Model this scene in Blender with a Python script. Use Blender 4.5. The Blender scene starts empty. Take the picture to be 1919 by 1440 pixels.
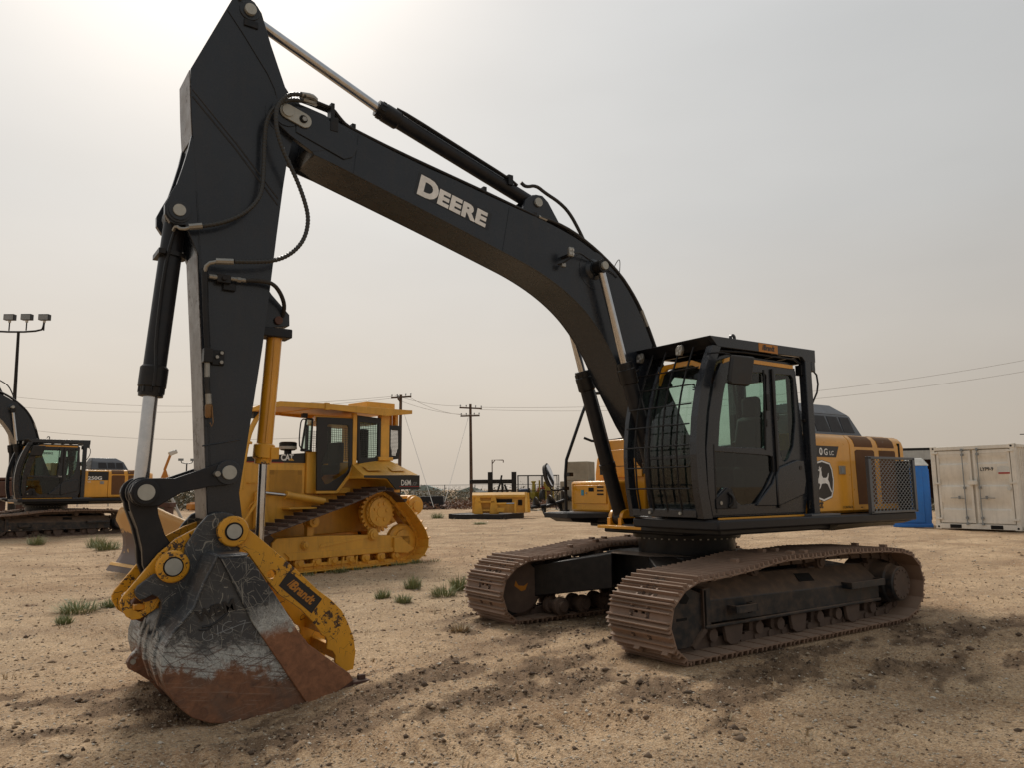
import bpy, bmesh, math, random
import numpy as np
from mathutils import Vector, Matrix
random.seed(7); np.random.seed(7)
S = bpy.context.scene
COL = S.collection
PI = math.pi

# ------------------------------------------------------------------ camera
cam_d = bpy.data.cameras.new('camera'); cam = bpy.data.objects.new('camera', cam_d); COL.objects.link(cam)
CAMP = Vector((7.149, 6.527, 1.565))
YAW, PITCH, ROLL = -2.1825, 0.13717, -0.00886
fw = Vector((math.cos(YAW)*math.cos(PITCH), math.sin(YAW)*math.cos(PITCH), math.sin(PITCH)))
r0 = Vector((math.sin(YAW), -math.cos(YAW), 0)); u0 = r0.cross(fw)
rt = r0*math.cos(ROLL)+u0*math.sin(ROLL); up = -r0*math.sin(ROLL)+u0*math.cos(ROLL)
M = Matrix.Identity(4)
for i in range(3):
    M[i][0] = rt[i]; M[i][1] = up[i]; M[i][2] = -fw[i]; M[i][3] = CAMP[i]
cam.matrix_world = M
cam_d.sensor_width = 36; cam_d.lens = 1427.66*36/1919
cam_d.clip_start = .05; cam_d.clip_end = 6000
S.camera = cam

# ------------------------------------------------------------------ world: hazy overcast sky with a veiled sun
SUN_AZ, SUN_EL = -101.4, 45.0
w = bpy.data.worlds.new('World'); S.world = w; w.use_nodes = True
nt = w.node_tree; nt.nodes.clear()
N = nt.nodes.new; Lk = nt.links.new
out = N('ShaderNodeOutputWorld'); bg = N('ShaderNodeBackground'); bg2 = N('ShaderNodeBackground'); mixs = N('ShaderNodeMixShader')
sky = N('ShaderNodeTexSky'); sky.sky_type = 'NISHITA'; sky.sun_disc = False
sky.sun_elevation = math.radians(SUN_EL); sky.sun_rotation = math.radians(90-SUN_AZ); sky.dust_density = 6; sky.air_density = 1.0
bg.inputs[1].default_value = 0.08; Lk(sky.outputs[0], bg.inputs[0])
tc = N('ShaderNodeTexCoord'); sep = N('ShaderNodeSeparateXYZ'); Lk(tc.outputs['Generated'], sep.inputs[0])
rampz = N('ShaderNodeValToRGB'); Lk(sep.outputs[2], rampz.inputs[0])
e = rampz.color_ramp.elements
e[0].position = 0.0; e[0].color = (.76, .66, .55, 1)
e[1].position = .9; e[1].color = (.62, .655, .675, 1)
k = e.new(.12); k.color = (.745, .67, .58, 1)
k = e.new(.33); k.color = (.675, .665, .635, 1)
# warm glow of the sun behind the haze
dot = N('ShaderNodeVectorMath'); dot.operation = 'DOT_PRODUCT'; Lk(tc.outputs['Generated'], dot.inputs[0])
sd = Vector((math.cos(math.radians(SUN_AZ))*math.cos(math.radians(SUN_EL)), math.sin(math.radians(SUN_AZ))*math.cos(math.radians(SUN_EL)), math.sin(math.radians(SUN_EL))))
dot.inputs[1].default_value = sd
mr2 = N('ShaderNodeMapRange'); mr2.inputs[1].default_value = .35; mr2.inputs[2].default_value = .9; mr2.inputs[3].default_value = .68; mr2.inputs[4].default_value = 1.0; Lk(dot.outputs['Value'], mr2.inputs[0])
nz = N('ShaderNodeTexNoise'); nz.inputs['Scale'].default_value = 2.2; nz.inputs['Detail'].default_value = 4; nz.inputs['Roughness'].default_value = .5
mp = N('ShaderNodeMapping'); mp.inputs['Scale'].default_value = (1, 1, 3); Lk(tc.outputs['Generated'], mp.inputs[0]); Lk(mp.outputs[0], nz.inputs[0])
nmr = N('ShaderNodeMapRange'); nmr.inputs[1].default_value = .3; nmr.inputs[2].default_value = .7; nmr.inputs[3].default_value = .955; nmr.inputs[4].default_value = 1.045; Lk(nz.outputs[0], nmr.inputs[0])
mul = N('ShaderNodeMath'); mul.operation = 'MULTIPLY'; Lk(mr2.outputs[0], mul.inputs[0]); Lk(nmr.outputs[0], mul.inputs[1])
vs = N('ShaderNodeVectorMath'); vs.operation = 'SCALE'; Lk(rampz.outputs[0], vs.inputs[0]); Lk(mul.outputs[0], vs.inputs[3])
pwn = N('ShaderNodeMath'); pwn.operation = 'POWER'; cl = N('ShaderNodeMath'); cl.operation = 'MAXIMUM'; cl.inputs[1].default_value = 0.0; Lk(dot.outputs['Value'], cl.inputs[0]); Lk(cl.outputs[0], pwn.inputs[0]); pwn.inputs[1].default_value = 38.0
gl = N('ShaderNodeVectorMath'); gl.operation = 'SCALE'; gl.inputs[0].default_value = (.60, .53, .47); Lk(pwn.outputs[0], gl.inputs[3])
add = N('ShaderNodeVectorMath'); add.operation = 'ADD'; Lk(vs.outputs[0], add.inputs[0]); Lk(gl.outputs[0], add.inputs[1])
Lk(add.outputs[0], bg2.inputs[0]); bg2.inputs[1].default_value = .655
mixs.inputs[0].default_value = .9; Lk(bg.outputs[0], mixs.inputs[1]); Lk(bg2.outputs[0], mixs.inputs[2]); Lk(mixs.outputs[0], out.inputs[0])

sun_d = bpy.data.lights.new('sun', 'SUN'); sun_d.energy = 1.5; sun_d.angle = math.radians(16); sun_d.color = (1, .93, .84)
sun = bpy.data.objects.new('sun', sun_d); COL.objects.link(sun); sun.rotation_euler = (-sd).to_track_quat('-Z', 'Y').to_euler()
S.view_settings.view_transform = 'Standard'; S.view_settings.look = 'None'; S.view_settings.exposure = 0.56; S.view_settings.gamma = 1
S.view_settings.use_curve_mapping = False

# ------------------------------------------------------------------ materials
MATS = {}
def nodemat(name):
    m = bpy.data.materials.new(name); m.use_nodes = True
    return m, m.node_tree, m.node_tree.nodes['Principled BSDF']
def noise(t, scale, detail=4, rough=.55, src=None, dist=0):
    n = t.nodes.new('ShaderNodeTexNoise'); n.inputs['Scale'].default_value = scale; n.inputs['Detail'].default_value = detail
    n.inputs['Roughness'].default_value = rough; n.inputs['Distortion'].default_value = dist
    if src is not None: t.links.new(src, n.inputs['Vector'])
    return n.outputs[0]
def rmp(t, fac, stops, interp='LINEAR'):
    n = t.nodes.new('ShaderNodeValToRGB'); t.links.new(fac, n.inputs[0]); n.color_ramp.interpolation = interp
    els = n.color_ramp.elements
    while len(els) > 1: els.remove(els[-1])
    els[0].position = stops[0][0]; c = stops[0][1]; els[0].color = c if isinstance(c, tuple) and len(c) == 4 else ((*c, 1) if isinstance(c, tuple) else (c, c, c, 1))
    for p, c in stops[1:]:
        q = els.new(p); q.color = (*c, 1) if isinstance(c, tuple) else (c, c, c, 1)
    return n.outputs[0]
def mixc(t, fac, a, b, mode='MIX'):
    n = t.nodes.new('ShaderNodeMix'); n.data_type = 'RGBA'; n.blend_type = mode
    for i, v in ((0, fac), (6, a), (7, b)):
        if isinstance(v, (int, float)): n.inputs[i].default_value = v if i == 0 else (v, v, v, 1)
        elif isinstance(v, tuple): n.inputs[i].default_value = (*v, 1)
        else: t.links.new(v, n.inputs[i])
    return n.outputs[2]
def mth(t, op, a, b=None, c=None, clamp=False):
    n = t.nodes.new('ShaderNodeMath'); n.operation = op; n.use_clamp = clamp
    for i, v in enumerate((a, b, c)):
        if v is None: continue
        if isinstance(v, (int, float)): n.inputs[i].default_value = v
        else: t.links.new(v, n.inputs[i])
    return n.outputs[0]
def maprange(t, v, a, b, c=0., d=1.):
    n = t.nodes.new('ShaderNodeMapRange'); t.links.new(v, n.inputs[0])
    for i, x in enumerate((a, b, c, d)): n.inputs[i+1].default_value = x
    return n.outputs[0]
def coord(t, kind='Object', scale=None):
    n = t.nodes.new('ShaderNodeTexCoord'); o = n.outputs[kind]
    if scale:
        m = t.nodes.new('ShaderNodeMapping'); m.inputs['Scale'].default_value = scale; t.links.new(o, m.inputs[0]); o = m.outputs[0]
    return o
def bump(t, bsdf, h, strength=.3, dist=.01):
    n = t.nodes.new('ShaderNodeBump'); n.inputs['Strength'].default_value = strength; n.inputs['Distance'].default_value = dist
    t.links.new(h, n.inputs['Height']); t.links.new(n.outputs[0], bsdf.inputs['Normal'])
def scratchmask(t, src, scale=7., width=.012, dist=.8, thr=.5):
    """thin random curved scratches: edges of warped voronoi cells, broken up by noise"""
    nn = t.nodes.new('ShaderNodeTexNoise'); nn.inputs['Scale'].default_value = scale*.6; nn.inputs['Detail'].default_value = 2; t.links.new(src, nn.inputs['Vector'])
    ad = t.nodes.new('ShaderNodeVectorMath'); ad.operation = 'MULTIPLY_ADD'; t.links.new(nn.outputs['Color'], ad.inputs[0]); ad.inputs[1].default_value = (dist,)*3; t.links.new(src, ad.inputs[2])
    v = t.nodes.new('ShaderNodeTexVoronoi'); v.feature = 'DISTANCE_TO_EDGE'; v.inputs['Scale'].default_value = scale; t.links.new(ad.outputs[0], v.inputs['Vector'])
    line = mth(t, 'LESS_THAN', v.outputs['Distance'], width)
    brk = mth(t, 'GREATER_THAN', noise(t, scale*1.7, 3, .6, src), thr)
    return mth(t, 'MULTIPLY', line, brk)
def paint(name, col, rough=.35, coat=.4, dust=.25, chip=0., metal=0., dustcol=(.26, .19, .13), var=.12, scr=0., grime=.3, spec=.5):
    if name in MATS: return MATS[name]
    m, t, b = nodemat(name); o = coord(t)
    big = noise(t, 1.7, 5, .6, o); med = noise(t, 9, 4, .6, o); fine = noise(t, 60, 3, .6, o)
    c = mixc(t, maprange(t, big, .3, .7), tuple(x*(1-var) for x in col), tuple(min(1, x*(1+var)) for x in col))
    st = noise(t, 3.5, 5, .7, coord(t, 'Object', (3.2, 3.2, .35)))         # run-off streaks of grime
    c = mixc(t, mth(t, 'MULTIPLY', maprange(t, st, .5, .72), grime), c, tuple(x*.5+y*.25 for x, y in zip(col, (.1, .075, .055))))
    g = t.nodes.new('ShaderNodeNewGeometry'); sp = t.nodes.new('ShaderNodeSeparateXYZ'); t.links.new(g.outputs['Normal'], sp.inputs[0])
    upw = maprange(t, sp.outputs[2], .25, .95)
    d = mth(t, 'ADD', mth(t, 'MULTIPLY', upw, .9), mth(t, 'MULTIPLY', maprange(t, med, .42, .7), .5))
    d = mth(t, 'MULTIPLY', d, dust, clamp=True)
    c = mixc(t, d, c, dustcol)
    if chip > 0:
        cm = mth(t, 'GREATER_THAN', mth(t, 'ADD', mth(t, 'MULTIPLY', noise(t, 23, 5, .7, o), .6), mth(t, 'MULTIPLY', noise(t, 3.1, 3, .5, o), .4)), 1-chip)
        c = mixc(t, cm, c, (.05, .026, .015))
    if scr > 0:
        c = mixc(t, mth(t, 'MULTIPLY', scratchmask(t, o, 5.5, .01), scr), c, (.035, .022, .014))
    t.links.new(c, b.inputs['Base Color'])
    rr = mth(t, 'ADD', mth(t, 'MULTIPLY', d, .5), mth(t, 'ADD', maprange(t, med, .3, .7, -.06, .08), rough))
    t.links.new(rr, b.inputs['Roughness']); b.inputs['Metallic'].default_value = metal
    b.inputs['Specular IOR Level'].default_value = spec; b.inputs['Coat Weight'].default_value = coat; b.inputs['Coat Roughness'].default_value = .12
    bump(t, b, mth(t, 'ADD', mth(t, 'MULTIPLY', big, 2.), mth(t, 'MULTIPLY', fine, .05)), .12, .006)
    MATS[name] = m; return m
DARK = paint('charcoal_paint', (.0195, .0245, .0325), .26, .2, .035, grime=.3, var=.14, spec=.35)
DARKM = paint('charcoal_matt', (.0105, .0125, .017), .42, .05, .08, grime=.15, spec=.3)
DARKCAB = paint('cab_paint', (.0175, .0215, .0285), .27, .3, .03, grime=.12, var=.06, spec=.35)
GREY = paint('grey_paint', (.085, .10, .12), .4, .2, .12)
BLACK = paint('black_steel', (.007, .008, .010), .4, .05, .10, spec=.3)
FRAMEP = paint('dusty_black_frame', (.008, .0115, .016), .5, .04, .85, dustcol=(.19, .13, .088), var=.35)
YEL = paint('yellow_paint', (.74, .335, .014), .32, .4, .06, grime=.18)
YELD = paint('worn_yellow_paint', (.74, .35, .014), .42, .2, .10, chip=.425, scr=.9)
CATY = paint('dozer_yellow', (.72, .375, .042), .42, .2, .13, grime=.38, var=.16)
RUBBER = paint('rubber', (.012, .012, .012), .55, 0, .15)
TRACK = paint('track_steel', (.235, .148, .102), .58, 0, .42, chip=.30, dustcol=(.31, .225, .16), var=.25, grime=.15)
TRACKD = paint('track_steel_dark', (.085, .056, .042), .7, 0, .6, dustcol=(.22, .155, .11), var=.3)
TRACKDZ = paint('dozer_track', (.055, .032, .026), .6, 0, .35, chip=.36, dustcol=(.28, .2, .14), var=.3)
CONT = paint('container_paint', (.76, .72, .64), .5, .1, .12, dustcol=(.3, .25, .19))
BLUE = paint('toilet_blue', (.012, .16, .55), .45, .1, .1)
WHITE = paint('white_plastic', (.62, .62, .58), .5, .1, .2)
CONC = paint('concrete', (.30, .265, .205), .9, 0, .5, dustcol=(.33, .28, .2), var=.25)
WOOD = paint('weathered_wood', (.10, .062, .042), .85, 0, .1, var=.35)
RUST = paint('rusty_steel', (.085, .038, .026), .75, 0, .2, var=.35)
STEELW = paint('galvanised', (.25, .27, .28), .45, 0, .1)
RED = paint('red_paint', (.35, .03, .03), .5, .1, .2)
BRONZ = paint('brass', (.25, .14, .06), .45, 0, .1, metal=.6)
BRWN = paint('dusty_mesh_screen', (.135, .058, .02), .8, 0, .3)
CREAM = paint('pale_shed', (.5, .5, .47), .6, 0, .1)
TEAL = paint('teal_roof', (.22, .30, .29), .6, 0, .1)
SEAT = paint('seat_fabric', (.012, .013, .015), .85, 0, .1)
BEIGE = paint('beige_plastic', (.17, .155, .12), .6, 0, .1)
def simple(name, col, rough=.5, metal=0., emit=None):
    if name in MATS: return MATS[name]
    m, t, b = nodemat(name); o = coord(t); n = noise(t, 14, 3, .6, o)
    t.links.new(mixc(t, maprange(t, n, .3, .7), tuple(x*.88 for x in col), tuple(min(1, x*1.08) for x in col)), b.inputs['Base Color'])
    t.links.new(maprange(t, n, .3, .7, max(.02, rough-.05), rough+.08), b.inputs['Roughness']); b.inputs['Metallic'].default_value = metal
    MATS[name] = m; return m
CHROME = simple('chrome_rod', (.55, .56, .58), .16, 1.)
PINM = simple('pin_face', (.42, .42, .38), .5, .35)
SILVER = simple('silver_fitting', (.33, .32, .29), .4, .7)
DECW = simple('decal_white', (.86, .86, .84), .45)
DECD = simple('decal_dark', (.011, .012, .015), .35)
DECB = simple('decal_black', (.01, .01, .011), .35)
DECO = simple('decal_orange', (.5, .2, .025), .5)
DECR = simple('decal_red', (.4, .03, .03), .5)
LEDF = simple('lamp_lens', (.5, .5, .48), .3, .2)
HOLE = simple('dark_recess', (.006, .006, .006), .9)
HOSEM = simple('hose_guard', (.03, .029, .026), .38)
SCRNG = simple('grey_screen', (.022, .022, .025), .6)
MIRRM = simple('mirror_glass', (.8, .8, .82), .03, 1.)
STICK = simple('sticker_blue', (.05, .3, .45), .5)

def glassmat(name, tint, rough=.02, opq=.0):
    m, t, b = nodemat(name); t.nodes.remove(b)
    o = t.nodes['Material Output']; tr = t.nodes.new('ShaderNodeBsdfTransparent'); tr.inputs[0].default_value = (*tint, 1)
    gls = t.nodes.new('ShaderNodeBsdfGlossy'); gls.inputs['Roughness'].default_value = rough; gls.inputs[0].default_value = (.9, .92, .92, 1)
    fr = t.nodes.new('ShaderNodeFresnel'); fr.inputs[0].default_value = 1.5
    ge = t.nodes.new('ShaderNodeNewGeometry'); fz = mth(t, 'MULTIPLY', fr.outputs[0], mth(t, 'SUBTRACT', 1., ge.outputs['Backfacing']))
    mx = t.nodes.new('ShaderNodeMixShader'); t.links.new(fz, mx.inputs[0]); t.links.new(tr.outputs[0], mx.inputs[1]); t.links.new(gls.outputs[0], mx.inputs[2])
    df = t.nodes.new('ShaderNodeBsdfDiffuse'); df.inputs[0].default_value = (.25, .21, .16, 1)
    dn = maprange(t, noise(t, 5, 5, .7, coord(t)), .35, .75, opq*.4, opq*1.6+.01)
    m2 = t.nodes.new('ShaderNodeMixShader'); t.links.new(dn, m2.inputs[0]); t.links.new(mx.outputs[0], m2.inputs[1]); t.links.new(df.outputs[0], m2.inputs[2])
    t.links.new(m2.outputs[0], o.inputs[0]); MATS[name] = m; return m
GLASS = glassmat('cab_glass', (.74, .84, .80), .015, .012)
GLASSD = glassmat('tinted_glass', (.27, .31, .30), .02, .012)

def streaks(t, o, ang, sc, thr, seed=0.):
    """long straight scrapes running at an angle in the side plane"""
    mp_ = t.nodes.new('ShaderNodeMapping'); mp_.inputs['Rotation'].default_value = (0, math.radians(ang), 0); mp_.inputs['Location'].default_value = (seed, seed, seed); t.links.new(o, mp_.inputs[0])
    m2 = t.nodes.new('ShaderNodeMapping'); m2.inputs['Scale'].default_value = (2.0, 2.0, sc); t.links.new(mp_.outputs[0], m2.inputs[0])
    return maprange(t, noise(t, 1.6, 3, .5, m2.outputs[0], .25), thr, thr+.025)
def bucket_mat():
    m, t, b = nodemat('worn_bucket_steel'); o = coord(t); sp = t.nodes.new('ShaderNodeSeparateXYZ'); t.links.new(o, sp.inputs[0])
    n1 = noise(t, 3.2, 6, .65, o); n2 = noise(t, 14, 6, .75, o, .6); fine = noise(t, 70, 4, .7, o)
    # height over the wear line, which drops towards the cutting edge
    hgt = mth(t, 'ADD', sp.outputs[2], mth(t, 'MULTIPLY', mth(t, 'SUBTRACT', sp.outputs[0], 5.6), -.10))
    hgt = mth(t, 'ADD', hgt, mth(t, 'MULTIPLY', mth(t, 'SUBTRACT', n1, .5), .55))
    hgt = mth(t, 'ADD', hgt, mth(t, 'MULTIPLY', mth(t, 'SUBTRACT', n2, .5), .42))
    paintm = maprange(t, hgt, .40, .54); greym = maprange(t, hgt, .25, .33)
    rust = mixc(t, maprange(t, n2, .3, .7), (.10, .046, .027), (.30, .135, .068))
    rust = mixc(t, maprange(t, n1, .45, .7), rust, (.13, .09, .068))
    grey = mixc(t, maprange(t, fine, .35, .65), (.26, .275, .27), (.55, .57, .55))
    pnt = mixc(t, maprange(t, n1, .3, .7), (.022, .026, .032), (.055, .062, .07))
    pnt = mixc(t, mth(t, 'MULTIPLY', scratchmask(t, o, 4.2, .009, .35, .5), .8), pnt, (.32, .31, .27))
    for ang, sc, th_, sd_ in ((28, 70, .655, 1.), (-38, 80, .66, 4.), (72, 60, .67, 7.), (5, 90, .66, 9.)): pnt = mixc(t, mth(t, 'MULTIPLY', streaks(t, o, ang, sc, th_, sd_), .6), pnt, (.25, .245, .22))
    pnt = mixc(t, mth(t, 'MULTIPLY', scratchmask(t, coord(t, 'Object', (1.9, 1.5, .6)), 11, .014, .3, .52), .5), pnt, (.22, .21, .18))
    pnt = mixc(t, mth(t, 'MULTIPLY', maprange(t, noise(t, 30, 5, .8, o), .6, .64), .5), pnt, (.17, .10, .06))
    grey = mixc(t, mth(t, 'MULTIPLY', scratchmask(t, o, 14, .03, .4, .48), .6), grey, (.09, .045, .03))
    for ang, sc, th_, sd_ in ((12, 60, .56, 2.), (-20, 55, .6, 5.), (50, 60, .62, 6.)): grey = mixc(t, mth(t, 'MULTIPLY', streaks(t, o, ang, sc, th_, sd_), .7), grey, (.10, .05, .032) if ang != 50 else (.03, .033, .038))
    for ang, sc, th_, sd_ in ((10, 45, .62, 3.), (-14, 60, .64, 8.)): rust = mixc(t, mth(t, 'MULTIPLY', streaks(t, o, ang, sc, th_, sd_), .45), rust, (.30, .21, .15))
    rust = mixc(t, mth(t, 'MULTIPLY', scratchmask(t, o, 8, .010, .9, .55), .35), rust, (.2, .17, .14))
    c = mixc(t, greym, rust, grey); c = mixc(t, paintm, c, pnt)
    t.links.new(c, b.inputs['Base Color']); t.links.new(mixc(t, paintm, .68, .38), b.inputs['Roughness'])
    bump(t, b, mth(t, 'ADD', n2, mth(t, 'MULTIPLY', fine, .4)), .35, .006); MATS['bucket'] = m; return m
BUCKM = bucket_mat()
def rust_edge_mat():
    m, t, b = nodemat('rusted_cutter_steel'); o = coord(t); sp = t.nodes.new('ShaderNodeSeparateXYZ'); t.links.new(o, sp.inputs[0])
    n1 = noise(t, 3.6, 6, .65, o); n2 = noise(t, 15, 6, .75, o, .6); fine = noise(t, 70, 4, .7, o)
    hgt = mth(t, 'ADD', sp.outputs[2], mth(t, 'ADD', mth(t, 'MULTIPLY', mth(t, 'SUBTRACT', n1, .5), .22), mth(t, 'MULTIPLY', mth(t, 'SUBTRACT', n2, .5), .2)))
    hgt = mth(t, 'ADD', hgt, mth(t, 'MULTIPLY', mth(t, 'SUBTRACT', sp.outputs[0], 5.3), .45))
    paintm = maprange(t, hgt, .60, .78); greym = maprange(t, hgt, .46, .54)
    rust = mixc(t, maprange(t, n2, .3, .7), (.14, .06, .03), (.34, .15, .072))
    grey = mixc(t, maprange(t, fine, .35, .65), (.26, .275, .27), (.52, .54, .52))
    grey = mixc(t, mth(t, 'MULTIPLY', scratchmask(t, o, 16, .035, .9, .46), .75), grey, (.09, .045, .03))
    pnt = mixc(t, mth(t, 'MULTIPLY', scratchmask(t, o, 6.5, .012, .4, .46), .8), (.028, .032, .038), (.32, .31, .27))
    for ang, sc, th_, sd_ in ((60, 70, .63, 1.), (-48, 80, .64, 4.), (85, 60, .64, 7.), (15, 90, .64, 9.)): pnt = mixc(t, mth(t, 'MULTIPLY', streaks(t, o, ang, sc, th_, sd_), .7), pnt, (.27, .26, .23))
    c = mixc(t, greym, rust, grey); c = mixc(t, paintm, c, pnt)
    t.links.new(c, b.inputs['Base Color']); b.inputs['Roughness'].default_value = .6
    bump(t, b, mth(t, 'ADD', n2, mth(t, 'MULTIPLY', fine, .4)), .3, .006); return m
CUTM = rust_edge_mat()
def arm_front_mat():
    return paint('chipped_sky_sheen_grey', (.20, .19, .185), .42, .1, .2, chip=.42, var=.25)  # pale grey paints in the sky's reflection on the arm front; chips are wear
SHEENF = arm_front_mat()
def blade_mat():
    m, t, b = nodemat('worn_blade_paint'); o = coord(t); sp = t.nodes.new('ShaderNodeSeparateXYZ'); t.links.new(o, sp.inputs[0])
    n1 = noise(t, 2.2, 6, .65, o); n2 = noise(t, 9, 5, .7, o)
    h = mth(t, 'ADD', sp.outputs[2], mth(t, 'ADD', mth(t, 'MULTIPLY', mth(t, 'SUBTRACT', n1, .5), .35), mth(t, 'MULTIPLY', mth(t, 'SUBTRACT', n2, .5), .25)))
    k = maprange(t, h, .74, .765)
    isl = mth(t, 'GREATER_THAN', noise(t, 5.2, 3, .5, o), .66)
    k = mth(t, 'MAXIMUM', k, isl)
    c = mixc(t, k, (.115, .078, .066), (.56, .33, .12))
    t.links.new(c, b.inputs['Base Color']); b.inputs['Roughness'].default_value = .55; return m
BLADEM = blade_mat()

# ------------------------------------------------------------------ mesh helpers
class MB:
    def __init__(s): s.v = []; s.f = []
    def add(s, vs, fs):
        n = len(s.v); s.v += [tuple(v) for v in vs]; s.f += [tuple(i+n for i in f) for f in fs]; return s
    def box(s, c, d, R=None):
        vs = []
        for x in (-.5, .5):
            for y in (-.5, .5):
                for z in (-.5, .5):
                    p = Vector((x*d[0], y*d[1], z*d[2]))
                    if R is not None: p = R @ p
                    vs.append(p+Vector(c))
        return s.add(vs, [(0, 1, 3, 2), (4, 6, 7, 5), (0, 4, 5, 1), (2, 3, 7, 6), (0, 2, 6, 4), (1, 5, 7, 3)])
    def bb(s, x0, x1, y0, y1, z0, z1): return s.box(((x0+x1)/2, (y0+y1)/2, (z0+z1)/2), (abs(x1-x0), abs(y1-y0), abs(z1-z0)))
    def hexa(s, b, t): return s.add(list(b)+list(t), [(3, 2, 1, 0), (4, 5, 6, 7), (0, 1, 5, 4), (1, 2, 6, 5), (2, 3, 7, 6), (3, 0, 4, 7)])
    def prism(s, pts, a, b, ax='y'):
        n = len(pts)
        def P(p, t): return {'y': (p[0], t, p[1]), 'x': (t, p[0], p[1]), 'z': (p[0], p[1], t)}[ax]
        s.add([P(p, a) for p in pts]+[P(p, b) for p in pts], [tuple(range(n)), tuple(range(2*n-1, n-1, -1))]+[(i, i+n, (i+1) % n+n, (i+1) % n) for i in range(n)])
        return s
    def plate(s, outer, holes, a, b, ax='y'):
        bm = bmesh.new(); loops = []
        for lp in [outer]+list(holes):
            vs = [bm.verts.new((p[0], p[1], 0)) for p in lp]; loops.append(vs)
            for i in range(len(vs)): bm.edges.new((vs[i], vs[(i+1) % len(vs)]))
        bmesh.ops.triangle_fill(bm, use_beauty=True, use_dissolve=False, edges=bm.edges[:], normal=(0, 0, 1))
        bm.verts.index_update()
        vs = [v.co.copy() for v in bm.verts]; n = len(vs); fs = [tuple(v.index for v in f.verts) for f in bm.faces]
        li = [[v.index for v in lp] for lp in loops]; bm.free()
        def P(p, t): return {'y': (p[0], t, p[1]), 'x': (t, p[0], p[1]), 'z': (p[0], p[1], t)}[ax]
        F = list(fs)+[tuple(i+n for i in reversed(f)) for f in fs]
        for lp in li: F += [(lp[i], lp[i]+n, lp[(i+1) % len(lp)]+n, lp[(i+1) % len(lp)]) for i in range(len(lp))]
        return s.add([P(v, a) for v in vs]+[P(v, b) for v in vs], F)
    def cyl(s, p0, p1, r0, r1=None, n=20, cap=True):
        p0 = Vector(p0); p1 = Vector(p1); r1 = r0 if r1 is None else r1
        d = (p1-p0).normalized(); a = d.orthogonal().normalized(); b = d.cross(a)
        vs = [p0+(a*math.cos(2*PI*i/n)+b*math.sin(2*PI*i/n))*r0 for i in range(n)]+[p1+(a*math.cos(2*PI*i/n)+b*math.sin(2*PI*i/n))*r1 for i in range(n)]
        fs = [(i, (i+1) % n, (i+1) % n+n, i+n) for i in range(n)]
        if cap: fs += [tuple(range(n-1, -1, -1)), tuple(range(n, 2*n))]
        return s.add(vs, fs)
    def stack(s, p0, d, prof, n=24):
        """lathe: prof = [(distance along d, radius)]"""
        p0 = Vector(p0); d = Vector(d).normalized(); a = d.orthogonal().normalized(); b = d.cross(a); vs = []; fs = []
        for k, (h, r) in enumerate(prof):
            vs += [p0+d*h+(a*math.cos(2*PI*i/n)+b*math.sin(2*PI*i/n))*r for i in range(n)]
            if k: fs += [((k-1)*n+i, (k-1)*n+(i+1) % n, k*n+(i+1) % n, k*n+i) for i in range(n)]
        fs += [tuple(range(n-1, -1, -1)), tuple(range((len(prof)-1)*n, len(prof)*n))]
        return s.add(vs, fs)
    def tube(s, pts, r, n=8, sm=0, rings=0.):
        P = [Vector(p) for p in pts]
        for _ in range(sm):
            Q = [P[0]]
            for i in range(len(P)-1): Q += [P[i]*.75+P[i+1]*.25, P[i]*.25+P[i+1]*.75]
            Q.append(P[-1]); P = Q
        rad = [r]*len(P)
        if rings:
            Q = []; rad = []; carry = 0; k = 0
            for i in range(len(P)-1):
                L = (P[i+1]-P[i]).length; x = carry
                while x < L:
                    Q.append(P[i].lerp(P[i+1], x/L)); rad.append(r if (k // 2) % 2 else r*.86); k += 1; x += rings/2
                carry = x-L
            P = Q
        vs = []; fs = []; prev = None
        for i, p in enumerate(P):
            d = (P[min(i+1, len(P)-1)]-P[max(i-1, 0)]).normalized()
            a = d.orthogonal().normalized() if prev is None else (prev-d*prev.dot(d)).normalized()
            prev = a; b = d.cross(a)
            vs += [p+(a*math.cos(2*PI*j/n)+b*math.sin(2*PI*j/n))*rad[i] for j in range(n)]
            if i: fs += [((i-1)*n+j, (i-1)*n+(j+1) % n, i*n+(j+1) % n, i*n+j) for j in range(n)]
        fs += [tuple(range(n-1, -1, -1)), tuple(range((len(P)-1)*n, len(P)*n))]
        return s.add(vs, fs)
    def mesh(s, name, mat):
        me = bpy.data.meshes.new(name); me.from_pydata(s.v, [], s.f); me.materials.append(mat)
        bm = bmesh.new(); bm.from_mesh(me); bmesh.ops.recalc_face_normals(bm, faces=bm.faces); bm.to_mesh(me); bm.free()
        me.polygons.foreach_set('use_smooth', [True]*len(me.polygons)); me.set_sharp_from_angle(angle=math.radians(32)); me.update(); return me
    def build(s, name, mat, parent=None, bev=0.):
        o = bpy.data.objects.new(name, s.mesh(name, mat)); COL.objects.link(o); o.parent = parent
        if bev:
            b = o.modifiers.new('bevel', 'BEVEL'); b.width = bev; b.segments = 2; b.limit_method = 'ANGLE'; b.angle_limit = math.radians(40)
        return o
def inst(name, me, parent, loc=(0, 0, 0), rot=None):
    o = bpy.data.objects.new(name, me); COL.objects.link(o); o.parent = parent; o.location = loc
    if rot is not None: o.rotation_euler = rot
    return o
def tag(o, label=None, cat=None, group=None, kind=None):
    if label: o['label'] = label
    if cat: o['category'] = cat
    if group: o['group'] = group
    if kind: o['kind'] = kind
    return o
def thing(name, label, cat, loc=(0, 0, 0), rz=0, group=None):
    o = bpy.data.objects.new(name, None); COL.objects.link(o); o.location = loc; o.rotation_euler = (0, 0, rz); o.empty_display_size = .2
    return tag(o, label, cat, group)
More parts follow.
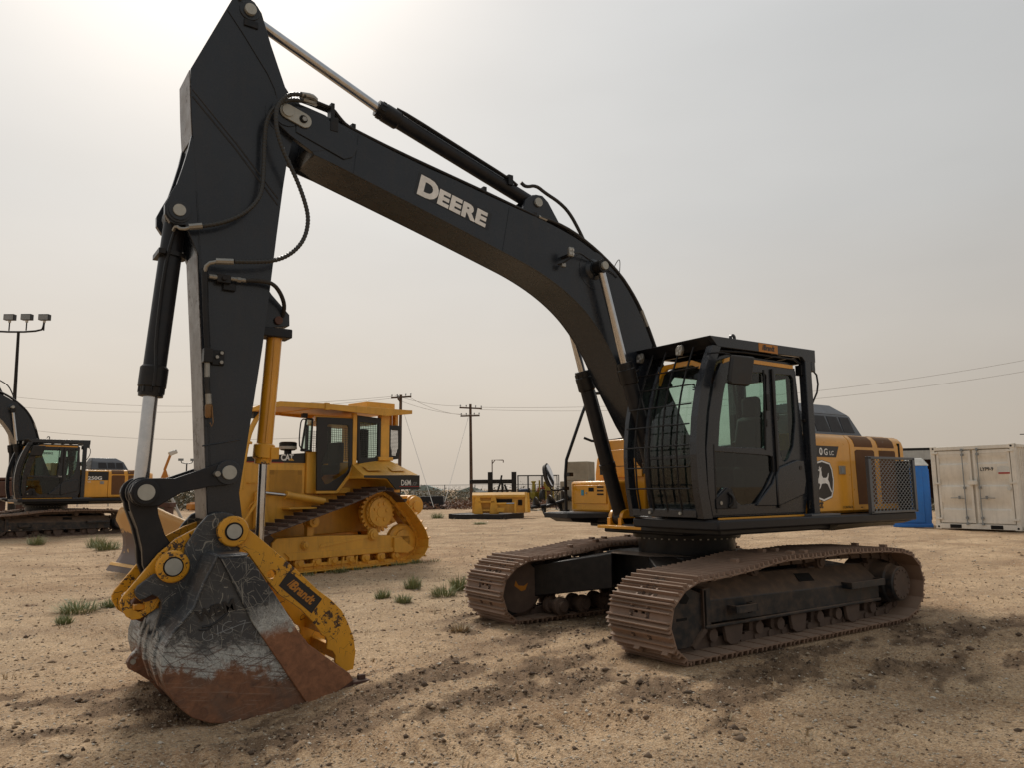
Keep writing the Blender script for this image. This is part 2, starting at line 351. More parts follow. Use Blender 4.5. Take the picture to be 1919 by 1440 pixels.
def text(s, size, mat, parent, org, xd, zd, name='lettering', thick=.004, bold=0., sx=1., shear=0., spacing=1.):
    cu = bpy.data.curves.new('txt', 'FONT'); cu.body = s; cu.size = size; cu.extrude = thick/2; cu.offset = bold; cu.shear = shear; cu.space_character = spacing; cu.resolution_u = 4
    o = bpy.data.objects.new('txt', cu); COL.objects.link(o); dg = bpy.context.evaluated_depsgraph_get(); dg.update()
    me = bpy.data.meshes.new_from_object(o.evaluated_get(dg)); bpy.data.objects.remove(o)
    xd = Vector(xd).normalized(); zd = Vector(zd).normalized(); nd = xd.cross(zd).normalized(); org = Vector(org)
    for v in me.vertices: v.co = org+xd*(v.co.x*sx)+zd*v.co.y+nd*v.co.z
    me.materials.clear(); me.materials.append(mat); me.name = name
    q = bpy.data.objects.new(name, me); COL.objects.link(q); q.parent = parent; return q
def circ(cx, cz, r, n=16, a0=0., a1=2*PI):
    full = abs(a1-a0-2*PI) < 1e-6
    return [(cx+r*math.cos(a0+(a1-a0)*i/(n if full else n-1)), cz+r*math.sin(a0+(a1-a0)*i/(n if full else n-1))) for i in range(n)]
# ------------------------------------------------------------------ ground
def vnoise(x, y, seed):
    xi = np.floor(x).astype(np.int64); yi = np.floor(y).astype(np.int64); xf = x-xi; yf = y-yi
    def h(a, b):
        k = (a*374761393+b*668265263+seed*974634777) & 0x7fffffff
        k = ((k ^ (k >> 13))*1274126177) & 0x7fffffff
        return ((k ^ (k >> 16)) & 0xffff)/65535.
    u = xf*xf*(3-2*xf); v = yf*yf*(3-2*yf)
    return (h(xi, yi)*(1-u)+h(xi+1, yi)*u)*(1-v)+(h(xi, yi+1)*(1-u)+h(xi+1, yi+1)*u)*v
def fbm(x, y, seed, octv=4):
    s = 0; a = .5; t = 0
    for i in range(octv):
        s = s+a*vnoise(x*2**i+i*17.3, y*2**i-i*9.1, seed+i); t += a; a *= .55
    return s/t
# churned, darker soil: centre x, y, half length, half width, heading (deg), strength
CH = [(4.25, .95, 1.3, .42, -150, 1.), (3.1, 1.25, 1.1, .42, 200, .95), (5.2, 1.25, .9, .5, 170, 1.), (5.75, .0, .8, .55, 160, .9), (6.55, -.5, .8, .3, 170, .8),
      (2.4, 2.05, 1.2, .4, 170, .85), (1.1, 2.05, 1.3, .32, 185, 1.), (-1.1, 2.15, 1.3, .35, 185, 1.), (-2.6, 2.7, 1.2, .3, 190, .8), (1.0, 2.9, 1.5, .3, 178, .7),
      (3.9, 2.0, .9, .3, 190, .7), (2.0, .0, .9, 1.0, 180, .75), (.2, 0, 2.2, .9, 180, .7), (2.3, -1.2, .5, .9, 180, .6), (5.4, -2.0, 1.2, .4, 175, .55), (6.8, .6, .5, .25, 190, .8),
      (-.6, 3.5, 1.1, .25, 183, .6), (3.4, .35, 1.4, .3, 200, .6), (-4.5, -1.0, 1.5, .4, 170, .35), (5.6, -6.5, 2.5, .35, 178, .5), (2.0, -5.6, 2.5, .4, 187, .45), (-3, -6.5, 2.5, .5, 187, .4)]
RUTS = ((1.5, 2.5, 172, .16, .5, .036), (-2.2, 2.9, 186, .2, .45, .036), (4.6, 2.1, 160, .18, .4, .026), (5.5, -3.5, 176, .2, .5, .03), (-6, -4, 165, .25, .7, .03), (3.2, -2.6, 182, .2, .4, .03), (.6, 3.9, 168, .17, .35, .022))
def churn_rut_shade(x, y):
    m = 0*x
    bars = 0*x
    for (px, py, h, per, wd, amp) in RUTS:
        ca, sa = math.cos(math.radians(h)), math.sin(math.radians(h)); u = (x-px)*ca+(y-py)*sa; v = -(x-px)*sa+(y-py)*ca
        bars = np.maximum(bars, .42*np.exp(-(v/wd)**4)*np.exp(-(u/3.2)**2)*np.clip(-np.sin(2*PI*u/per+v*3)*2, 0, 1)*np.clip(fbm(x*.9, y*.9, 9, 2)*2.4-.6, 0, 1))  # rut troughs darkened in the soil colour, painting in their faint shading
    wx = x+(fbm(x*1.5, y*1.5, 50, 3)-.5)*1.1; wy = y+(fbm(x*1.5, y*1.5, 60, 3)-.5)*1.1
    for cx, cy, a, b, h, s in CH:
        c, q = math.cos(math.radians(h)), math.sin(math.radians(h)); dx = wx-cx; dy = wy-cy
        u = (dx*c+dy*q)/a; v = (-dx*q+dy*c)/b
        m = np.maximum(m, s*np.exp(-(u*u+v*v)*.8))
    n = fbm((x*.94+y*.34)*1.5, (-x*.34+y*.94)*5.5, 70, 6)
    return np.maximum(bars*.9, 0)+(1-bars*.9)*np.clip((m*1.5+(n-.5)*2.6-.57)*1.5, 0, 1)
def height(x, y, fine=True):
    d = np.hypot(x-2, y-1); s = np.clip((d-8)/17, 0, 1); z = .17*s*s*(3-2*s)
    s2 = np.clip((d-60)/400, 0, 1); z = z-1.2*s2
    near = np.exp(-(d/60)**2)
    z = z+(fbm(x*.22, y*.22, 1, 3)-.5)*.10*near*np.clip((d-3)/6, 0, 1)
    z = z+.07*np.exp(-((x-4.35)**2+(y-.7)**2)/.35)-.075*np.exp(-((x-5.6)**2/.5+(y-.7)**2/.25))
    if fine:
        c = churn_rut_shade(x, y)
        z = z+(fbm(x*1.1, y*1.1, 2, 3)-.5)*.05*near+(fbm(x*3.5, y*3.5, 3, 3)-.5)*.03*near
        z = z+(fbm(x*9, y*9, 4, 4)-.5)*(.024+.07*c)*near+(fbm(x*26, y*26, 5, 3)-.5)*(.007+.045*c)*near
        # tyre and track marks running across the yard
        for (px, py, h, per, wd, amp) in RUTS:
            ca, sa = math.cos(math.radians(h)), math.sin(math.radians(h)); u = (x-px)*ca+(y-py)*sa; v = -(x-px)*sa+(y-py)*ca
            z = z+amp*np.exp(-(v/wd)**2)*np.exp(-(u/3.2)**2)*np.sin(2*PI*u/per+v*3)*fbm(x*.9, y*.9, 9, 2)*1.2
        # track pads press the ground flat
        for yc in (1.3, -1.3):
            k = np.exp(-((y-yc)/.46)**8)*np.exp(-(x/2.15)**8); z = z*(1-k)+(-.012)*k
        X = (x-1.25)*math.cos(.199)+(y+9.37)*math.sin(.199); Y = -(x-1.25)*math.sin(.199)+(y+9.37)*math.cos(.199)
        k = np.exp(-((np.abs(Y)-1.07)/.5)**8)*np.exp(-(X/1.9)**8); z = z*(1-k)-.01*k
    return z
def gz(x, y, fine=False): return float(height(np.array([float(x)]), np.array([float(y)]), fine)[0])
def ground():
    a0 = math.atan2(fw[1], fw[0]); half = math.radians(50)
    A = np.concatenate([np.linspace(a0-half, a0+half, 700), np.linspace(a0+half, a0-half+2*PI, 92)[1:-1]])
    R = [.6]
    while R[-1] < 60: R.append(R[-1]+max(.022, R[-1]*.0088))
    while R[-1] < 3000: R.append(R[-1]*1.08)
    R = np.array(R); na, nr = len(A), len(R)
    X = CAMP[0]+np.outer(R, np.cos(A)); Y = CAMP[1]+np.outer(R, np.sin(A)); Z = height(X, Y)
    V = np.stack([X, Y, Z], -1).reshape(-1, 3); V = np.vstack([V, [[CAMP[0], CAMP[1], 0.]]])
    i = np.arange(nr-1)[:, None]; j = np.arange(na)[None, :]; j2 = (j+1) % na
    q = np.stack([i*na+j, (i+1)*na+j, (i+1)*na+j2, i*na+j2], -1).reshape(-1, 4)
    me = bpy.data.meshes.new('ground'); nq = len(q); nt_ = na
    me.vertices.add(len(V)); me.vertices.foreach_set('co', V.ravel())
    tri = np.stack([np.full(na, len(V)-1), np.arange(na), (np.arange(na)+1) % na], -1)
    me.loops.add(nq*4+na*3); me.loops.foreach_set('vertex_index', np.concatenate([q.ravel(), tri.ravel()]).astype(np.int32))
    me.polygons.add(nq+na); st = np.concatenate([np.arange(nq)*4, nq*4+np.arange(na)*3]).astype(np.int32)
    me.polygons.foreach_set('loop_start', st); me.polygons.foreach_set('use_smooth', [True]*(nq+na))
    me.update(calc_edges=True); me.validate()
    at = me.attributes.new('churn_rut_shade', 'FLOAT', 'POINT'); c = np.append(churn_rut_shade(X, Y).ravel(), 0).astype(np.float32); at.data.foreach_set('value', c)
    m, t, b = nodemat('dry_dirt'); o = coord(t)
    ab = t.nodes.new('ShaderNodeAttribute'); ab.attribute_name = 'churn_rut_shade'
    n0 = noise(t, .09, 4, .6, o); n1 = noise(t, .8, 6, .65, o, .4); n2 = noise(t, 5.5, 7, .75, o); n3 = noise(t, 42, 5, .8, o); n4 = noise(t, .5, 5, .6, coord(t, 'Object', (1, 3.2, 1)), .3)
    c = mixc(t, maprange(t, n1, .35, .65), (.44, .28, .155), (.76, .54, .33))
    c = mixc(t, maprange(t, n2, .38, .66), mixc(t, .4, c, (.19, .12, .065)), c)
    c = mixc(t, mth(t, 'MULTIPLY', maprange(t, n4, .5, .62), .45), c, (.27, .175, .105))
    c = mixc(t, mth(t, 'MULTIPLY', maprange(t, n0, .5, .65), .35), c, (.56, .44, .29))
    c = mixc(t, mth(t, 'MULTIPLY', maprange(t, n3, .52, .38), .75), c, (.17, .105, .06)); c = mixc(t, mth(t, 'MULTIPLY', maprange(t, n3, .56, .68), .6), c, (.74, .62, .46))
    v = t.nodes.new('ShaderNodeTexVoronoi'); v.inputs['Scale'].default_value = 75; t.links.new(o, v.inputs['Vector'])
    vc = t.nodes.new('ShaderNodeSeparateColor'); t.links.new(v.outputs['Color'], vc.inputs[0])
    stone = mth(t, 'GREATER_THAN', vc.outputs[0], .86); c = mixc(t, mth(t, 'MULTIPLY', stone, .4), c, (.58, .48, .36))
    v2 = t.nodes.new('ShaderNodeTexVoronoi'); v2.inputs['Scale'].default_value = 130; t.links.new(o, v2.inputs['Vector'])
    vd = t.nodes.new('ShaderNodeSeparateColor'); t.links.new(v2.outputs['Color'], vd.inputs[0])
    c = mixc(t, mth(t, 'MULTIPLY', mth(t, 'GREATER_THAN', vd.outputs[1], .8), .3), c, (.15, .10, .065))
    dk = mixc(t, maprange(t, n2, .35, .65), (.085, .053, .033), (.25, .165, .10))
    ch = maprange(t, mth(t, 'ADD', ab.outputs['Fac'], mth(t, 'MULTIPLY', mth(t, 'SUBTRACT', n2, .5), .8)), .15, .75)
    c = mixc(t, mth(t, 'MULTIPLY', ch, .85), c, dk)
    t.links.new(c, b.inputs['Base Color']); b.inputs['Roughness'].default_value = .95; b.inputs['Specular IOR Level'].default_value = .2
    h = mth(t, 'ADD', mth(t, 'MULTIPLY', n2, .5), mth(t, 'ADD', mth(t, 'MULTIPLY', n3, .25), mth(t, 'MULTIPLY', mth(t, 'SUBTRACT', 1., v.outputs['Distance']), .25)))
    bump(t, b, h, 1.0, .035)
    me.materials.append(m)
    o_ = bpy.data.objects.new('ground', me); COL.objects.link(o_); tag(o_, kind='structure')
ground()

def island_mat(name, c0, c1, c2, rough=.9):
    m, t, b = nodemat(name); g = t.nodes.new('ShaderNodeNewGeometry')
    c = rmp(t, g.outputs['Random Per Island'], [(0, c0), (.6, c1), (1, c2)]); n = noise(t, 120, 3, .6, coord(t))
    t.links.new(mixc(t, maprange(t, n, .3, .7), c, mixc(t, .3, c, (.12, .09, .06))), b.inputs['Base Color']); b.inputs['Roughness'].default_value = rough
    return m
def scatter(name, n, rmin, rmax, size, mat, mask=None, flat=.6, seed=1, label=None):
    rs = np.random.RandomState(seed); a0 = math.atan2(fw[1], fw[0])
    a = a0+rs.uniform(-.72, .72, n); r = np.exp(rs.uniform(math.log(rmin), math.log(rmax), n))
    x = CAMP[0]+r*np.cos(a); y = CAMP[1]+r*np.sin(a)
    keep = np.ones(n, bool)
    if mask is not None: keep = rs.rand(n) < mask(x, y)
    keep &= ~((np.abs(np.abs(y)-1.3) < .42) & (np.abs(x) < 2.1))
    x = x[keep]; y = y[keep]; r = r[keep]; n = len(x)
    s = np.minimum(size[0]*np.exp(rs.randn(n)*size[1]), size[2])*(.75+.25*np.minimum(r/6, 3)); z = height(x, y)
    base = np.array([(1, 0, 0), (0, 1, 0), (-1, 0, 0), (0, -1, 0), (0, 0, 1), (0, 0, -1), (.6, .6, .6), (-.6, .55, -.55)], float)
    fc = np.array([(0, 1, 6), (1, 4, 6), (4, 0, 6), (1, 2, 4), (2, 3, 4), (3, 0, 4), (1, 0, 5), (2, 1, 7), (1, 5, 7), (5, 2, 7), (3, 2, 5), (0, 3, 5)])
    V = base[None]*(1+.45*(rs.rand(n, 8, 1)-.5)*2)*s[:, None, None]; V[:, :, 0] *= rs.uniform(.7, 1.5, (n, 1)); V[:, :, 2] *= flat
    th = rs.uniform(0, 2*PI, n); c, q = np.cos(th)[:, None], np.sin(th)[:, None]
    X = V[:, :, 0]*c-V[:, :, 1]*q+x[:, None]; Y = V[:, :, 0]*q+V[:, :, 1]*c+y[:, None]; Z = V[:, :, 2]+z[:, None]+(s*flat*.35)[:, None]
    P = np.stack([X, Y, Z], -1).reshape(-1, 3); F = (fc[None]+(np.arange(n)*8)[:, None, None]).reshape(-1, 3)
    me = bpy.data.meshes.new(name); me.vertices.add(len(P)); me.vertices.foreach_set('co', P.ravel()); me.loops.add(F.size); me.loops.foreach_set('vertex_index', F.ravel().astype(np.int32))
    me.polygons.add(len(F)); me.polygons.foreach_set('loop_start', (np.arange(len(F))*3).astype(np.int32)); me.update(calc_edges=True); me.materials.append(mat)
    o = bpy.data.objects.new(name, me); COL.objects.link(o); tag(o, label, name, kind='stuff')
scatter('gravel', 60000, 3, 34, (.0048, .5, .02), island_mat('gravel_stone', (.36, .27, .18), (.50, .41, .30), (.72, .66, .56)), seed=3, label='small pale pebbles strewn all over the dirt yard')
scatter('soil', 34000, 3, 16, (.0065, .6, .034), island_mat('soil_crumb', (.085, .056, .037), (.15, .10, .066), (.25, .175, .115), .98), mask=lambda x, y: np.clip(churn_rut_shade(x, y)*1.3, 0, 1), flat=.7, seed=5, label='dark crumbled soil clods in the churned patches of the yard')
scatter('crumbs', 16000, 3, 22, (.006, .55, .03), island_mat('dry_crumb', (.25, .17, .105), (.37, .265, .17), (.47, .35, .23), .98), flat=.6, seed=8, label='dry tan dirt crumbs lying over the yard surface')
# ------------------------------------------------------------------ the large excavator (swing centre on the ground at the origin)
EX = thing('excavator', 'large charcoal and yellow tracked excavator in front, bucket and thumb resting on the dirt', 'excavator')
TW, SH = 1.6986, .80                                     # half width over the tracks, shoe width
TC = TW-SH/2
path = [(1.90, 0), (-1.80, 0), (-2.05, .08), (-2.20, .22), (-2.262, .42), (-2.23, .60), (-2.10, .74), (-1.93, .82), (-1.5, .862), (-.62, .888), (-.2, .872), (.1, .874), (.45, .872), (.85, .822), (1.35, .775), (1.72, .762), (1.88, .71), (2.02, .63), (2.11, .51), (2.145, .38), (2.125, .23), (2.04, .09)]
def walk(path, n):
    P = [Vector((a, 0, b)) for a, b in path]; P.append(P[0]); L = [0]
    for i in range(len(P)-1): L.append(L[-1]+(P[i+1]-P[i]).length)
    T = L[-1]; res = []
    for k in range(n):
        def at(s):
            s %= T
            for i in range(len(P)-1):
                if L[i+1] >= s: return P[i].lerp(P[i+1], (s-L[i])/(L[i+1]-L[i]))
        s = (k+.5)*T/n; a = at(s-T/n*.42); b = at(s+T/n*.42); res.append(((a+b)/2, (b-a).normalized()))
    return res, T/n
def shoe_mesh(pitch, width, gh, nm, mat, lugs=0, single=False):
    m = MB(); hw = width/2; t = .014; p = pitch*.5
    # plate with two bolt slots, outer side is -z
    m.bb(-p*.98, p*.98, -hw, -.07, -t/2+.016, t/2+.016); m.bb(-p*.98, p*.98, .07, hw, -t/2+.016, t/2+.016)
    m.bb(-p*.98, -p*.35, -.07, .07, -t/2+.016, t/2+.016); m.bb(p*.05, p*.98, -.07, .07, -t/2+.016, t/2+.016); m.bb(-p*.35, p*.05, -.022, .022, -t/2+.016, t/2+.016)
    gs = (-.86,) if single else (-.88, -.22, .44)
    for g in gs:
        x = g*p; m.hexa([(x-.013, -hw, .01), (x+.013, -hw, .01), (x+.013, hw, .01), (x-.013, hw, .01)], [(x-.006, -hw+.006, -gh), (x+.006, -hw+.006, -gh), (x+.006, hw-.006, -gh), (x-.006, hw-.006, -gh)])
    m.hexa([(p*.86, -hw, .03), (p*1.12, -hw, .025), (p*1.12, hw, .025), (p*.86, hw, .03)], [(p*.86, -hw, .012), (p*1.14, -hw, -.004), (p*1.14, hw, -.004), (p*.86, hw, .012)])
    for yy in (-.1, .1):
        for xx in (-.5, .2): m.cyl((xx*p, yy, .012), (xx*p, yy, -.012), .013, n=6)
    if lugs:
        for yy in ((.21,), (-.12,), (.05, -.3))[lugs-1]: m.bb(-.86*p-.005, -.86*p+.05, yy-.035, yy+.035, -gh-.03, 0)
    return m.mesh(nm, mat)
SHOES = [shoe_mesh(.245, SH, .030, 'track_shoe', TRACK, k) for k in range(4)]
def track(parent, yc, seed):
    W, pitch = walk(path, 44); rs = random.Random(seed)
    ch = MB()
    for k, (p, d) in enumerate(W):
        n = Vector((-d.z, 0, d.x)) if False else Vector((d.z, 0, -d.x))
        inn = -n if (Vector((0, 0, .43))+Vector((max(-1.7, min(1.7, p.x)), 0, 0))-p).dot(n) < 0 else n
        R = Matrix((d, Vector((0, 1, 0)), inn)).transposed()
        if R.determinant() < 0: R = Matrix((d, Vector((0, -1, 0)), inn)).transposed()
        for s in (-1, 1):
            c = p+inn*.085; ch.box((c.x, yc+s*.105, c.z), (pitch*.80, .045, .10), R)
            c2 = p+inn*.08+d*pitch*.4; ch.cyl((c2.x, yc+s*.06, c2.z), (c2.x, yc+s*.145, c2.z), .042, n=10)
        c2 = p+inn*.07+d*pitch*.45; ch.cyl((c2.x, yc-.08, c2.z), (c2.x, yc+.08, c2.z), .026, n=8)
        walkp.append((p+inn*.0, R, yc))
    o = ch.build('track_chain', TRACKD, parent)
    for k, (p, R, yy) in enumerate(walkp[-len(W):]):
        q = bpy.data.objects.new('track_shoe', SHOES[0 if p.x > 1.3 and p.z > .12 else rs.choice((0, 0, 0, 1, 2, 3))]); COL.objects.link(q); q.parent = o
        q.matrix_local = Matrix.Translation((p.x+R[0][2]*.03, yy, p.z+R[2][2]*.03)) @ R.to_4x4()
walkp = []
for sg in (1, -1):
    yc = TC*sg
    track(EX, yc, 3+sg)
    f = MB(); o_ = sg
    def Y(v): return yc+v*o_
    xs = (1.44, -1.57)
    prof = [(.20, .26), (.205, .47), (.16, .52), (.0, .66), (-.10, .66), (-.20, .52), (-.20, .26)]
    n = len(prof); vs = [(1.44, Y(a), b+.03) for a, b in prof]+[(-1.57, Y(a), b-.01) for a, b in prof]
    f.add(vs, [tuple(range(n)), tuple(range(2*n-1, n-1, -1))]+[(i, i+n, (i+1) % n+n, (i+1) % n) for i in range(n)])
    f.bb(-1.57, 1.44, Y(.19), Y(.225), .245, .275)
    fr = f.build('track_frame', FRAMEP, EX, .008)
    g = MB().prism([(1.908, .509), (1.781, .601), (1.675, .650), (1.428, .56), (1.427, .245), (1.600, .094), (1.878, .095), (1.975, .208), (1.99, .36)], Y(.13), Y(.185))
    g.bb(1.36, 1.46, Y(-.2), Y(.215), .24, .62); g.build('idler_guard', FRAMEP, fr, .01)
    MB().prism([(1.46, .25), (1.62, .11), (1.60, .085), (1.42, .22), (1.42, .60), (1.46, .60)], Y(.18), Y(.215)).build('guard_rim', TRACKD, fr)
    if sg == -1:
        g = MB().prism([(2.005, .44), (1.9, .6), (1.8, .575), (1.7, .63), (1.5, .66), (1.44, .652), (1.443, .260), (1.629, .121), (1.901, .067), (2.013, .25)], -1.09, -1.13)
        g.build('idler_guard', BLACK, fr, .006)
        MB().prism([(1.80, .42), (1.78, .48), (1.74, .42), (1.66, .41), (1.60, .44), (1.64, .36), (1.70, .35)], -1.088, -1.086).build('peeled_paint', DECO, fr)
    MB().stack((1.72, Y(-.07), .40), (0, 1, 0), [(0, .30), (.03, .34), (.05, .29), (.09, .29), (.11, .34), (.14, .30)], 28).build('idler', TRACKD, fr)
    # step brackets and slots on the outer face
    if sg == 1:
        for x0, x1, z in ((1.10, .80, .40), (-.85, -1.5, .47)):
            st = MB(); st.bb(x0, x1, Y(.20), Y(.31), z-.012, z+.012); st.bb(x0, x1, Y(.29), Y(.32), z-.035, z+.035)
            for xx in (x0, x1): st.bb(xx-.012, xx+.012, Y(.19), Y(.32), z-.035, z+.035)
            st.build('step', FRAMEP, fr, .003)
        MB().bb(.74, .80, Y(.2), Y(.208), .33, .44).build('slot', HOLE, fr)
        for x0, x1 in ((.80, .50), (-.15, -.42)):
            MB().add([(x0, Y(.135), .555), (x1, Y(.135), .545), (x1-.03, Y(.05), .615), (x0-.03, Y(.05), .625), (x0, Y(.139), .559), (x1, Y(.139), .549), (x1-.03, Y(.054), .62), (x0-.03, Y(.054), .63)], [(0, 1, 2, 3), (7, 6, 5, 4), (0, 4, 5, 1), (1, 5, 6, 2), (2, 6, 7, 3), (3, 7, 4, 0)]).build('slot', HOLE, fr)
        MB().bb(1.66, 1.80, Y(.185), Y(.187), .345, .37).build('slot', HOLE, fr)
        MB().prism([(1.76, .56), (1.68, .60), (1.62, .54), (1.66, .49), (1.74, .50)], Y(.185), Y(.188)).build('slot', HOLE, fr)
    for k in range(9):
        x = 1.28-k*.345
        MB().stack((x, Y(-.17), .165), (0, 1, 0), [(0, .06), (.03, .06), (.04, .105), (.10, .105), (.11, .075), (.22, .075), (.23, .105), (.29, .105), (.30, .06), (.34, .06)], 18).build('bottom_roller', TRACKD, fr)
    for k in (1.02, -.02, -1.02):
        MB().prism([(k+.14, .24), (k+.11, .10), (k+.05, .06), (k-.05, .06), (k-.11, .10), (k-.14, .24)], Y(.16), Y(.20)).build('roller_guard', TRACKD, fr, .006)
    for k in (.6, -.545):
        cr = MB(); cr.stack((k, Y(-.12), .735), (0, 1, 0), [(0, .05), (.02, .07), (.10, .07), (.11, .055), (.2, .055), (.21, .07), (.27, .07), (.275, .045), (.29, .045)], 18)
        cr.bb(k-.06, k+.06, Y(-.12), Y(-.05), .55, .72); cr.build('carrier_roller', TRACKD, fr)
    sp = MB(); pts = []
    for i in range(21):
        a = 2*PI*i/21; pts += [(-1.87+.355*math.cos(a), .43+.355*math.sin(a)), (-1.87+.355*math.cos(a+.10), .43+.355*math.sin(a+.10)), (-1.87+.29*math.cos(a+.17), .43+.29*math.sin(a+.17)), (-1.87+.29*math.cos(a+.25), .43+.29*math.sin(a+.25))]
    sp.prism(pts, Y(-.03), Y(.03)); sp.build('sprocket', TRACKD, fr)
    hb = MB().stack((-1.87, Y(-.30), .42), (0, sg, 0), [(0, .26), (.30, .26), (.36, .235), (.50, .225), (.52, .205), (.60, .20), (.612, .185)], 32)
    hbo = hb.build('final_drive', FRAMEP, fr, .004)
    bt = MB(); bt.cyl((-1.87, Y(.312), .42), (-1.87, Y(.318), .42), .178, n=32)
    for i in range(14): a = 2*PI*i/14; bt.cyl((-1.87+.155*math.cos(a), Y(.315), .42+.155*math.sin(a)), (-1.87+.155*math.cos(a), Y(.328), .42+.155*math.sin(a)), .011, n=6)
    bt.build('hub_cover', TRACKD, fr)
# X-shaped centre frame
cf = MB(); cf.prism([(.75, .62), (.75, -.62), (.35, -.8), (-.35, -.8), (-.75, -.62), (-.75, .62), (-.35, .8), (.35, .8)], .42, .80, 'z')
for sx in (1, -1):
    for sy in (1, -1):
        cf.hexa([(sx*.45, sy*.70, .40), (sx*.95, sy*.30, .40), (sx*1.52, sy*1.12, .27), (sx*1.0, sy*1.12, .27)], [(sx*.45, sy*.70, .80), (sx*.95, sy*.30, .80), (sx*1.52, sy*1.12, .64), (sx*1.0, sy*1.12, .64)])
cfo = cf.build('centre_frame', BLACK, EX, .012)
MB().hexa([(.6, -.62, .802), (.95, -.32, .802), (.95, .32, .802), (.6, .62, .802)], [(.6, -.62, .806), (.95, -.32, .806), (.95, .32, .806), (.6, .62, .806)]).build('top_plate', FRAMEP, cfo)
rg = MB().stack((0, 0, .79), (0, 0, 1), [(0, .575), (.185, .575), (.19, .64), (.235, .64), (.24, .60), (.30, .60)], 56); rgo = rg.build('slew_ring', BLACK, EX)
bt = MB()
for i in range(44): a = 2*PI*i/44; bt.cyl((.622*math.cos(a), .622*math.sin(a), .965), (.622*math.cos(a), .622*math.sin(a), .99 if False else 1.045), .012, n=6)
bt.build('ring_bolts', SILVER, rgo)
# ---- revolving deck
dk = MB(); dk.prism([(1.17, .30), (1.17, 1.49), (-2.57, 1.49), (-2.75, 1.2), (-2.75, -1.2), (-2.5, -1.45), (.2, -1.45), (.62, -1.40), (.62, -.55), (.60, -.30), (.62, .30)], 1.135, 1.235, 'z')
dk.prism([(1.0, .32), (1.0, 1.36), (-2.3, 1.36), (-2.3, -1.3), (.1, -1.3), (.5, -1.2), (.5, -.5), (.8, -.35)], 1.075, 1.14, 'z')
dk.prism([(.75, .65), (-2.2, .65), (-2.2, -.65), (.75, -.65)], 1.03, 1.08, 'z')
dko = dk.build('deck', DARKM, EX, .018)
un = MB(); un.hexa([(-.9, .9, 1.06), (-2.45, .9, 1.06), (-2.45, 1.38, 1.10), (-.9, 1.38, 1.06)], [(-.9, .9, 1.13), (-2.5, .9, 1.13), (-2.5, 1.47, 1.13), (-.9, 1.47, 1.13)]); un.build('belly_plate', BEIGE, dko)
MB().bb(1.02, -.55, 1.36, 1.375, 1.237, 1.255).build('yellow_sill', YEL, dko)
MB().bb(.97, .45, -.52, .28, 1.09, 1.125).build('nose_plate', YEL, dko, .004)
MB().bb(-.95, -.4, 1.30, 1.47, 1.236, 1.256).build('post_foot', GREY, dko, .003)
# ---- boom
B = .25
BT = [(4.782, 4.933), (4.603, 4.888), (4.465, 4.854), (4.087, 4.764), (3.74, 4.693), (3.438, 4.645), (3.121, 4.584), (2.79, 4.525), (2.474, 4.472), (2.263, 4.435), (2.035, 4.381), (1.78, 4.305), (1.528, 4.191), (1.32, 4.065), (1.163, 3.932), (1.034, 3.782), (.93, 3.63), (.83, 3.455), (.717, 3.22), (.48, 2.75), (.2, 2.3), (-.06, 1.86), (-.12, 1.66), (.0, 1.50), (.18, 1.52)]
BB_ = [(.55, 1.85), (.9, 2.3), (1.168, 2.70), (1.265, 2.913), (1.40, 3.14), (1.571, 3.352), (1.78, 3.55), (2.073, 3.735), (2.431, 3.886), (2.795, 3.989), (3.437, 4.167), (4.081, 4.339), (4.7, 4.501), (4.86, 4.56), (4.90, 4.65), (4.86, 4.80)]
def chaik(P, a, b):
    Q = P[:a]
    for i in range(a, b-1): p, q = P[i], P[i+1]; Q += [(p[0]*.75+q[0]*.25, p[1]*.75+q[1]*.25), (p[0]*.25+q[0]*.75, p[1]*.25+q[1]*.75)]
    return Q+P[b:]
BTs = chaik(chaik(BT, 8, 20), 9, 32); BBs = chaik(chaik(BB_, 2, 12), 3, 20)
bo = MB().prism(BTs+BBs, -B+.012, B-.012).build('boom', DARK, EX, .008)
sidep = [q for q in BTs if q[1] > 3.2]+[(1.0, 2.55)]+[q for q in BBs if q[1] > 2.72 and q[0] < 4.6]+[(4.7, 4.501), (4.878, 4.539), (4.93, 4.62), (4.90, 4.80)]
for sg in (1, -1): MB().prism(sidep, sg*(B-.014), sg*B).build('side_plate', DARK, bo)
fork = [(5.117, 4.985), (4.95, 4.965), (4.782, 4.938), (4.70, 4.86), (4.74, 4.70), (4.78, 4.60), (4.90, 4.56), (5.101, 4.66), (5.21, 4.74), (5.262, 4.84), (5.235, 4.93), (5.18, 4.975)]
for sg in (1, -1):
    MB().prism(fork, sg*(B-.045), sg*(B+.002)).build('fork_plate', DARK, bo, .004)
    MB().prism([(5.05, 4.94), (4.62, 4.87), (4.50, 4.80), (4.47, 4.70), (4.52, 4.60), (4.60, 4.56), (5.05, 4.70)], sg*B, sg*(B+.014)).build('doubler_plate', DARK, bo, .003)
    MB().stack((5.137, sg*.2, 4.863), (0, sg, 0), [(0, .13), (.062, .13)], 28).build('pin_boss', DARK, bo)
wp = MB(); a = math.atan2(4.824-4.863, 4.996-5.137); d = Vector((math.cos(a), 0, math.sin(a))); nn = Vector((-math.sin(a), 0, math.cos(a)))
o1 = Vector((5.137, 0, 4.863)); o2 = Vector((4.985, 0, 4.818)); rr = .066
pl = [o1-d*rr*math.cos(t)+nn*rr*math.sin(t) for t in np.linspace(-PI/2, PI/2, 9)]+[o2+d*rr*math.cos(t)+nn*rr*math.sin(t) for t in np.linspace(PI/2, -PI/2, 9)]
wp.prism([(q.x, q.z) for q in pl], .266, .283); wpo = wp.build('pin_retainer', PINM, bo, .002)
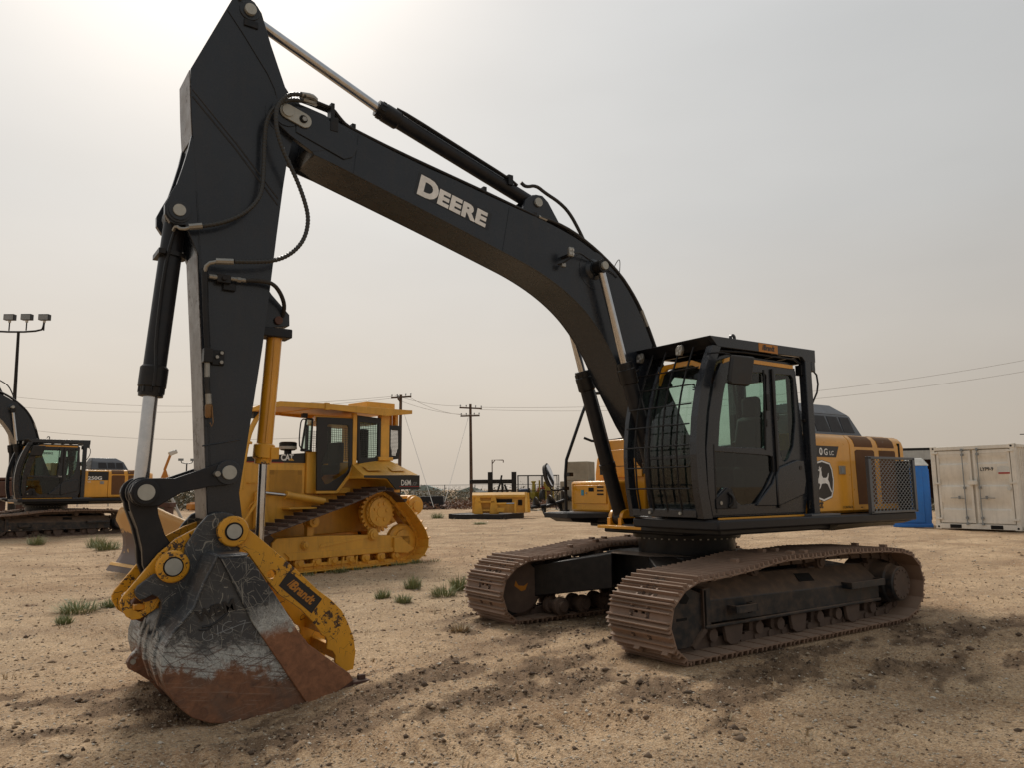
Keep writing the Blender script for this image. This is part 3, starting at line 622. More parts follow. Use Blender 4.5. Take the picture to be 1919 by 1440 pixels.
MB().cyl((5.137, .25, 4.863), (5.137, .30, 4.863), .052, n=24).build('pin', PINM, bo)
MB().cyl((4.996, .28, 4.824), (4.996, .29, 4.824), .036, n=20).build('bolt_slot', HOLE, wpo)
MB().cyl((4.99, .28, 4.822), (4.99, .305, 4.822), .022, n=6).build('bolt', SILVER, wpo)
for x in (2.85, .95): pass
# weld seams across the boom side
for (xa, za, xb, zb) in ((2.759, 4.50, 2.85, 4.01), (4.46, 4.84, 4.50, 4.46)): MB().tube([(xa, B+.001, za), (xb, B+.001, zb)], .004, 6).build('weld_seam', DARK, bo)
# lettering
dxt = Vector((2.994-3.849, 0, 4.398-4.606)).normalized(); zd = Vector((0, 1, 0)).cross(dxt); zd = -zd if zd.z < 0 else zd
def dec(pts, m, nm, y0, y1, par): return MB().prism(pts, y0, y1).build(nm, m, par)
org = Vector((3.855, B+.0045, 4.418))
text('D', .268, DECW, bo, org, dxt, zd, 'letter', .003, .015, 1.12)
text('EERE', .208, DECW, bo, org+dxt*.228, dxt, zd, 'letter', .003, .011, 1.24, 0, 1.09)
dp = [org-dxt*.02-zd*.02, org-dxt*.02+zd*.215, org+dxt*.18+zd*.215, org+dxt*.225+zd*.172, org+dxt*.86+zd*.172, org+dxt*.86-zd*.02]
dec([(q.x, q.z) for q in dp], DECD, 'decal', B+.0005, B+.002, bo)
# boom cylinder pins and bosses
for sg in (1, -1):
    MB().stack((1.612, sg*.24, 4.01), (0, sg, 0), [(0, .13), (.02, .12), (.04, .08), (.07, .08)], 24).build('cylinder_boss', DARK, bo)
    MB().cyl((1.612, sg*.30, 4.01), (1.612, sg*.455, 4.01), .045, n=20).build('cylinder_pin', PINM, bo)
    MB().prism(circ(1.60, 4.0, .22, 28), sg*B, sg*(B+.004)).build('doubler_ring', DARK, bo)
# work lamp on the boom
lm = MB(); lm.bb(2.02, 2.09, .37, .41, 4.045, 4.15); lmo = lm.build('work_lamp', SILVER, bo, .01)
lc = MB()
for a_ in (-.018, .018):
    for b_ in (-.022, .022): lc.cyl((2.055+a_, .41, 4.098+b_), (2.055+a_, .416, 4.098+b_), .013, n=10)
lc.build('lamp_lens', LEDF, lmo)
MB().bb(2.03, 2.08, .25, .37, 4.06, 4.08).tube([(2.05, .39, 4.04), (2.12, .34, 3.98), (2.16, .30, 3.965), (2.05, .3, 3.99)], .008).build('lamp_bracket', BLACK, lmo)
MB().bb(2.08, 2.13, .3, .34, 3.94, 3.985).build('small_lamp', SILVER, bo, .004)
MB().tube([(2.0, .37, 4.10), (1.9, .36, 4.13), (1.75, .3, 4.11), (1.5, .28, 4.05), (1.35, .262, 4.02), (1.26, .262, 3.97)], .006, 6, 2).tube([(1.95, .33, 4.08), (1.86, .32, 4.14), (1.7, .27, 4.10), (1.45, .262, 4.03)], .005, 6, 2).build('lamp_cable', RUBBER, bo)
MB().tube([(1.27, .2, 4.08), (1.18, .2, 4.22), (1.15, .2, 4.20), (1.17, .2, 4.03)], .005, 6, 2).build('antenna_wire', RUBBER, bo)
# steel tubes and hoses along the top of the boom
def off(pts, y, dz=0.): return [(x, y, z+dz) for x, z in pts]
TU = [(5.0, 5.062), (4.88, 5.055), (4.756, 5.04), (4.704, 5.035), (4.62, 4.95), (4.566, 4.912), (4.476, 4.885), (4.063, 4.795), (3.4, 4.675), (3.089, 4.62), (2.7, 4.543), (2.333, 4.475)]
for yy in (.222, .175, .13): MB().tube(off(TU, yy, .0 if yy > .2 else .012), .0165, 8, 1).build('hydraulic_tube', BLACK, bo)
HU = [(2.333, 4.475), (2.113, 4.455), (1.887, 4.40), (1.656, 4.305), (1.418, 4.178), (1.176, 4.01), (1.013, 3.84), (.891, 3.68), (.768, 3.47), (.62, 3.15), (.4, 2.75)]
for yy in (.225, .18, .14, .02): MB().tube(off(HU, yy, .01 if yy > .2 else .03), .019, 8, 1).build('hose', RUBBER, bo)
for (x, z) in ((3.05, 4.63), (2.40, 4.49), (4.50, 4.91)): MB().bb(x-.02, x+.02, .10, .235, z-.03, z+.035).build('tube_clamp', BLACK, bo, .003)
MB().cyl((2.36, .222, 4.485), (2.25, .222, 4.47), .021, n=8).build('hose_fitting', SILVER, bo); MB().cyl((.86, .225, 3.64), (.77, .225, 3.46), .023, n=8).build('hose_fitting', SILVER, bo)
MB().bb(4.70, 4.735, .17, .262, 4.88, 5.07).bb(4.665, 4.74, .252, .27, 4.80, 4.93).build('tube_bracket', BLACK, bo, .003)
MB().tube([(2.45, .03, 4.92), (2.38, .03, 4.88), (2.25, .04, 4.93), (2.12, .05, 4.86), (1.95, .06, 4.80), (1.80, .07, 4.70), (1.66, .08, 4.50), (1.55, .09, 4.30)], .02, 8, 2).build('hose', RUBBER, bo)
for sg in (1, -1): MB().prism([(2.50, 4.50), (2.44, 4.70), (2.40, 4.735), (2.30, 4.79), (2.21, 4.795), (2.13, 4.74), (1.92, 4.45), (1.85, 4.31)], sg*.06, sg*.105).build('cylinder_lug', DARK, bo, .005)
MB().cyl((2.275, -.13, 4.70), (2.275, .13, 4.70), .05, n=20).build('pin', PINM, bo)
# ---- arm cylinder
def cylinder(nm, base, gland, rod, rb, rr, parent, mb, sleeve=.0):
    base, gland, rod = Vector(base), Vector(gland), Vector(rod); d = (gland-base).normalized()
    o = MB().cyl(base, gland, rb, n=28).stack(base-d*.0, Vector((0, 1, 0)), [(-.06, rb*1.12), (.06, rb*1.12)], 20).build(nm, mb, parent, .004)
    g = MB().stack(gland-d*.20, d, [(0, rb*1.08), (.015, rb*1.22), (.17, rb*1.22), (.18, rb*1.12), (.25, rb*1.06)], 28)
    for i in range(10):
        a_ = 2*PI*i/10; p_ = d.orthogonal().normalized(); q_ = d.cross(p_); c = gland+p_*math.cos(a_)*rb*1.08+q_*math.sin(a_)*rb*1.08; g.cyl(c-d*.02, c+d*.022, .010, n=6)
    g.build('gland', BLACK, o)
    MB().cyl(gland, rod, rr, n=24).build('rod', CHROME, o)
    MB().cyl(rod-Vector((0, rb*.75, 0)), rod+Vector((0, rb*.75, 0)), rr*1.75, n=24).build('rod_eye', BLACK, o)
    return o
ac = cylinder('arm_cylinder', (2.275, 0, 4.72), (4.12, 0, 5.285), (5.42, 0, 5.80), .076, .047, EX, DARKM)
MB().tube([(2.52, .06, 4.86), (2.62, .075, 4.90), (3.3, .075, 5.11), (3.85, .075, 5.28), (3.97, .04, 5.33)], .015, 8, 1).tube([(2.5, -.03, 4.88), (2.62, .02, 4.92), (3.3, .02, 5.125), (3.95, .02, 5.335)], .014, 8, 1).bb(2.60, 2.66, .0, .1, 4.83, 4.94).build('cylinder_tube', BLACK, ac)
# ---- boom cylinders
for sg in (1, -1):
    gl_ = Vector((1.275, sg*.365, 2.91)); bs = Vector((.72, sg*.365, 1.21)); rd = Vector((1.612, sg*.365, 4.01))
    bc = cylinder('boom_cylinder', bs, gl_, rd, .085, .043, EX, DARKM)
    d = (gl_-bs).normalized(); MB().tube([bs+d*.55+Vector((-.1, 0, .02)), bs+d*1.5+Vector((-.11, 0, .03)), gl_+Vector((-.10, 0, -.05)), gl_+Vector((-.2, 0, -.02))], .014, 8, 1).build('cylinder_tube', BLACK, bc)
    MB().stack(bs+d*.62, d, [(0, .10), (.06, .10)], 20).bb(.84, .94, sg*.365-.12, sg*.365+.02, 1.72, 1.78).build('clamp_band', BLACK, bc)
    for q in (-.095, .095): MB().stack((.72, sg*.365+q-.028, 1.21), (0, 1, 0), [(0, .10), (.056, .10)], 24).bb(.6, .84, sg*.365+q-.028, sg*.365+q+.028, 1.10, 1.21).build('foot_lug', YEL, dko, .006)
# ---- arm
AR = [(5.514, 5.842), (5.60, 5.815), (5.629, 5.768), (5.928, 5.038), (5.910, 4.752), (5.897, 4.593), (5.861, 4.256), (5.835, 4.034), (5.802, 3.544), (5.716, 2.489), (5.651, 1.612), (5.62, 1.26), (5.56, 1.13), (5.45, 1.10), (5.37, 1.18), (5.36, 1.30), (5.400, 1.551), (5.349, 1.968), (5.257, 2.760), (5.211, 3.273), (5.169, 3.765), (5.129, 4.195), (5.105, 4.402), (5.07, 4.60), (5.03, 4.78), (5.01, 4.86), (5.03, 4.98), (5.141, 5.12), (5.280, 5.473), (5.330, 5.620), (5.372, 5.738), (5.435, 5.817)]
arm = MB().prism(AR, -.19, .19).build('arm', DARK, EX, .006)
for sg in (1, -1): MB().prism(AR, sg*.188, sg*.2).build('side_plate', DARK, arm)
fr_ = [(5.93, 5.03), (5.912, 4.752), (5.899, 4.593), (5.885, 4.45)]; fl_ = [(5.803, 3.50), (5.717, 2.489), (5.652, 1.612), (5.632, 1.35)]
def strip(pts, y0, y1, t, nm, m, par):
    q = [(x+t, z) for x, z in pts]; return MB().prism(pts+q[::-1], y0, y1).build(nm, m, par)
strip(fr_, -.185, .185, .006, 'sky_sheen_face', SHEENF, arm); strip(fl_, -.185, .185, .006, 'sky_sheen_face', SHEENF, arm)  # front strips coloured light as if mirroring the bright sky
capp = [(5.50, 5.845), (5.612, 5.80), (5.66, 5.66), (5.53, 5.50), (5.30, 5.19), (5.235, 5.07), (5.19, 4.92), (5.155, 4.99), (5.145, 5.12), (5.282, 5.473), (5.372, 5.738), (5.435, 5.817)]
MB().prism(capp, .2, .209).build('doubler_plate', DARK, arm, .003); MB().prism(capp, -.209, -.2).build('doubler_plate', DARK, arm)
MB().tube([(5.90, 4.90), (5.5, 4.60)] and [(5.905, .2, 4.86), (5.55, .2, 4.50), (5.17, .2, 4.08)], .007, 6).tube([(5.903, .2, 4.80), (5.55, .2, 4.445), (5.17, .2, 4.02)], .007, 6).tube([(5.835, .2, 4.0), (5.70, .2, 2.6), (5.63, .2, 1.7)], .006, 6).tube([(5.70, .2, 1.92), (5.40, .2, 1.98)], .006, 6).build('weld_seam', DARK, arm)
for sg in (1, -1): MB().prism(circ(5.125, 4.86, .185, 32), sg*.2, sg*.205).build('doubler_ring', DARK, arm)
for (x, z, r, y) in ((5.475, 5.72, .05, .25), (5.505, 1.712, .055, .30)):
    MB().stack((x, -y+.03, z), (0, 1, 0), [(0, r*1.75), (2*y-.06, r*1.75)], 28).build('pin_boss', DARK, arm, .004); MB().cyl((x, -y, z), (x, y, z), r, n=24).build('pin', PINM, arm)
MB().bb(5.40, 5.52, .205, .225, 5.57, 5.63).build('pin_lock', BLACK, arm, .002); MB().cyl((5.56, .2, 5.80), (5.56, .235, 5.80), .014, n=8).build('grease_fitting', SILVER, arm)
brk = [(5.893, 4.47), (5.915, 4.33), (5.95, 4.17), (5.985, 4.03), (6.030, 3.93), (6.066, 3.84), (6.062, 3.76), (6.02, 3.70), (5.95, 3.69), (5.905, 3.70), (5.86, 3.60), (5.80, 3.47), (5.74, 3.55), (5.80, 4.27)]
for sg in (1, -1):
    MB().prism(brk, sg*.145, sg*.1985).build('cylinder_bracket', DARK, arm, .004)
    MB().stack((5.963, sg*.2, 3.80), (0, sg, 0), [(0, .095), (.012, .095), (.014, .078), (.03, .078)], 28).build('pin_boss', DARK, arm)
MB().cyl((5.963, -.245, 3.80), (5.963, .245, 3.80), .048, n=24).build('pin', PINM, arm)
# lug for the thumb cylinder on the machine side of the arm
MB().prism([(5.235, 3.10), (5.22, 3.35), (5.15, 3.26), (5.05, 3.16), (4.99, 3.10), (4.985, 3.0), (5.22, 2.95)], -.06, .06).build('thumb_lug', DARK, arm, .005)
MB().bb(4.97, 5.24, -.09, .10, 2.885, 2.965).build('thumb_stop', DARKM, arm, .01)
MB().cyl((5.09, -.09, 3.035), (5.09, .09, 3.035), .035, n=16).build('pin', RUST, arm)
# ---- bucket cylinder
cylinder('bucket_cylinder', (5.945, 0, 3.80), (6.055, 0, 2.36), (6.095, 0, 1.562), .086, .055, EX, DARKM)
bcy = bpy.data.objects['bucket_cylinder']
MB().tube([(5.95, .10, 3.70), (5.985, .10, 3.60), (6.03, .09, 3.3), (6.06, .092, 2.75), (6.05, .112, 2.55), (6.06, .118, 2.38)], .013, 8, 1).stack((5.956, 0, 3.50), (.076, 0, -1), [(0, .105), (.035, .105)], 24).bb(6.03, 6.08, -.13, .13, 3.46, 3.50).build('cylinder_tube', BLACK, bcy)
# ---- link plates
for sg in (1, -1):
    hl = [(6.10, 1.665), (6.0, 1.668), (5.9, 1.665), (5.6, 1.775), (5.52, 1.80), (5.44, 1.77), (5.415, 1.70), (5.45, 1.63), (5.52, 1.61), (5.65, 1.60), (5.85, 1.555), (6.0, 1.46), (6.10, 1.455), (6.18, 1.49), (6.205, 1.56), (6.18, 1.63)]
    s = MB().prism(hl, sg*.215, sg*.255).build('side_link', DARKM, EX, .006)
    MB().stack((6.10, sg*.25, 1.562), (0, sg, 0), [(0, .10), (.025, .10), (.028, .085), (.045, .085)], 28).build('pin_boss', DARKM, s)
    MB().cyl((6.10, sg*.26, 1.562), (6.10, sg*.31, 1.562), .06, n=24).build('pin', PINM, s)
    if sg == 1: MB().cyl((5.60, .25, 1.70), (5.60, .32, 1.70), .022, n=10).build('pin_lock', SILVER, s)
kn = MB()
for y0, y1, r in ((-.205, -.14, .105), (-.135, -.10, .115), (.10, .135, .115), (.14, .205, .105)): kn.stack((6.10, y0, 1.562), (0, 1, 0), [(0, r), (y1-y0, r)], 24)
pl_ = [(6.205, 1.56), (6.18, 1.44), (6.125, 1.30), (6.085, 1.15), (6.072, 1.02), (6.03, .92), (5.93, .885), (5.83, .93), (5.80, 1.02), (5.85, 1.12), (5.93, 1.24), (5.985, 1.40), (6.0, 1.52), (6.02, 1.62), (6.10, 1.665), (6.17, 1.64)]
for sg in (1, -1): kn.prism(pl_, sg*.10, sg*.165)
kn.prism([(6.16, 1.42), (6.10, 1.28), (6.06, 1.12), (5.95, .95), (5.88, 1.05), (5.95, 1.25), (6.01, 1.42)], -.10, .10)
kn.build('power_link', DARKM, EX, .008)
# ---- quick coupler (yellow) between arm and bucket
cpo = [(5.50, 1.345), (5.58, 1.335), (5.718, 1.285), (5.861, 1.21), (5.98, 1.105), (6.094, .955), (6.204, .815), (6.222, .775), (6.215, .735), (6.175, .667), (6.135, .638), (6.08, .642), (5.98, .70), (5.95, .76), (5.93, .85), (5.82, .88), (5.66, 1.0), (5.55, 1.12), (5.46, 1.14), (5.40, 1.20), (5.41, 1.29)]
slot = [(6.155, .775), (6.125, .80), (6.055, .745), (6.05, .705), (6.09, .69), (6.13, .71)]
cp = None
for sg in (1, -1):
    m = MB().plate(cpo, [slot], sg*.19, sg*.225)
    if cp is None: cp = m.build('quick_coupler', YELD, EX, .006)
    else: m.build('coupler_plate', YELD, cp, .006)
MB().bb(5.95, 6.12, -.19, .19, .70, .74).bb(5.5, 5.75, -.19, .19, 1.0, 1.04).build('coupler_web', YELD, cp, .005)
MB().prism([(6.05, .60), (6.16, .66), (6.10, .80), (6.03, .82), (5.96, .76)], -.12, .12).build('coupler_hook', RUST, cp, .01)
MB().prism([(6.14, .86), (6.02, .87), (5.97, .83), (5.98, .78), (6.06, .76)], .226, .245).build('lock_lever', RUST, cp, .004)
# ---- bucket
BO = [(5.676, 1.104), (5.463, 1.092), (5.414, 1.036), (5.276, .833), (5.183, .695), (5.069, .516), (4.982, .408), (4.809, .274), (4.648, .153), (4.615, .095), (4.788, .002), (4.986, -.018), (5.172, -.046), (5.48, -.068), (5.60, -.062), (5.677, -.046), (5.796, .01), (5.87, .075), (5.93, .155), (5.985, .26), (6.012, .36), (6.012, .44), (5.995, .51), (5.95, .60), (5.874, .687), (5.82, .754), (5.766, .909), (5.699, 1.053)]
BW = .70
bk = MB()
wr = [BO[9]]+BO[10:]+[BO[0], BO[1]]                    # wrapper, from the lip round the back to the hinge
def inset(pts, t):
    q = []
    for i, p in enumerate(pts):
        a = Vector(pts[max(i-1, 0)]); b = Vector(pts[min(i+1, len(pts)-1)]); d = (b-a).normalized(); q.append((p[0]-d.y*t, p[1]+d.x*t))
    return q
wi = inset(wr, .025)
bk.prism(wr+wi[::-1], -BW+.02, BW-.02)
bko = bk.build('bucket', BUCKM, EX, .004)
for sg in (1, -1): MB().prism(BO, sg*(BW-.028), sg*BW).build('side_plate', BUCKM, bko, .006)
cutp = [(5.655, 1.085)]+BO[1:12]+[(5.294, .438), (5.418, .622)]
cutp[1] = (5.455, 1.085)
for sg in (1, -1): MB().prism(cutp, sg*BW, sg*(BW+.022)).build('side_cutter', CUTM, bko, .006)
MB().prism([(4.615, .095), (4.53, .06), (4.52, .03), (4.62, .03), (4.80, -.03), (5.02, -.055), (5.0, -.02), (4.788, .01)], -BW-.01, BW+.02).build('cutting_edge', RUST, bko, .006)
for yy in (BW+.03,): MB().bb(4.48, 4.62, yy-.10, yy+.01, .04, .085).bb(4.50, 4.56, yy-.07, yy-.03, .08, .12).build('lip_corner', RUST, bko, .006)
rim = MB(); rp = [(p[0], BW+.012, p[1]) for p in BO[22:]+[BO[0]]+[(5.665, 1.094), (5.47, 1.094)]]; rim.tube(rp, .010, 6); rim.build('edge_bead', BUCKM, bko)
for (x, z) in ((5.13, .53), (5.26, .30), (5.32, .74), (5.2, .16), (5.55, .12)): MB().stack((x, BW+.018, z), (0, 1, 0), [(0, .017), (.01, .017)], 16).build('bolt_head', PINM if (x, z) == (5.13, .53) else BUCKM, bko)
ear = [(5.80, 1.17), (5.755, 1.24), (5.721, 1.30), (5.655, 1.378), (5.60, 1.40), (5.54, 1.405), (5.466, 1.385), (5.39, 1.31), (5.37, 1.20), (5.42, 1.05), (5.62, .90), (5.80, .66), (5.98, .44), (6.005, .52), (5.975, .62), (5.955, .70), (5.955, .76), (5.98, .795), (6.02, .815), (6.07, .79), (6.105, .785), (6.13, .815), (6.138, .85), (6.12, .885), (6.018, .962), (5.975, .965), (5.93, .95), (5.86, .97), (5.82, 1.03)]
for sg in (1, -1): MB().prism(ear, sg*.248, sg*.29).build('hinge_ear', BUCKM, bko, .006)
MB().bb(5.45, 5.67, -.69, .69, 1.085, 1.11).build('torque_plate', BUCKM, bko, .01)
for (y0) in (-.12,): 
    MB().prism([(5.985, .60), (6.02, .48), (6.03, .38), (6.075, .33), (6.105, .28), (6.09, .235), (6.02, .19), (5.93, .12), (5.82, -.02), (5.70, -.06), (5.80, .05), (5.93, .18), (5.99, .30)], y0-.035, y0+.035).build('wear_strap', BUCKM, bko, .006)
    MB().cyl((6.062, y0-.04, .285), (6.062, y0+.04, .285), .02, n=14).build('strap_bolt', PINM, bko)
for y0 in (.45, .1): MB().prism([(6.0, .58), (6.03, .44), (6.03, .34), (5.98, .20), (5.99, .34), (5.985, .45)], y0-.04, y0+.04).build('wear_strip', BUCKM, bko, .004)
for (x, z) in ((5.893, 1.012), (5.474, 1.256)):
    r = .118 if x > 5.7 else .112
    for sg in (1, -1): MB().stack((x, sg*.285, z), (0, sg, 0), [(0, r), (.035, r), (.045, r*.93), (.05, r*.62)], 32).build('pin_collar', YELD, bko)
    MB().cyl((x, -.345, z), (x, .345, z), .062, n=28).build('pin', PINM, bko)
    MB().cyl((x, .30, z), (x, .337, z), .073, n=28).build('grease_ring', HOLE, bko)
# raised maker's mark and scratched letters
sx_, sz_ = Vector((-1, 0, .32)), Vector((-.32, 0, -1))
mk = text('WBM', .115, DECD, bko, (5.79, BW-.006, .65), (-1, 0, .26), (.26, 0, 1), 'raised_mark', .034, .003, 1.0)
MB().tube([(5.76, BW+.002, .615), (5.70, BW+.002, .62), (5.64, BW+.002, .65), (5.58, BW+.002, .70)], .008, 6, 1).tube([(5.78, BW+.002, .60), (5.73, BW+.002, .59), (5.69, BW+.002, .61)], .007, 6, 1).build('raised_swoosh', DECD, bko)
for s_, x0, z0 in (('G', 5.76, .505), ('I', 5.66, .53), ('G', 5.625, .54), ('7', 5.50, .54)): text(s_, .13, STEELW, bko, (x0, BW+.0005, z0), (-1, 0, .18), (.12, 0, 1), 'scratched_letter', .002, -.0042, 1.0)
MB().tube([(5.66, BW+.001, .555), (5.57, BW+.001, .58), (5.48, BW+.001, .61), (5.40, BW+.001, .615)], .0022, 5, 1).tube([(5.40, BW+.001, .53), (5.37, BW+.001, .56), (5.385, BW+.001, .50)], .002, 5).build('scratch', STEELW, bko)
# ---- thumb
th = [(5.561, 1.328), (5.50, 1.372), (5.433, 1.345), (5.364, 1.280), (5.234, 1.171), (5.071, 1.030), (4.928, .901), (4.766, .749), (4.657, .667), (4.56, .57), (4.50, .46), (4.45, .34), (4.43, .22), (4.447, .085), (4.52, .075), (4.608, .158), (4.609, .214), (4.633, .252), (4.685, .276), (4.681, .342), (4.696, .372), (4.728, .390), (4.805, .498), (4.914, .614), (4.987, .668), (5.092, .742), (5.20, .87), (5.356, 1.09), (5.44, 1.145), (5.53, 1.16)]
t1 = MB().plate(th, [circ(5.159, .907, .035, 18)], .30, .335).build('thumb', YELD, EX, .005)
MB().plate(th, [circ(5.159, .907, .035, 18)], -.335, -.30).build('thumb_plate', YELD, t1, .005)
for (x, z, dx, dz) in ((4.62, .42, .05, .12), (4.9, .76, .16, .05), (4.56, .22, .05, .10)): MB().bb(x-dx/2, x+dx/2, -.30, .30, z-dz/2, z+dz/2).build('cross_bar', YELD, t1, .005)
MB().stack((5.474, .325, 1.256), (0, 1, 0), [(0, .118), (.035, .118), (.045, .11), (.047, .07)], 32).build('thumb_hub', YELD, t1)
MB().cyl((5.474, .33, 1.256), (5.474, .378, 1.256), .070, n=28).build('grease_ring', HOLE, t1); MB().cyl((5.474, .34, 1.256), (5.474, .385, 1.256), .056, n=28).build('pin', PINM, t1)
MB().prism([(5.018, .922), (4.735, .68), (4.822, .572), (5.10, .815)], .335, .3375).build('name_decal', DECD, t1)
dx_ = (Vector((4.74, 0, .675))-Vector((5.018, 0, .908))).normalized(); dz_ = Vector((-dx_.z, 0, dx_.x)); dz_ = dz_ if dz_.z > 0 else -dz_
o_b = Vector((5.092, .3385, .823))+dx_*.075+dz_*.028
text('Brandt', .098, DECO, t1, o_b, dx_, dz_, 'letters', .0012, .0035, .88, .25)
for k in range(2): 
    c0 = o_b-dx_*(.026-.017*k)+dz_*.002; MB().add([c0+dx_*0, c0+dx_*.010, c0+dx_*.030+dz_*.068, c0+dx_*.020+dz_*.068], [(0, 1, 2, 3)]).build('stripe', DECO, t1)
# ---- thumb cylinder
tb = Vector((5.09, 0, 3.03)); tg = Vector((5.155, 0, 1.86)); tr = Vector((5.165, 0, 1.0)); d = (tg-tb).normalized()
tc_ = MB().cyl(tb+d*.06, tg, .066, n=28).build('thumb_cylinder', YEL, EX)
MB().stack(tg-d*.10, d, [(0, .075), (.01, .088), (.12, .088), (.13, .07), (.17, .068)], 28).bb(5.05, 5.12, .04, .09, 1.83, 1.93).build('gland', YELD, tc_, .003)
MB().cyl(tg, tr, .034, n=22).build('rod', CHROME, tc_); MB().cyl((tr.x, -.07, tr.z), (tr.x, .07, tr.z), .06, n=20).build('rod_eye', YELD, tc_)
MB().tube([(5.11, .062, 2.9), (5.13, .066, 2.4), (5.16, .07, 1.95)], .009, 6).build('cylinder_tube', YEL, tc_)
# ---- arm hoses, pipes and valves
HA = [(5.008, 5.007), (5.122, 4.992), (5.190, 4.942), (5.252, 4.855), (5.267, 4.753), (5.254, 4.629), (5.206, 4.486), (5.136, 4.352), (5.045, 4.184), (4.969, 3.989), (4.950, 3.858), (4.985, 3.695), (5.086, 3.559), (5.226, 3.471), (5.416, 3.431), (5.56, 3.411)]
HB = [(4.993, 4.985), (5.144, 4.954), (5.262, 4.850), (5.322, 4.726), (5.329, 4.550), (5.326, 4.327), (5.332, 4.108), (5.376, 3.974), (5.489, 3.834), (5.650, 3.731), (5.80, 3.682)]
h1 = MB().tube([(x, .36, z) for x, z in HA], .0195, 10, 2, .015).build('guarded_hose', HOSEM, arm)
MB().tube([(5.05, .36, 5.005), (4.95, .34, 5.03), (4.88, .25, 5.06)], .025, 8, 1).build('hose_fitting', SILVER, h1)
MB().tube([(5.56, .355, 3.411), (5.69, .33, 3.40)], .026, 8).tube([(5.66, .335, 3.402), (5.75, .29, 3.38), (5.757, .26, 3.30)], .017, 8, 1).build('hose_fitting', SILVER, h1)
h2 = MB().tube([(x, .30+.02*math.sin(i), z) for i, (x, z) in enumerate(HB)], .0195, 10, 2, .015).build('guarded_hose', HOSEM, arm)
MB().tube([(5.80, .30, 3.682), (5.895, .28, 3.66)], .026, 8).tube([(5.86, .286, 3.667), (5.94, .24, 3.64), (5.975, .2, 3.68), (5.98, .13, 3.66)], .014, 8, 1).build('hose_fitting', SILVER, h2)
MB().tube([(5.02, .31, 4.99), (4.93, .28, 5.01), (4.86, .20, 5.05)], .025, 8, 1).build('hose_fitting', SILVER, h2)
MB().tube([(5.43, .26, 3.298), (5.314, .27, 3.308), (5.209, .27, 3.304), (5.116, .2, 3.243), (5.05, .12, 3.149), (5.05, .02, 3.05)], .018, 10, 2).build('hose', RUBBER, arm)
vb = MB().tube([(5.755, .26, 3.33), (5.735, .255, 3.02), (5.705, .25, 2.70)], .024, 10).build('arm_pipe', BLACK, arm)
MB().bb(5.55, 5.66, .2, .27, 3.25, 3.32).bb(5.50, 5.60, .2, .235, 3.20, 3.26).cyl((5.605, .27, 3.285), (5.605, .29, 3.285), .02, n=10).build('valve_block', BLACK, vb, .005)
MB().cyl((5.72, .25, 3.29), (5.655, .25, 3.29), .020, n=8).build('hose_fitting', SILVER, vb); MB().cyl((5.55, .25, 3.295), (5.42, .255, 3.298), .018, n=8).cyl((5.50, .25, 3.296), (5.47, .25, 3.297), .024, n=6).build('hose_fitting', SILVER, vb)
MB().bb(5.665, 5.735, .2, .28, 2.585, 2.70).bb(5.565, 5.66, .2, .225, 2.575, 2.70).build('valve_block', BLACK, vb, .006)
bt = MB()
for (x, z) in ((5.59, 2.675), (5.59, 2.60), (5.625, 2.64)): bt.cyl((x, .225, z), (x, .245, z), .014, n=8)
bt.cyl((5.70, .24, 2.585), (5.695, .24, 2.47), .022, n=8); bt.build('valve_bolts', SILVER, vb)
MB().tube([(5.695, .24, 2.48), (5.69, .24, 2.38), (5.68, .24, 2.32)], .021, 10).build('hose_stub', RUBBER, vb)
MB().cyl((5.68, .24, 2.33), (5.672, .24, 2.25), .024, n=10).build('hose_fitting', SILVER, vb)
MB().stack((5.672, .24, 2.25), (-.03, 0, -1), [(0, .022), (.01, .03), (.09, .03), (.11, .022)], 12).tube([(5.655, .27, 2.23), (5.64, .27, 2.1), (5.65, .27, 2.07), (5.665, .27, 2.1)], .004, 5).build('quick_connector', BRONZ, vb)
# ---- cab
cab = MB().bb(-.62, 1.06, .47, 1.25, 1.25, 1.33).build('cab', DARKCAB, EX, .01)
def front_x(z):                                       # bowed front of cab and guard
    zz = [1.25, 1.55, 1.95, 2.30, 2.60, 2.85, 3.05]; xx = [1.195, 1.255, 1.27, 1.225, 1.145, 1.045, .94]
    return float(np.interp(z, zz, xx))
co = [(.98, 1.27), (1.03, 1.55), (1.03, 1.95), (.96, 2.35), (.86, 2.68), (.74, 2.88), (.62, 2.93), (-.50, 2.93), (-.56, 2.90), (-.60, 2.40), (-.655, 1.90), (-.655, 1.46), (-.60, 1.30), (-.56, 1.27)]
Ah = [(.84, 1.98), (.80, 2.25), (.73, 2.52), (.645, 2.75), (.60, 2.785), (.02, 2.83), (-.02, 2.80), (.055, 2.00), (.09, 1.98)]
Bh = [(-.18, 2.83), (-.47, 2.84), (-.51, 2.80), (-.505, 2.30), (-.44, 2.02), (-.33, 1.87), (-.27, 1.835), (-.22, 1.86), (-.195, 1.93), (-.17, 2.4)]
Ch = [(.91, 1.93), (.0, 1.90), (-.045, 1.88), (-.05, 1.73), (.10, 1.55), (.27, 1.385), (.52, 1.37), (.64, 1.44), (.67, 1.55), (.78, 1.56), (.90, 1.47)]
MB().plate(co, [Ah, Bh, Ch], 1.215, 1.262).build('side_frame', DARKCAB, cab, .006)
for nm, h_, m_ in (('window', Ah, GLASS), ('window', Bh, GLASS), ('window', Ch, GLASSD)): MB().prism(h_, 1.232, 1.238).build(nm, m_, cab)
MB().plate(co, [[(.88, 1.60), (.90, 1.95), (.83, 2.35), (.72, 2.72), (.62, 2.83), (-.42, 2.83), (-.48, 2.4), (-.52, 1.75), (-.45, 1.60)]], .455, .49).build('side_frame', DARKCAB, cab, .006)
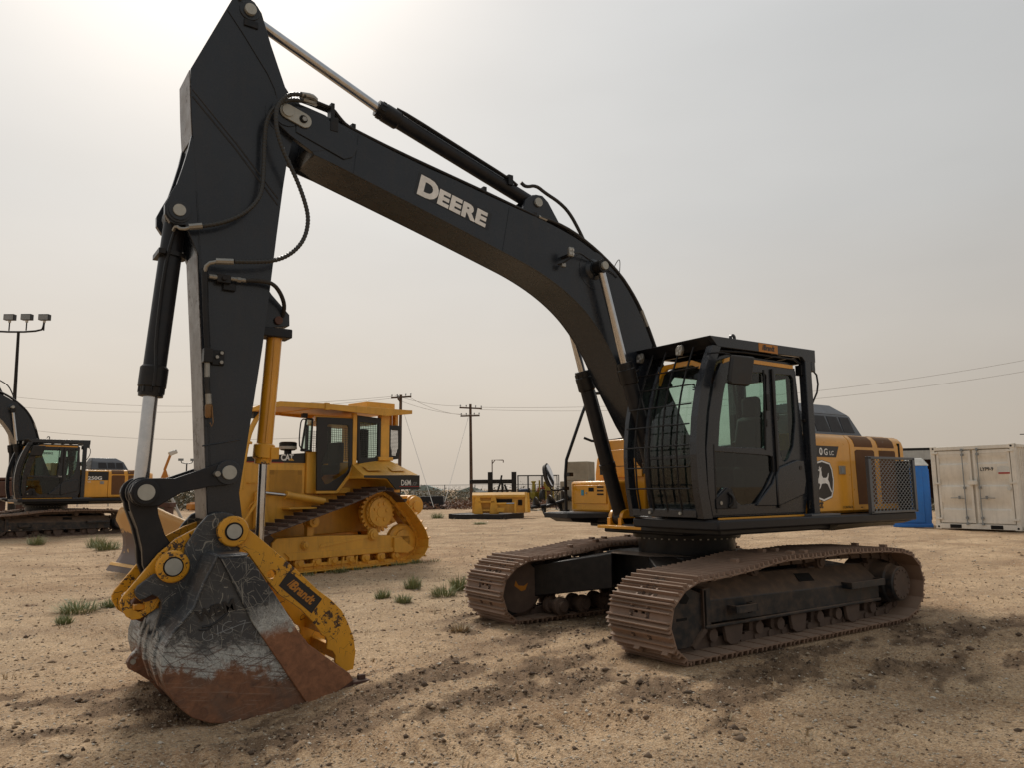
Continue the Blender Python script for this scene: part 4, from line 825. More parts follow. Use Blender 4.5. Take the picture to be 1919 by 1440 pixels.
MB().prism([(.88, 1.60), (.90, 1.95), (.83, 2.35), (.72, 2.72), (.62, 2.83), (-.42, 2.83), (-.48, 2.4), (-.52, 1.75), (-.45, 1.60)], .468, .474).build('window', GLASS, cab)
MB().plate([(.47, 1.27), (1.24, 1.27), (1.24, 2.93), (.47, 2.93)], [[(.54, 1.98), (1.14, 1.98), (1.14, 2.82), (.54, 2.82)]], -.58, -.54, 'x').build('rear_frame', DARKCAB, cab)
MB().prism([(.54, 1.98), (1.14, 1.98), (1.14, 2.82), (.54, 2.82)], -.563, -.557, 'x').build('window', GLASS, cab)
rf = MB().prism([(.66, 2.93), (.80, 2.89), (.74, 2.96), (.6, 3.0), (-.5, 3.0), (-.56, 2.93)], .47, 1.24).build('cab_roof', DARKCAB, cab, .01)
MB().prism([(.72, 2.875), (.60, 2.915), (-.50, 2.915), (-.50, 2.955), (.58, 2.96), (.70, 2.925)], 1.255, 1.275).build('yellow_roof_trim', YEL, rf)
MB().prism([(1.235, 2.70), (1.17, 2.86), (1.0, 2.93), (.6, 2.93), (.50, 2.86), (.46, 2.70), (.50, 2.70), (.55, 2.82), (.63, 2.88), (1.0, 2.88), (1.11, 2.82), (1.17, 2.70)], .86, .90, 'x').build('yellow_roof_trim', YEL, rf)
ws = MB()
zs = [1.33, 1.6, 1.95, 2.3, 2.6, 2.85]; vs = []; fs = []
for z in zs: vs += [(front_x(z)-.17, .50, z), (front_x(z)-.17, 1.20, z)]
for i in range(len(zs)-1): fs.append((2*i, 2*i+1, 2*i+3, 2*i+2))
ws.add(vs, fs); ws.build('windscreen', GLASS, cab)
for yy in (.48, 1.205): MB().tube([(front_x(z)-.17, yy, z) for z in np.linspace(1.28, 2.92, 9)], .035, 8).build('cab_pillar', DARKCAB, cab)
MB().bb(1.02, 1.11, .47, 1.24, 1.25, 1.34).build('front_sill', DARKCAB, cab, .006); MB().bb(1.06, 1.10, .5, 1.22, 1.86, 1.90).build('screen_divider', DARKCAB, cab, .006)
# door furniture
MB().prism([(-.055, 1.69), (.0, 1.60), (.26, 1.40), (.29, 1.36), (-.055, 1.355)], 1.26, 1.285).build('moulded_panel', GREY if False else DARKCAB, cab, .01)
MB().prism([(-.065, 1.69), (-.12, 1.77), (-.45, 1.86), (-.575, 1.86), (-.60, 1.62), (-.55, 1.47), (-.10, 1.355), (-.068, 1.355)], 1.26, 1.295).build('moulded_panel', DARKCAB, cab, .012)
MB().bb(.905, .925, 1.24, 1.265, 1.3, 2.0).build('door_seal', BLACK, cab)
MB().bb(-.12, -.09, 1.26, 1.285, 1.33, 2.88).tube([(.03, 1.262, 2.86), (.045, 1.262, 2.4), (.07, 1.262, 1.96)], .012, 6).tube([(-.05, 1.262, 1.9), (-.05, 1.262, 1.72)], .01, 6).build('door_post', BLACK, cab)
MB().prism([(.93, 1.44), (.93, 1.34), (.60, 1.34), (.60, 1.40), (.68, 1.54), (.74, 1.56)], 1.26, 1.275).build('handle_pod', DARKM, cab, .006)
MB().tube([(.74, 1.277, 1.50), (.70, 1.30, 1.46), (.705, 1.30, 1.39), (.74, 1.277, 1.36)], .016, 8, 1).build('door_handle', BLACK, cab); MB().cyl((.86, 1.27, 1.40), (.86, 1.283, 1.40), .02, n=16).build('lock', SILVER, cab)
MB().bb(-.02, .03, 1.26, 1.285, 2.40, 2.58).bb(.02, .045, 1.255, 1.275, 2.22, 2.30).build('hinge', BLACK, cab, .003)
MB().cyl((-.50, 1.26, 1.77), (-.50, 1.30, 1.77), .025, n=14).build('door_stop', RUBBER, cab)
text('DEERE', .10, DECD, cab, (.43, .366, 2.68), (1, 0, 0), (0, 0, 1), 'window_letters', .002, .003, 1.1) if False else text('DEERE', .095, DECD, cab, (.0, .462, 2.70), (1, 0, 0), (0, 0, 1), 'window_letters', .002, .003, 1.1)
# interior
se = MB().bb(-.22, .30, .58, 1.02, 1.62, 1.78); se.hexa([(-.28, .60, 1.75), (-.12, .60, 1.75), (-.12, 1.0, 1.75), (-.28, 1.0, 1.75)], [(-.36, .63, 2.38), (-.24, .63, 2.38), (-.24, .97, 2.38), (-.36, .97, 2.38)])
se.bb(-.38, -.27, .68, .92, 2.36, 2.62); seo = se.build('seat', SEAT, cab, .05)
MB().bb(-.1, .30, .48, .58, 1.80, 1.90).bb(-.1, .30, 1.02, 1.12, 1.80, 1.90).bb(-.2, .2, .6, 1.0, 1.33, 1.62).build('armrest', SEAT, cab, .02)
MB().bb(-.2, .32, .45, .60, 1.33, 1.78).bb(-.2, .32, 1.0, 1.15, 1.33, 1.78).build('console', BEIGE, cab, .03)
MB().bb(.05, .35, 1.155, 1.18, 1.45, 1.72).bb(.12, .26, 1.18, 1.19, 1.50, 1.56).build('side_pod', BEIGE, cab, .03)
MB().tube([(.30, .53, 1.85), (.36, .53, 2.05)], .018, 8).tube([(.30, 1.07, 1.85), (.36, 1.07, 2.05)], .018, 8).tube([(.75, .72, 1.33), (.68, .72, 1.85)], .014, 8).tube([(.75, .88, 1.33), (.68, .88, 1.85)], .014, 8).build('lever', RUBBER, cab)
MB().bb(.55, .60, .52, .64, 1.95, 2.15).tube([(.9, .52, 1.35), (.75, .52, 1.7), (.58, .55, 2.0)], .015, 6).build('monitor', RUBBER, cab, .008)
MB().bb(-.54, -.35, .5, 1.18, 1.3, 1.9).bb(.7, 1.0, .6, 1.0, 1.33, 1.40).build('rear_shelf', SEAT, cab, .02)
# ---- falling object guard over the cab
gd = MB().prism([(.985, 3.139), (-.863, 3.16), (-.858, 3.01), (-.65, 3.01), (-.60, 3.055), (.867, 3.03)], 1.285, 1.335).build('cab_guard', DARKCAB, EX, .006)
MB().prism([(.985, 3.14), (-.863, 3.16), (-.858, 3.10), (.90, 3.06)], .20, .24).build('guard_rail', DARKCAB, gd, .006)
MB().hexa([(.985, .20, 3.136), (.985, 1.285, 3.136), (.86, 1.285, 3.03), (.86, .20, 3.03)], [(.955, .20, 3.146), (.955, 1.285, 3.146), (.83, 1.285, 3.04), (.83, .20, 3.04)]).build('visor_plate', DARKM, gd, .002)
MB().bb(.96, -.86, .235, 1.29, 3.125, 3.135).bb(-.86, -.80, .24, 1.29, 3.02, 3.125).build('guard_roof', DARKM, gd)
for x in (.6, .3, 0, -.3, -.55): MB().bb(x-.02, x+.02, .24, 1.285, 3.05, 3.125).build('cross_bar', DARKM, gd)
MB().tube([(.80, 1.29, 3.0), (.4, 1.30, 3.02), (-.5, 1.30, 3.02), (-.62, 1.29, 2.98)], .012, 6).build('guard_pipe', BLACK, gd)
MB().bb(-.77, -.655, 1.24, 1.335, 1.25, 3.02).bb(-.85, -.77, 1.28, 1.335, 2.90, 3.02).build('rear_post', DARKCAB, gd, .008); MB().bb(-.77, -.655, .2, .29, 1.25, 3.02).build('rear_post', DARKCAB, gd, .008)
MB().bb(-.72, -.62, 1.22, 1.30, 2.85, 2.97).tube([(-.70, 1.28, 2.9), (-.86, 1.33, 2.92), (-.88, 1.34, 2.7), (-.78, 1.30, 2.5)], .012, 6, 1).bb(-.8, -.62, 1.26, 1.30, 2.30, 2.33).build('post_bracket', BLACK, gd, .003)
MB().plate([(.30, 3.15), (.30, 3.215)]+circ(.345, 3.215, .045, 9, PI*.999, 0)[::1]+[(.39, 3.215), (.39, 3.15)], [circ(.345, 3.215, .022, 12)], 1.10, 1.125).build('lifting_eye', DARKCAB, gd)
MB().bb(-.145, .19, 1.335, 1.3375, 3.045, 3.14).build('name_plate', DECO, gd)
text('Brandt', .085, DECB, gd, (.105, 1.3385, 3.068), (-1, 0, .01), (0, 0, 1), 'letters', .001, .003, .80, .2)
for k in range(2): MB().add([(.135-.017*k, 1.339, 3.068), (.125-.017*k, 1.339, 3.068), (.107-.017*k, 1.339, 3.128), (.117-.017*k, 1.339, 3.128)], [(0, 1, 2, 3)]).build('stripe', DECB, gd)
for yy in (.33, .93):
    lo = MB().prism([(yy-.05, 2.99), (yy-.05, 3.06), (yy-.025, 3.09), (yy+.04, 3.09), (yy+.05, 3.03), (yy+.02, 2.98)], .985, 1.02, 'x').build('work_lamp', SILVER, gd, .004)
    for a_, b_ in ((-.02, .01), (.02, .03), (0, .06)): MB().cyl((1.02, yy+a_, 3.0+b_), (1.027, yy+a_, 3.0+b_), .015, n=10).build('lamp_lens', LEDF, lo)
# front guard with curved posts and bars
zc = np.linspace(1.25, 3.04, 15)
def post(y0, y1, dx, nm, par):
    m = MB()
    for i in range(len(zc)-1):
        a_, b_ = zc[i], zc[i+1]; xa, xb = front_x(a_), front_x(b_)
        m.hexa([(xa-dx, y0, a_), (xa, y0, a_), (xa, y1, a_), (xa-dx, y1, a_)], [(xb-dx, y0, b_), (xb, y0, b_), (xb, y1, b_), (xb-dx, y1, b_)])
    return m.build(nm, DARKCAB, par)
fg = post(1.25, 1.335, .13, 'front_guard', EX); post(.285, .345, .10, 'guard_post', fg)
def gbar(y): return [(front_x(z)+.0, y, z) for z in np.linspace(1.30, 3.06, 14)]
for yy in (.47, .67, .87, 1.07): MB().tube(gbar(yy), .0105, 7).build('vertical_bar', BLACK, fg)
for z in (2.81, 2.62, 2.415, 2.205, 1.99, 1.77, 1.55): MB().tube([(front_x(z)+.012, .33, z), (front_x(z)+.012, 1.24, z)], .0085, 6).build('horizontal_bar', BLACK, fg)
MB().bb(1.16, 1.215, .345, 1.25, 1.26, 1.335).build('guard_foot', DARKCAB, fg, .004)
for yy in (.62, 1.05): MB().cyl((1.215, yy, 1.30), (1.235, yy, 1.30), .016, n=10).build('bolt', PINM, fg)
# cab mirror
mi = MB().prism([(.50, 2.93), (.86, 2.92), (.93, 2.63), (.90, 2.60), (.62, 2.60), (.58, 2.64)], 1.47, 1.52).build('cab_mirror', RUBBER, EX, .02)
MB().tube([(1.0, 1.30, 2.95), (.93, 1.42, 2.95), (.80, 1.46, 2.93), (.78, 1.47, 2.82)], .010, 6, 1).cyl((.78, 1.44, 2.78), (.78, 1.50, 2.78), .05, n=16).build('mirror_arm', BLACK, mi)
# ---- engine bay body
hd = MB().prism([(.20, 1.29), (.20, 1.95), (1.16, 1.95)] and [(-.66, 1.24), (-.66, 2.18), (-2.70, 2.18), (-2.78, 2.14), (-2.80, 1.24)], .3, 1.22).build('engine_hood', YEL, EX, .02)
def rounded(x0, x1, nm, par, mat=YEL, y1=1.30, z0=1.27, z1=2.185, cut=0.):
    pr = [(.2, z0), (y1, z0), (y1, z1-.13), (y1-.02, z1-.07), (y1-.07, z1-.02), (y1-.14, z1), (.2, z1)]
    return MB().prism(pr, x0, x1, 'x').build(nm, mat, par, .008)
rounded(-.67, -1.495, 'side_door', hd); rounded(-1.505, -2.73, 'side_door', hd)
def bent_screen(x0, x1, nm):                    # screens that wrap the rounded top edge
    pr = [(1.302, 2.035), (1.303, 2.055), (1.284, 2.118), (1.232, 2.167), (1.165, 2.188), (1.10, 2.188), (1.10, 2.183), (1.163, 2.183), (1.228, 2.162), (1.278, 2.114), (1.297, 2.055), (1.297, 2.035)]
    return MB().prism(pr, x0, x1, 'x').build(nm, BRWN, hd)
bent_screen(-1.60, -2.0, 'screen'); bent_screen(-2.12, -2.5, 'screen')
MB().prism([(-1.62, 1.34), (-1.60, 1.98), (-1.64, 2.0), (-2.0, 2.0), (-2.03, 1.98), (-2.03, 1.34)], 1.298, 1.3035).build('screen', BRWN, hd, .001); MB().prism([(-2.14, 1.34), (-2.14, 2.0), (-2.5, 2.0), (-2.52, 1.98), (-2.52, 1.34)], 1.298, 1.3035).build('screen', BRWN, hd, .001)
MB().bb(-1.66, -1.7, 1.30, 1.302, 1.3, 1.31).bb(-2.60, -2.64, 1.24, 1.303, 1.3, 2.1).build('seam', HOLE, hd)
MB().prism([(-.63, 2.03), (-1.265, 2.03), (-1.20, 1.90), (-.63, 1.90)], 1.3, 1.3025).build('model_stripe', DECD, hd)
text('35', .105, DECW, hd, (-.69, 1.3035, 1.925), (-1, 0, .0), (0, 0, 1), 'model_letters', .001, .002, 1.15)
text('G', .105, DECW, hd, (-.955, 1.3035, 1.925), (-1, 0, 0), (0, 0, 1), 'model_letters', .001, .002, 1.05)
text('0', .115, DECW, hd, (-.865, 1.3036, 1.925), (-1, 0, 0), (0, 0, 1), 'model_letters', .001, .003, 1.15)
text('LC', .07, DECW, hd, (-1.065, 1.3035, 1.925), (-1, 0, 0), (0, 0, 1), 'model_letters', .001, .001, 1.1)
def shield(s): return [(x*s, z*s) for x, z in ((-.72, -.9), (0, -1.08), (.72, -.9), (.88, -.55), (.97, 0), (.88, .55), (.7, .86), (0, 1.0), (-.7, .86), (-.88, .55), (-.97, 0), (-.88, -.55))]
lc_ = (-.905, 1.635)
for s, m_, y_ in ((.232, DECB, 1.3012), (.226, DECW, 1.3022), (.206, DECB, 1.3034)): MB().prism([(lc_[0]-x, lc_[1]+z) for x, z in shield(s)], 1.3, y_).build('badge', m_, hd)
deer = [(-.62, -.12), (-.50, .02), (-.38, .20), (-.30, .42), (-.28, .52), (-.40, .56), (-.42, .60), (-.30, .66), (-.36, .80), (-.28, .72), (-.26, .84), (-.20, .70), (-.08, .78), (-.14, .62), (-.10, .50), (-.10, .30), (.02, .16), (.30, .16), (.44, .24), (.52, .42), (.58, .44), (.56, .28), (.48, .06), (.60, -.12), (.66, -.36), (.80, -.62), (.74, -.66), (.54, -.38), (.42, -.20), (.24, -.14), (.0, -.16), (-.14, -.18), (-.30, -.42), (-.44, -.50), (-.40, -.42), (-.30, -.24), (-.36, -.14), (-.52, -.16)]
MB().prism([(lc_[0]-x*.205, lc_[1]+z*.205-.01) for x, z in deer], 1.303, 1.3047).build('deer_emblem', DECW, hd)
text('Brandt', .13, DECB, hd, (-.60, 1.3035, 1.315), (-1, 0, 0), (0, 0, 1), 'letters', .001, .003, .78, .2)
text('CONTROL', .04, DECD, hd, (-1.27, 1.3035, 1.30), (-1, 0, 0), (0, 0, 1), 'small_letters', .001, 0, 1.15)
MB().bb(-1.24, -1.37, 1.3, 1.31, 1.70, 1.80).build('door_latch', SILVER, hd, .003); MB().bb(-1.275, -1.335, 1.309, 1.313, 1.72, 1.78).build('latch_paddle', STEELW, hd)
# engine air box on top
ab = MB(); ab.hexa([(-1.0, .35, 2.185), (-2.22, .35, 2.185), (-2.22, 1.06, 2.185), (-1.0, 1.06, 2.185)], [(-1.05, .40, 2.46), (-2.08, .40, 2.46), (-2.08, .97, 2.46), (-1.05, .97, 2.46)])
ab.hexa([(-1.05, .40, 2.46), (-2.08, .40, 2.46), (-2.08, .97, 2.46), (-1.05, .97, 2.46)], [(-1.1, .52, 2.60), (-1.86, .52, 2.60), (-1.86, .84, 2.60), (-1.1, .84, 2.60)])
abo = ab.build('air_box', GREY, EX, .012)
def onface(x, k): return (x, 1.062-(1.06-.97)*k, 2.185+.275*k)
for x0, x1 in ((-1.25, -1.50), (-1.55, -1.77), (-1.82, -2.03)):
    a_, b_ = .17, .90; q = [onface(x0, a_), onface(x1-.03, a_), onface(x1, b_), onface(x0, b_)]
    MB().add([Vector(v)+Vector((0, .003, 0)) for v in q]+[Vector(v)-Vector((0, .01, 0)) for v in q], [(0, 1, 2, 3), (7, 6, 5, 4), (0, 4, 5, 1), (1, 5, 6, 2), (2, 6, 7, 3), (3, 7, 4, 0)]).build('air_screen', SCRNG, abo)
MB().stack((-.72, .7, 2.18), (0, 0, 1), [(0, .07), (.16, .07), (.17, .15), (.22, .17), (.27, .16), (.29, .06)], 20).build('precleaner', BLACK, abo)
# expanded metal guard beside the radiator door
mg = MB()
for x0, x1, z0, z1 in ((-1.54, -1.60, 1.245, 1.90), (-2.545, -2.60, 1.245, 1.90), (-1.54, -2.60, 1.88, 1.91), (-1.54, -2.60, 1.235, 1.262)): mg.bb(x0, x1, 1.46, 1.505, z0, z1)
mgo = mg.build('radiator_guard', GREY, EX, .003); MB().bb(-2.50, -2.55, 1.31, 1.455, 1.25, 1.87).build('guard_side', BLACK, mgo)
mm = MB(); nz_ = 23; px_ = .078; pz_ = (1.885-1.262)/nz_
for j in range(nz_+1):
    z = 1.262+j*pz_
    for i in range(int((2.545-1.60)/px_*2)+1):
        x = -1.60-i*px_/2
        if x-px_/2 < -2.55: break
        up_ = (i+j) % 2; za, zb = (z-pz_*.42, z+pz_*.42) if up_ else (z+pz_*.42, z-pz_*.42)
        mm.tube([(x, 1.485, za), (x-px_/2, 1.485, zb)], .0042, 4)
mm.build('expanded_mesh', STEELW, mgo)
MB().tube([(-1.62, 1.47, 1.85), (-1.60, 1.44, 1.6), (-1.65, 1.47, 1.3)], .012, 6).build('guard_latch', BLACK, mgo)
# counterweight and the far side of the machine
cw = []
for a_ in np.linspace(-1, 1, 15): cw.append((-2.72-.62*math.cos(a_*PI/2)**.6, 1.26*a_))
MB().prism([(-2.5, 1.26)]+[(x, y) for x, y in cw[::-1]]+[(-2.5, -1.26)], 1.14, 2.10, 'z').build('counterweight', YEL, EX, .05)
MB().prism([(-.3, -1.45), (-.3, -.3), (-2.7, -.3), (-2.7, -1.45)], 1.24, 2.05, 'z').build('pump_bay', YEL, EX, .03)
MB().prism([(-.3, 1.24), (-.66, 1.5), (-.7, 2.1), (-2.6, 2.1), (-2.7, 1.24)], -.3, .3).build('centre_bay', DARKM, EX, .02)
# fuel tank and step box at the right front
ft = MB().prism([(-1.40, 1.27), (-1.40, 1.75), (-1.36, 1.95), (-1.25, 2.12), (-1.12, 2.20), (-.45, 2.20), (-.45, 1.27)], -.3, .22, 'x').build('fuel_tank', YEL, EX, .02)
MB().prism([(-1.25, 1.70), (-1.2, 2.02), (-1.12, 2.06), (-.47, 2.06), (-.47, 1.70)], .22, .25, 'x').build('tank_panel', YEL, ft, .006); MB().bb(.25, .256, -1.2, -.5, 1.84, 1.846).build('seam', HOLE, ft)
MB().bb(.25, .27, -1.12, -1.06, 1.74, 1.88).build('latch', SILVER, ft, .004)
MB().bb(-.5, -.2, -1.1, -.42, 2.0, 2.45).build('tank_riser', YEL, ft, .02)
tb_ = MB().bb(.10, .62, -1.44, -.66, 1.255, 1.655).build('tool_box', YEL, EX, .035)
MB().bb(.62, .635, -1.36, -.72, 1.365, 1.60).build('box_lid', YEL, tb_, .006)
MB().bb(.635, .642, -1.20, -1.15, 1.47, 1.54).build('sticker', STICK, tb_); MB().bb(.634, .639, -1.055, -.955, 1.52, 1.57).build('slot', HOLE, tb_)
for k in range(3): MB().bb(.634, .639, -.89, -.77, 1.565-k*.045, 1.585-k*.045).build('slot', HOLE, tb_)
MB().cyl((.635, -1.10, 1.50), (.645, -1.10, 1.50), .012, n=10).build('lock', PINM, tb_)
sp_ = MB().prism([(1.04, -1.48), (1.04, -1.0), (.62, -.62), (-.1, -.62), (-.1, -1.48)], 1.19, 1.255, 'z').build('step_platform', GREY if False else DARKM, EX, .008)
MB().prism([(1.0, -1.46), (1.0, -1.04), (.55, -.72), (.0, -.72), (.0, -1.46)], 1.256, 1.262, 'z').build('anti_slip_top', GREY, sp_)
MB().hexa([(.9, -1.4, 1.14), (.9, -1.05, 1.14), (0, -.7, 1.08), (0, -1.4, 1.08)], [(.98, -1.45, 1.19), (.98, -1.02, 1.19), (0, -.65, 1.19), (0, -1.45, 1.19)]).build('platform_base', DARKM, sp_)
hr = MB().tube([(.693, -1.45, 1.26), (.697, -1.45, 1.89), (.60, -1.45, 2.1), (.31, -1.45, 2.73), (.22, -1.44, 2.86), (.05, -1.40, 2.88), (-.2, -1.38, 2.85), (-.3, -1.3, 2.2)], .022, 10, 1).tube([(.36, -1.45, 2.245), (.24, -1.38, 2.19), (.1, -1.2, 2.2), (-.05, -.9, 2.24), (-.2, -.6, 2.24)], .018, 8, 1).build('hand_rail', BLACK, EX)
MB().bb(.66, .73, -1.48, -1.42, 1.255, 1.285).build('rail_foot', BLACK, hr)
mr_ = MB().tube([(.70, -1.45, 1.56), (.86, -1.47, 1.53), (.93, -1.49, 1.56), (.96, -1.5, 1.72)], .012, 8, 1).bb(.66, .74, -1.47, -1.42, 1.54, 1.585).bb(.65, .72, -1.40, -1.34, 1.72, 1.77).build('mirror_bracket', BLACK, hr)
R_ = Matrix.Rotation(math.radians(118), 3, 'Z') @ Matrix.Rotation(math.radians(-14), 3, 'Y')
rm = MB(); pts_ = [Vector((0, .12*math.cos(t)*.9, .165*math.sin(t))) for t in np.linspace(0, 2*PI, 20, endpoint=False)]
cm = Vector((.97, -1.44, 1.735))
rm.add([cm+R_ @ p for p in pts_]+[cm+R_ @ (p*.9+Vector((-.05, 0, 0))) for p in pts_], [tuple(range(20)), tuple(range(39, 19, -1))]+[(i, i+20, (i+1) % 20+20, (i+1) % 20) for i in range(20)])
rmo = rm.build('side_mirror', RUBBER, hr, .0)
MB().add([cm+R_ @ (p*.9+Vector((.009, 0, 0))) for p in pts_], [tuple(range(20))]).build('mirror_glass', MIRRM, rmo)

# ------------------------------------------------------------------ second excavator of the same family, far left
def copy_tree(o, parent):
    c = o.copy(); COL.objects.link(c); c.parent = parent
    for ch in o.children: copy_tree(ch, c)
    return c
EX2 = thing('excavator', 'smaller looking charcoal and yellow excavator at the far left, marked 250G behind its cab', 'excavator', (5.144, -23.762, .14), math.radians(11.1))
SKIP = ('arm', 'arm_cylinder', 'bucket', 'bucket_cylinder', 'side_link', 'power_link', 'quick_coupler', 'thumb', 'thumb_cylinder', 'radiator_guard', 'front_guard', 'hand_rail')
for ch in list(EX.children):
    if ch.name.split('.')[0] in SKIP: continue
    c = copy_tree(ch, EX2)
    nm = ch.name.split('.')[0]
    if nm == 'boom':
        for k in list(c.children):
            if k.name.split('.')[0] in ('letter', 'decal', 'work_lamp', 'small_lamp', 'lamp_cable', 'antenna_wire'):
                for k2 in list(k.children): bpy.data.objects.remove(k2)
                bpy.data.objects.remove(k)
    if nm in ('boom', 'boom_cylinder'):
        P0 = Vector((.05, 0, 1.7)) if nm == 'boom' else Vector((.72, 0, 1.21)); an = math.radians(8.5 if nm == 'boom' else 7.5)
        c.matrix_local = Matrix.Translation(P0) @ Matrix.Rotation(-an, 4, 'Y') @ Matrix.Translation(-P0)
    if nm == 'engine_hood':
        for k in list(c.children):
            if k.name.split('.')[0] in ('model_letters', 'model_stripe', 'badge', 'deer_emblem', 'letters', 'small_letters'): bpy.data.objects.remove(k)
        MB().bb(-.86, -1.50, 1.3, 1.3025, 1.83, 2.12).build('model_stripe', DECD, c)
        text('250G', .155, DECW, c, (-.86, 1.304, 1.85), (-1, 0, 0), (0, 0, 1), 'model_letters', .001, .004, 1.28)
        text('LC', .075, DECW, c, (-.86, 1.304, 1.755), (-1, 0, 0), (0, 0, 1), 'model_letters', .001, .001, 1.2)
    if nm == 'cab_guard':
        for k in list(c.children):
            if k.name.split('.')[0] in ('name_plate', 'letters', 'stripe'): bpy.data.objects.remove(k)
c = post(1.25, 1.335, .13, 'guard_post', EX2); c = post(.285, .345, .10, 'guard_post', EX2)
MB().prism([(-.26, 2.46), (-.26, 2.62), (-.44, 2.62), (-.44, 2.46)], 1.239, 1.241).build('window_badge', DECB, EX2); text('THE', .06, DECW, EX2, (.02, 1.265, 1.93), (-1, 0, 0), (0, 0, 1), 'window_letters', .001, 0, 1.1)
# ------------------------------------------------------------------ bulldozer
DZ = thing('bulldozer', 'yellow tracked bulldozer with enclosed cab and worn blade, parked behind the bucket', 'bulldozer', (1.25, -9.37, 0), math.radians(11.4))
dpath = [(1.85, 0), (-1.52, 0), (-1.80, .06), (-1.98, .20), (-2.06, .40), (-2.02, .60), (-1.90, .80), (-1.60, 1.14), (-1.30, 1.42), (-1.15, 1.53), (-.98, 1.60), (-.80, 1.60), (-.62, 1.56), (.0, 1.34), (.95, 1.06), (1.85, .80), (2.08, .70), (2.20, .52), (2.22, .36), (2.14, .14), (2.0, .04)]
DSH = shoe_mesh(.205, .86, .062, 'track_shoe', TRACKDZ, 0, True); DSHY = shoe_mesh(.205, .86, .062, 'track_shoe', CATY, 0, True)
for sg in (1, -1):
    yc = 1.07*sg; W, pitch = walk(dpath, 47); ch = MB(); tmp = []
    for k, (p, d) in enumerate(W):
        n = Vector((d.z, 0, -d.x)); inn = n if (Vector((max(-1.5, min(1.7, p.x)), 0, .6))-p).dot(n) > 0 else -n
        R = Matrix((d, Vector((0, 1, 0)), inn)).transposed()
        if R.determinant() < 0: R = Matrix((d, Vector((0, -1, 0)), inn)).transposed()
        for s in (-1, 1):
            c = p+inn*.08; ch.box((c.x, yc+s*.09, c.z), (pitch*.85, .04, .08), R); c2 = p+inn*.085+d*pitch*.4; ch.cyl((c2.x, yc+s*.06, c2.z), (c2.x, yc+s*.125, c2.z), .036, n=10)
        tmp.append((p, R, inn))
    o = ch.build('track_chain', CATY if sg == 1 else TRACKD, DZ)
    for p, R, inn in tmp:
        low = p.z < .75 and p.x < 1.9 or p.x < -1.3 and p.z < 1.3
        q = bpy.data.objects.new('track_shoe', DSHY if (low and inn.z < .95 or p.z < .1) else DSH); COL.objects.link(q); q.parent = o
        q.matrix_local = Matrix.Translation(Vector((p.x, yc, p.z))+inn*.03) @ R.to_4x4()
    fm = MB().prism([(1.55, .30), (1.55, .60), (1.46, .68), (.4, .68), (-.6, .645), (-1.32, .60), (-1.72, .58), (-1.72, .42), (-1.6, .25), (1.2, .25)], yc-.17*sg, yc+.14*sg).build('roller_frame', CATY, DZ, .012)
    MB().prism([(1.2, .30), (1.3, .40), (-1.28, .36), (-1.28, .27), (1.2, .25)], yc+.14*sg, yc+.17*sg).build('frame_rail', CATY, fm, .005)
    MB().prism([(.55, .45), (.5, .52), (-.7, .66), (-.72, .60)], yc+.14*sg, yc+.155*sg).build('frame_rib', CATY, fm, .003)
    for x, z, r in ((-.72, .65, .10), (.87, .52, .065)):
        bs = MB().stack((x, yc+.12*sg, z), (0, sg, 0), [(0, r*1.25), (.05, r*1.25), (.06, r), (.10, r), (.105, r*.5), (.12, r*.5)], 20)
        for i in range(8): a = i*PI/4; bs.cyl((x+r*.95*math.cos(a), yc+.17*sg, z+r*.95*math.sin(a)), (x+r*.95*math.cos(a), yc+.185*sg, z+r*.95*math.sin(a)), .016, n=6)
        bs.build('pivot_boss', CATY, fm)
    MB().prism([(-1.25, .25), (-1.62, .22), (-1.80, .3), (-1.50, .50), (-1.45, .56), (-1.25, .56)], yc+.14*sg, yc+.2*sg).build('end_guard', CATY, fm, .006)
    for k in range(8):
        x = 1.35-k*.385; MB().stack((x, yc-.16, .19), (0, 1, 0), [(0, .05), (.02, .10), (.09, .10), (.10, .07), (.22, .07), (.23, .10), (.30, .10), (.32, .05), (.34, .05)], 18).build('track_roller', CATY, fm)
    rg_ = MB().bb(1.0, -.35, yc+.12*sg, yc+.145*sg, .11, .17)
    for k in range(5): x = .98-k*.32; rg_.prism([(x, .11), (x-.02, .24), (x-.06, .25), (x-.05, .11)], yc+.1*sg, yc+.16*sg)
    rg_.build('rock_guard', CATY, fm, .004)
    MB().stack((-1.57, yc-.09, .45), (0, 1, 0), [(0, .34), (.04, .38), (.05, .32), (.13, .32), (.14, .38), (.18, .34)], 30).build('idler', CATY, fm); MB().stack((-1.57, yc+.09*sg, .45), (0, sg, 0), [(0, .26), (.04, .26), (.05, .16)], 26).build('idler_hub', CATY, fm)
    MB().stack((1.75, yc-.09, .45), (0, 1, 0), [(0, .34), (.04, .36), (.14, .36), (.18, .34)], 30).build('idler', TRACKD, fm)
    MB().stack((.67, yc-.1, .96), (0, 1, 0), [(0, .11), (.05, .11), (.06, .08), (.14, .08), (.15, .11), (.26, .11), (.27, .05), (.29, .05)], 18).bb(.60, .74, yc-.1, yc+.02, .66, .90).build('carrier_roller', CATY, fm, .003)
    sp = MB(); pts = []
    for i in range(25):
        a = 2*PI*i/25; pts += [(-.93+.43*math.cos(a), 1.10+.43*math.sin(a)), (-.93+.43*math.cos(a+.09), 1.10+.43*math.sin(a+.09)), (-.93+.38*math.cos(a+.14), 1.10+.38*math.sin(a+.14)), (-.93+.38*math.cos(a+.22), 1.10+.38*math.sin(a+.22))]
    spo = sp.prism(pts, yc-.03, yc+.03).build('sprocket', CATY, DZ)
    hub = MB().stack((-.93, yc-.25*sg, 1.10), (0, sg, 0), [(0, .30), (.26, .33), (.34, .33), (.36, .30)], 32).build('final_drive', CATY, spo, .004)
    hp = []
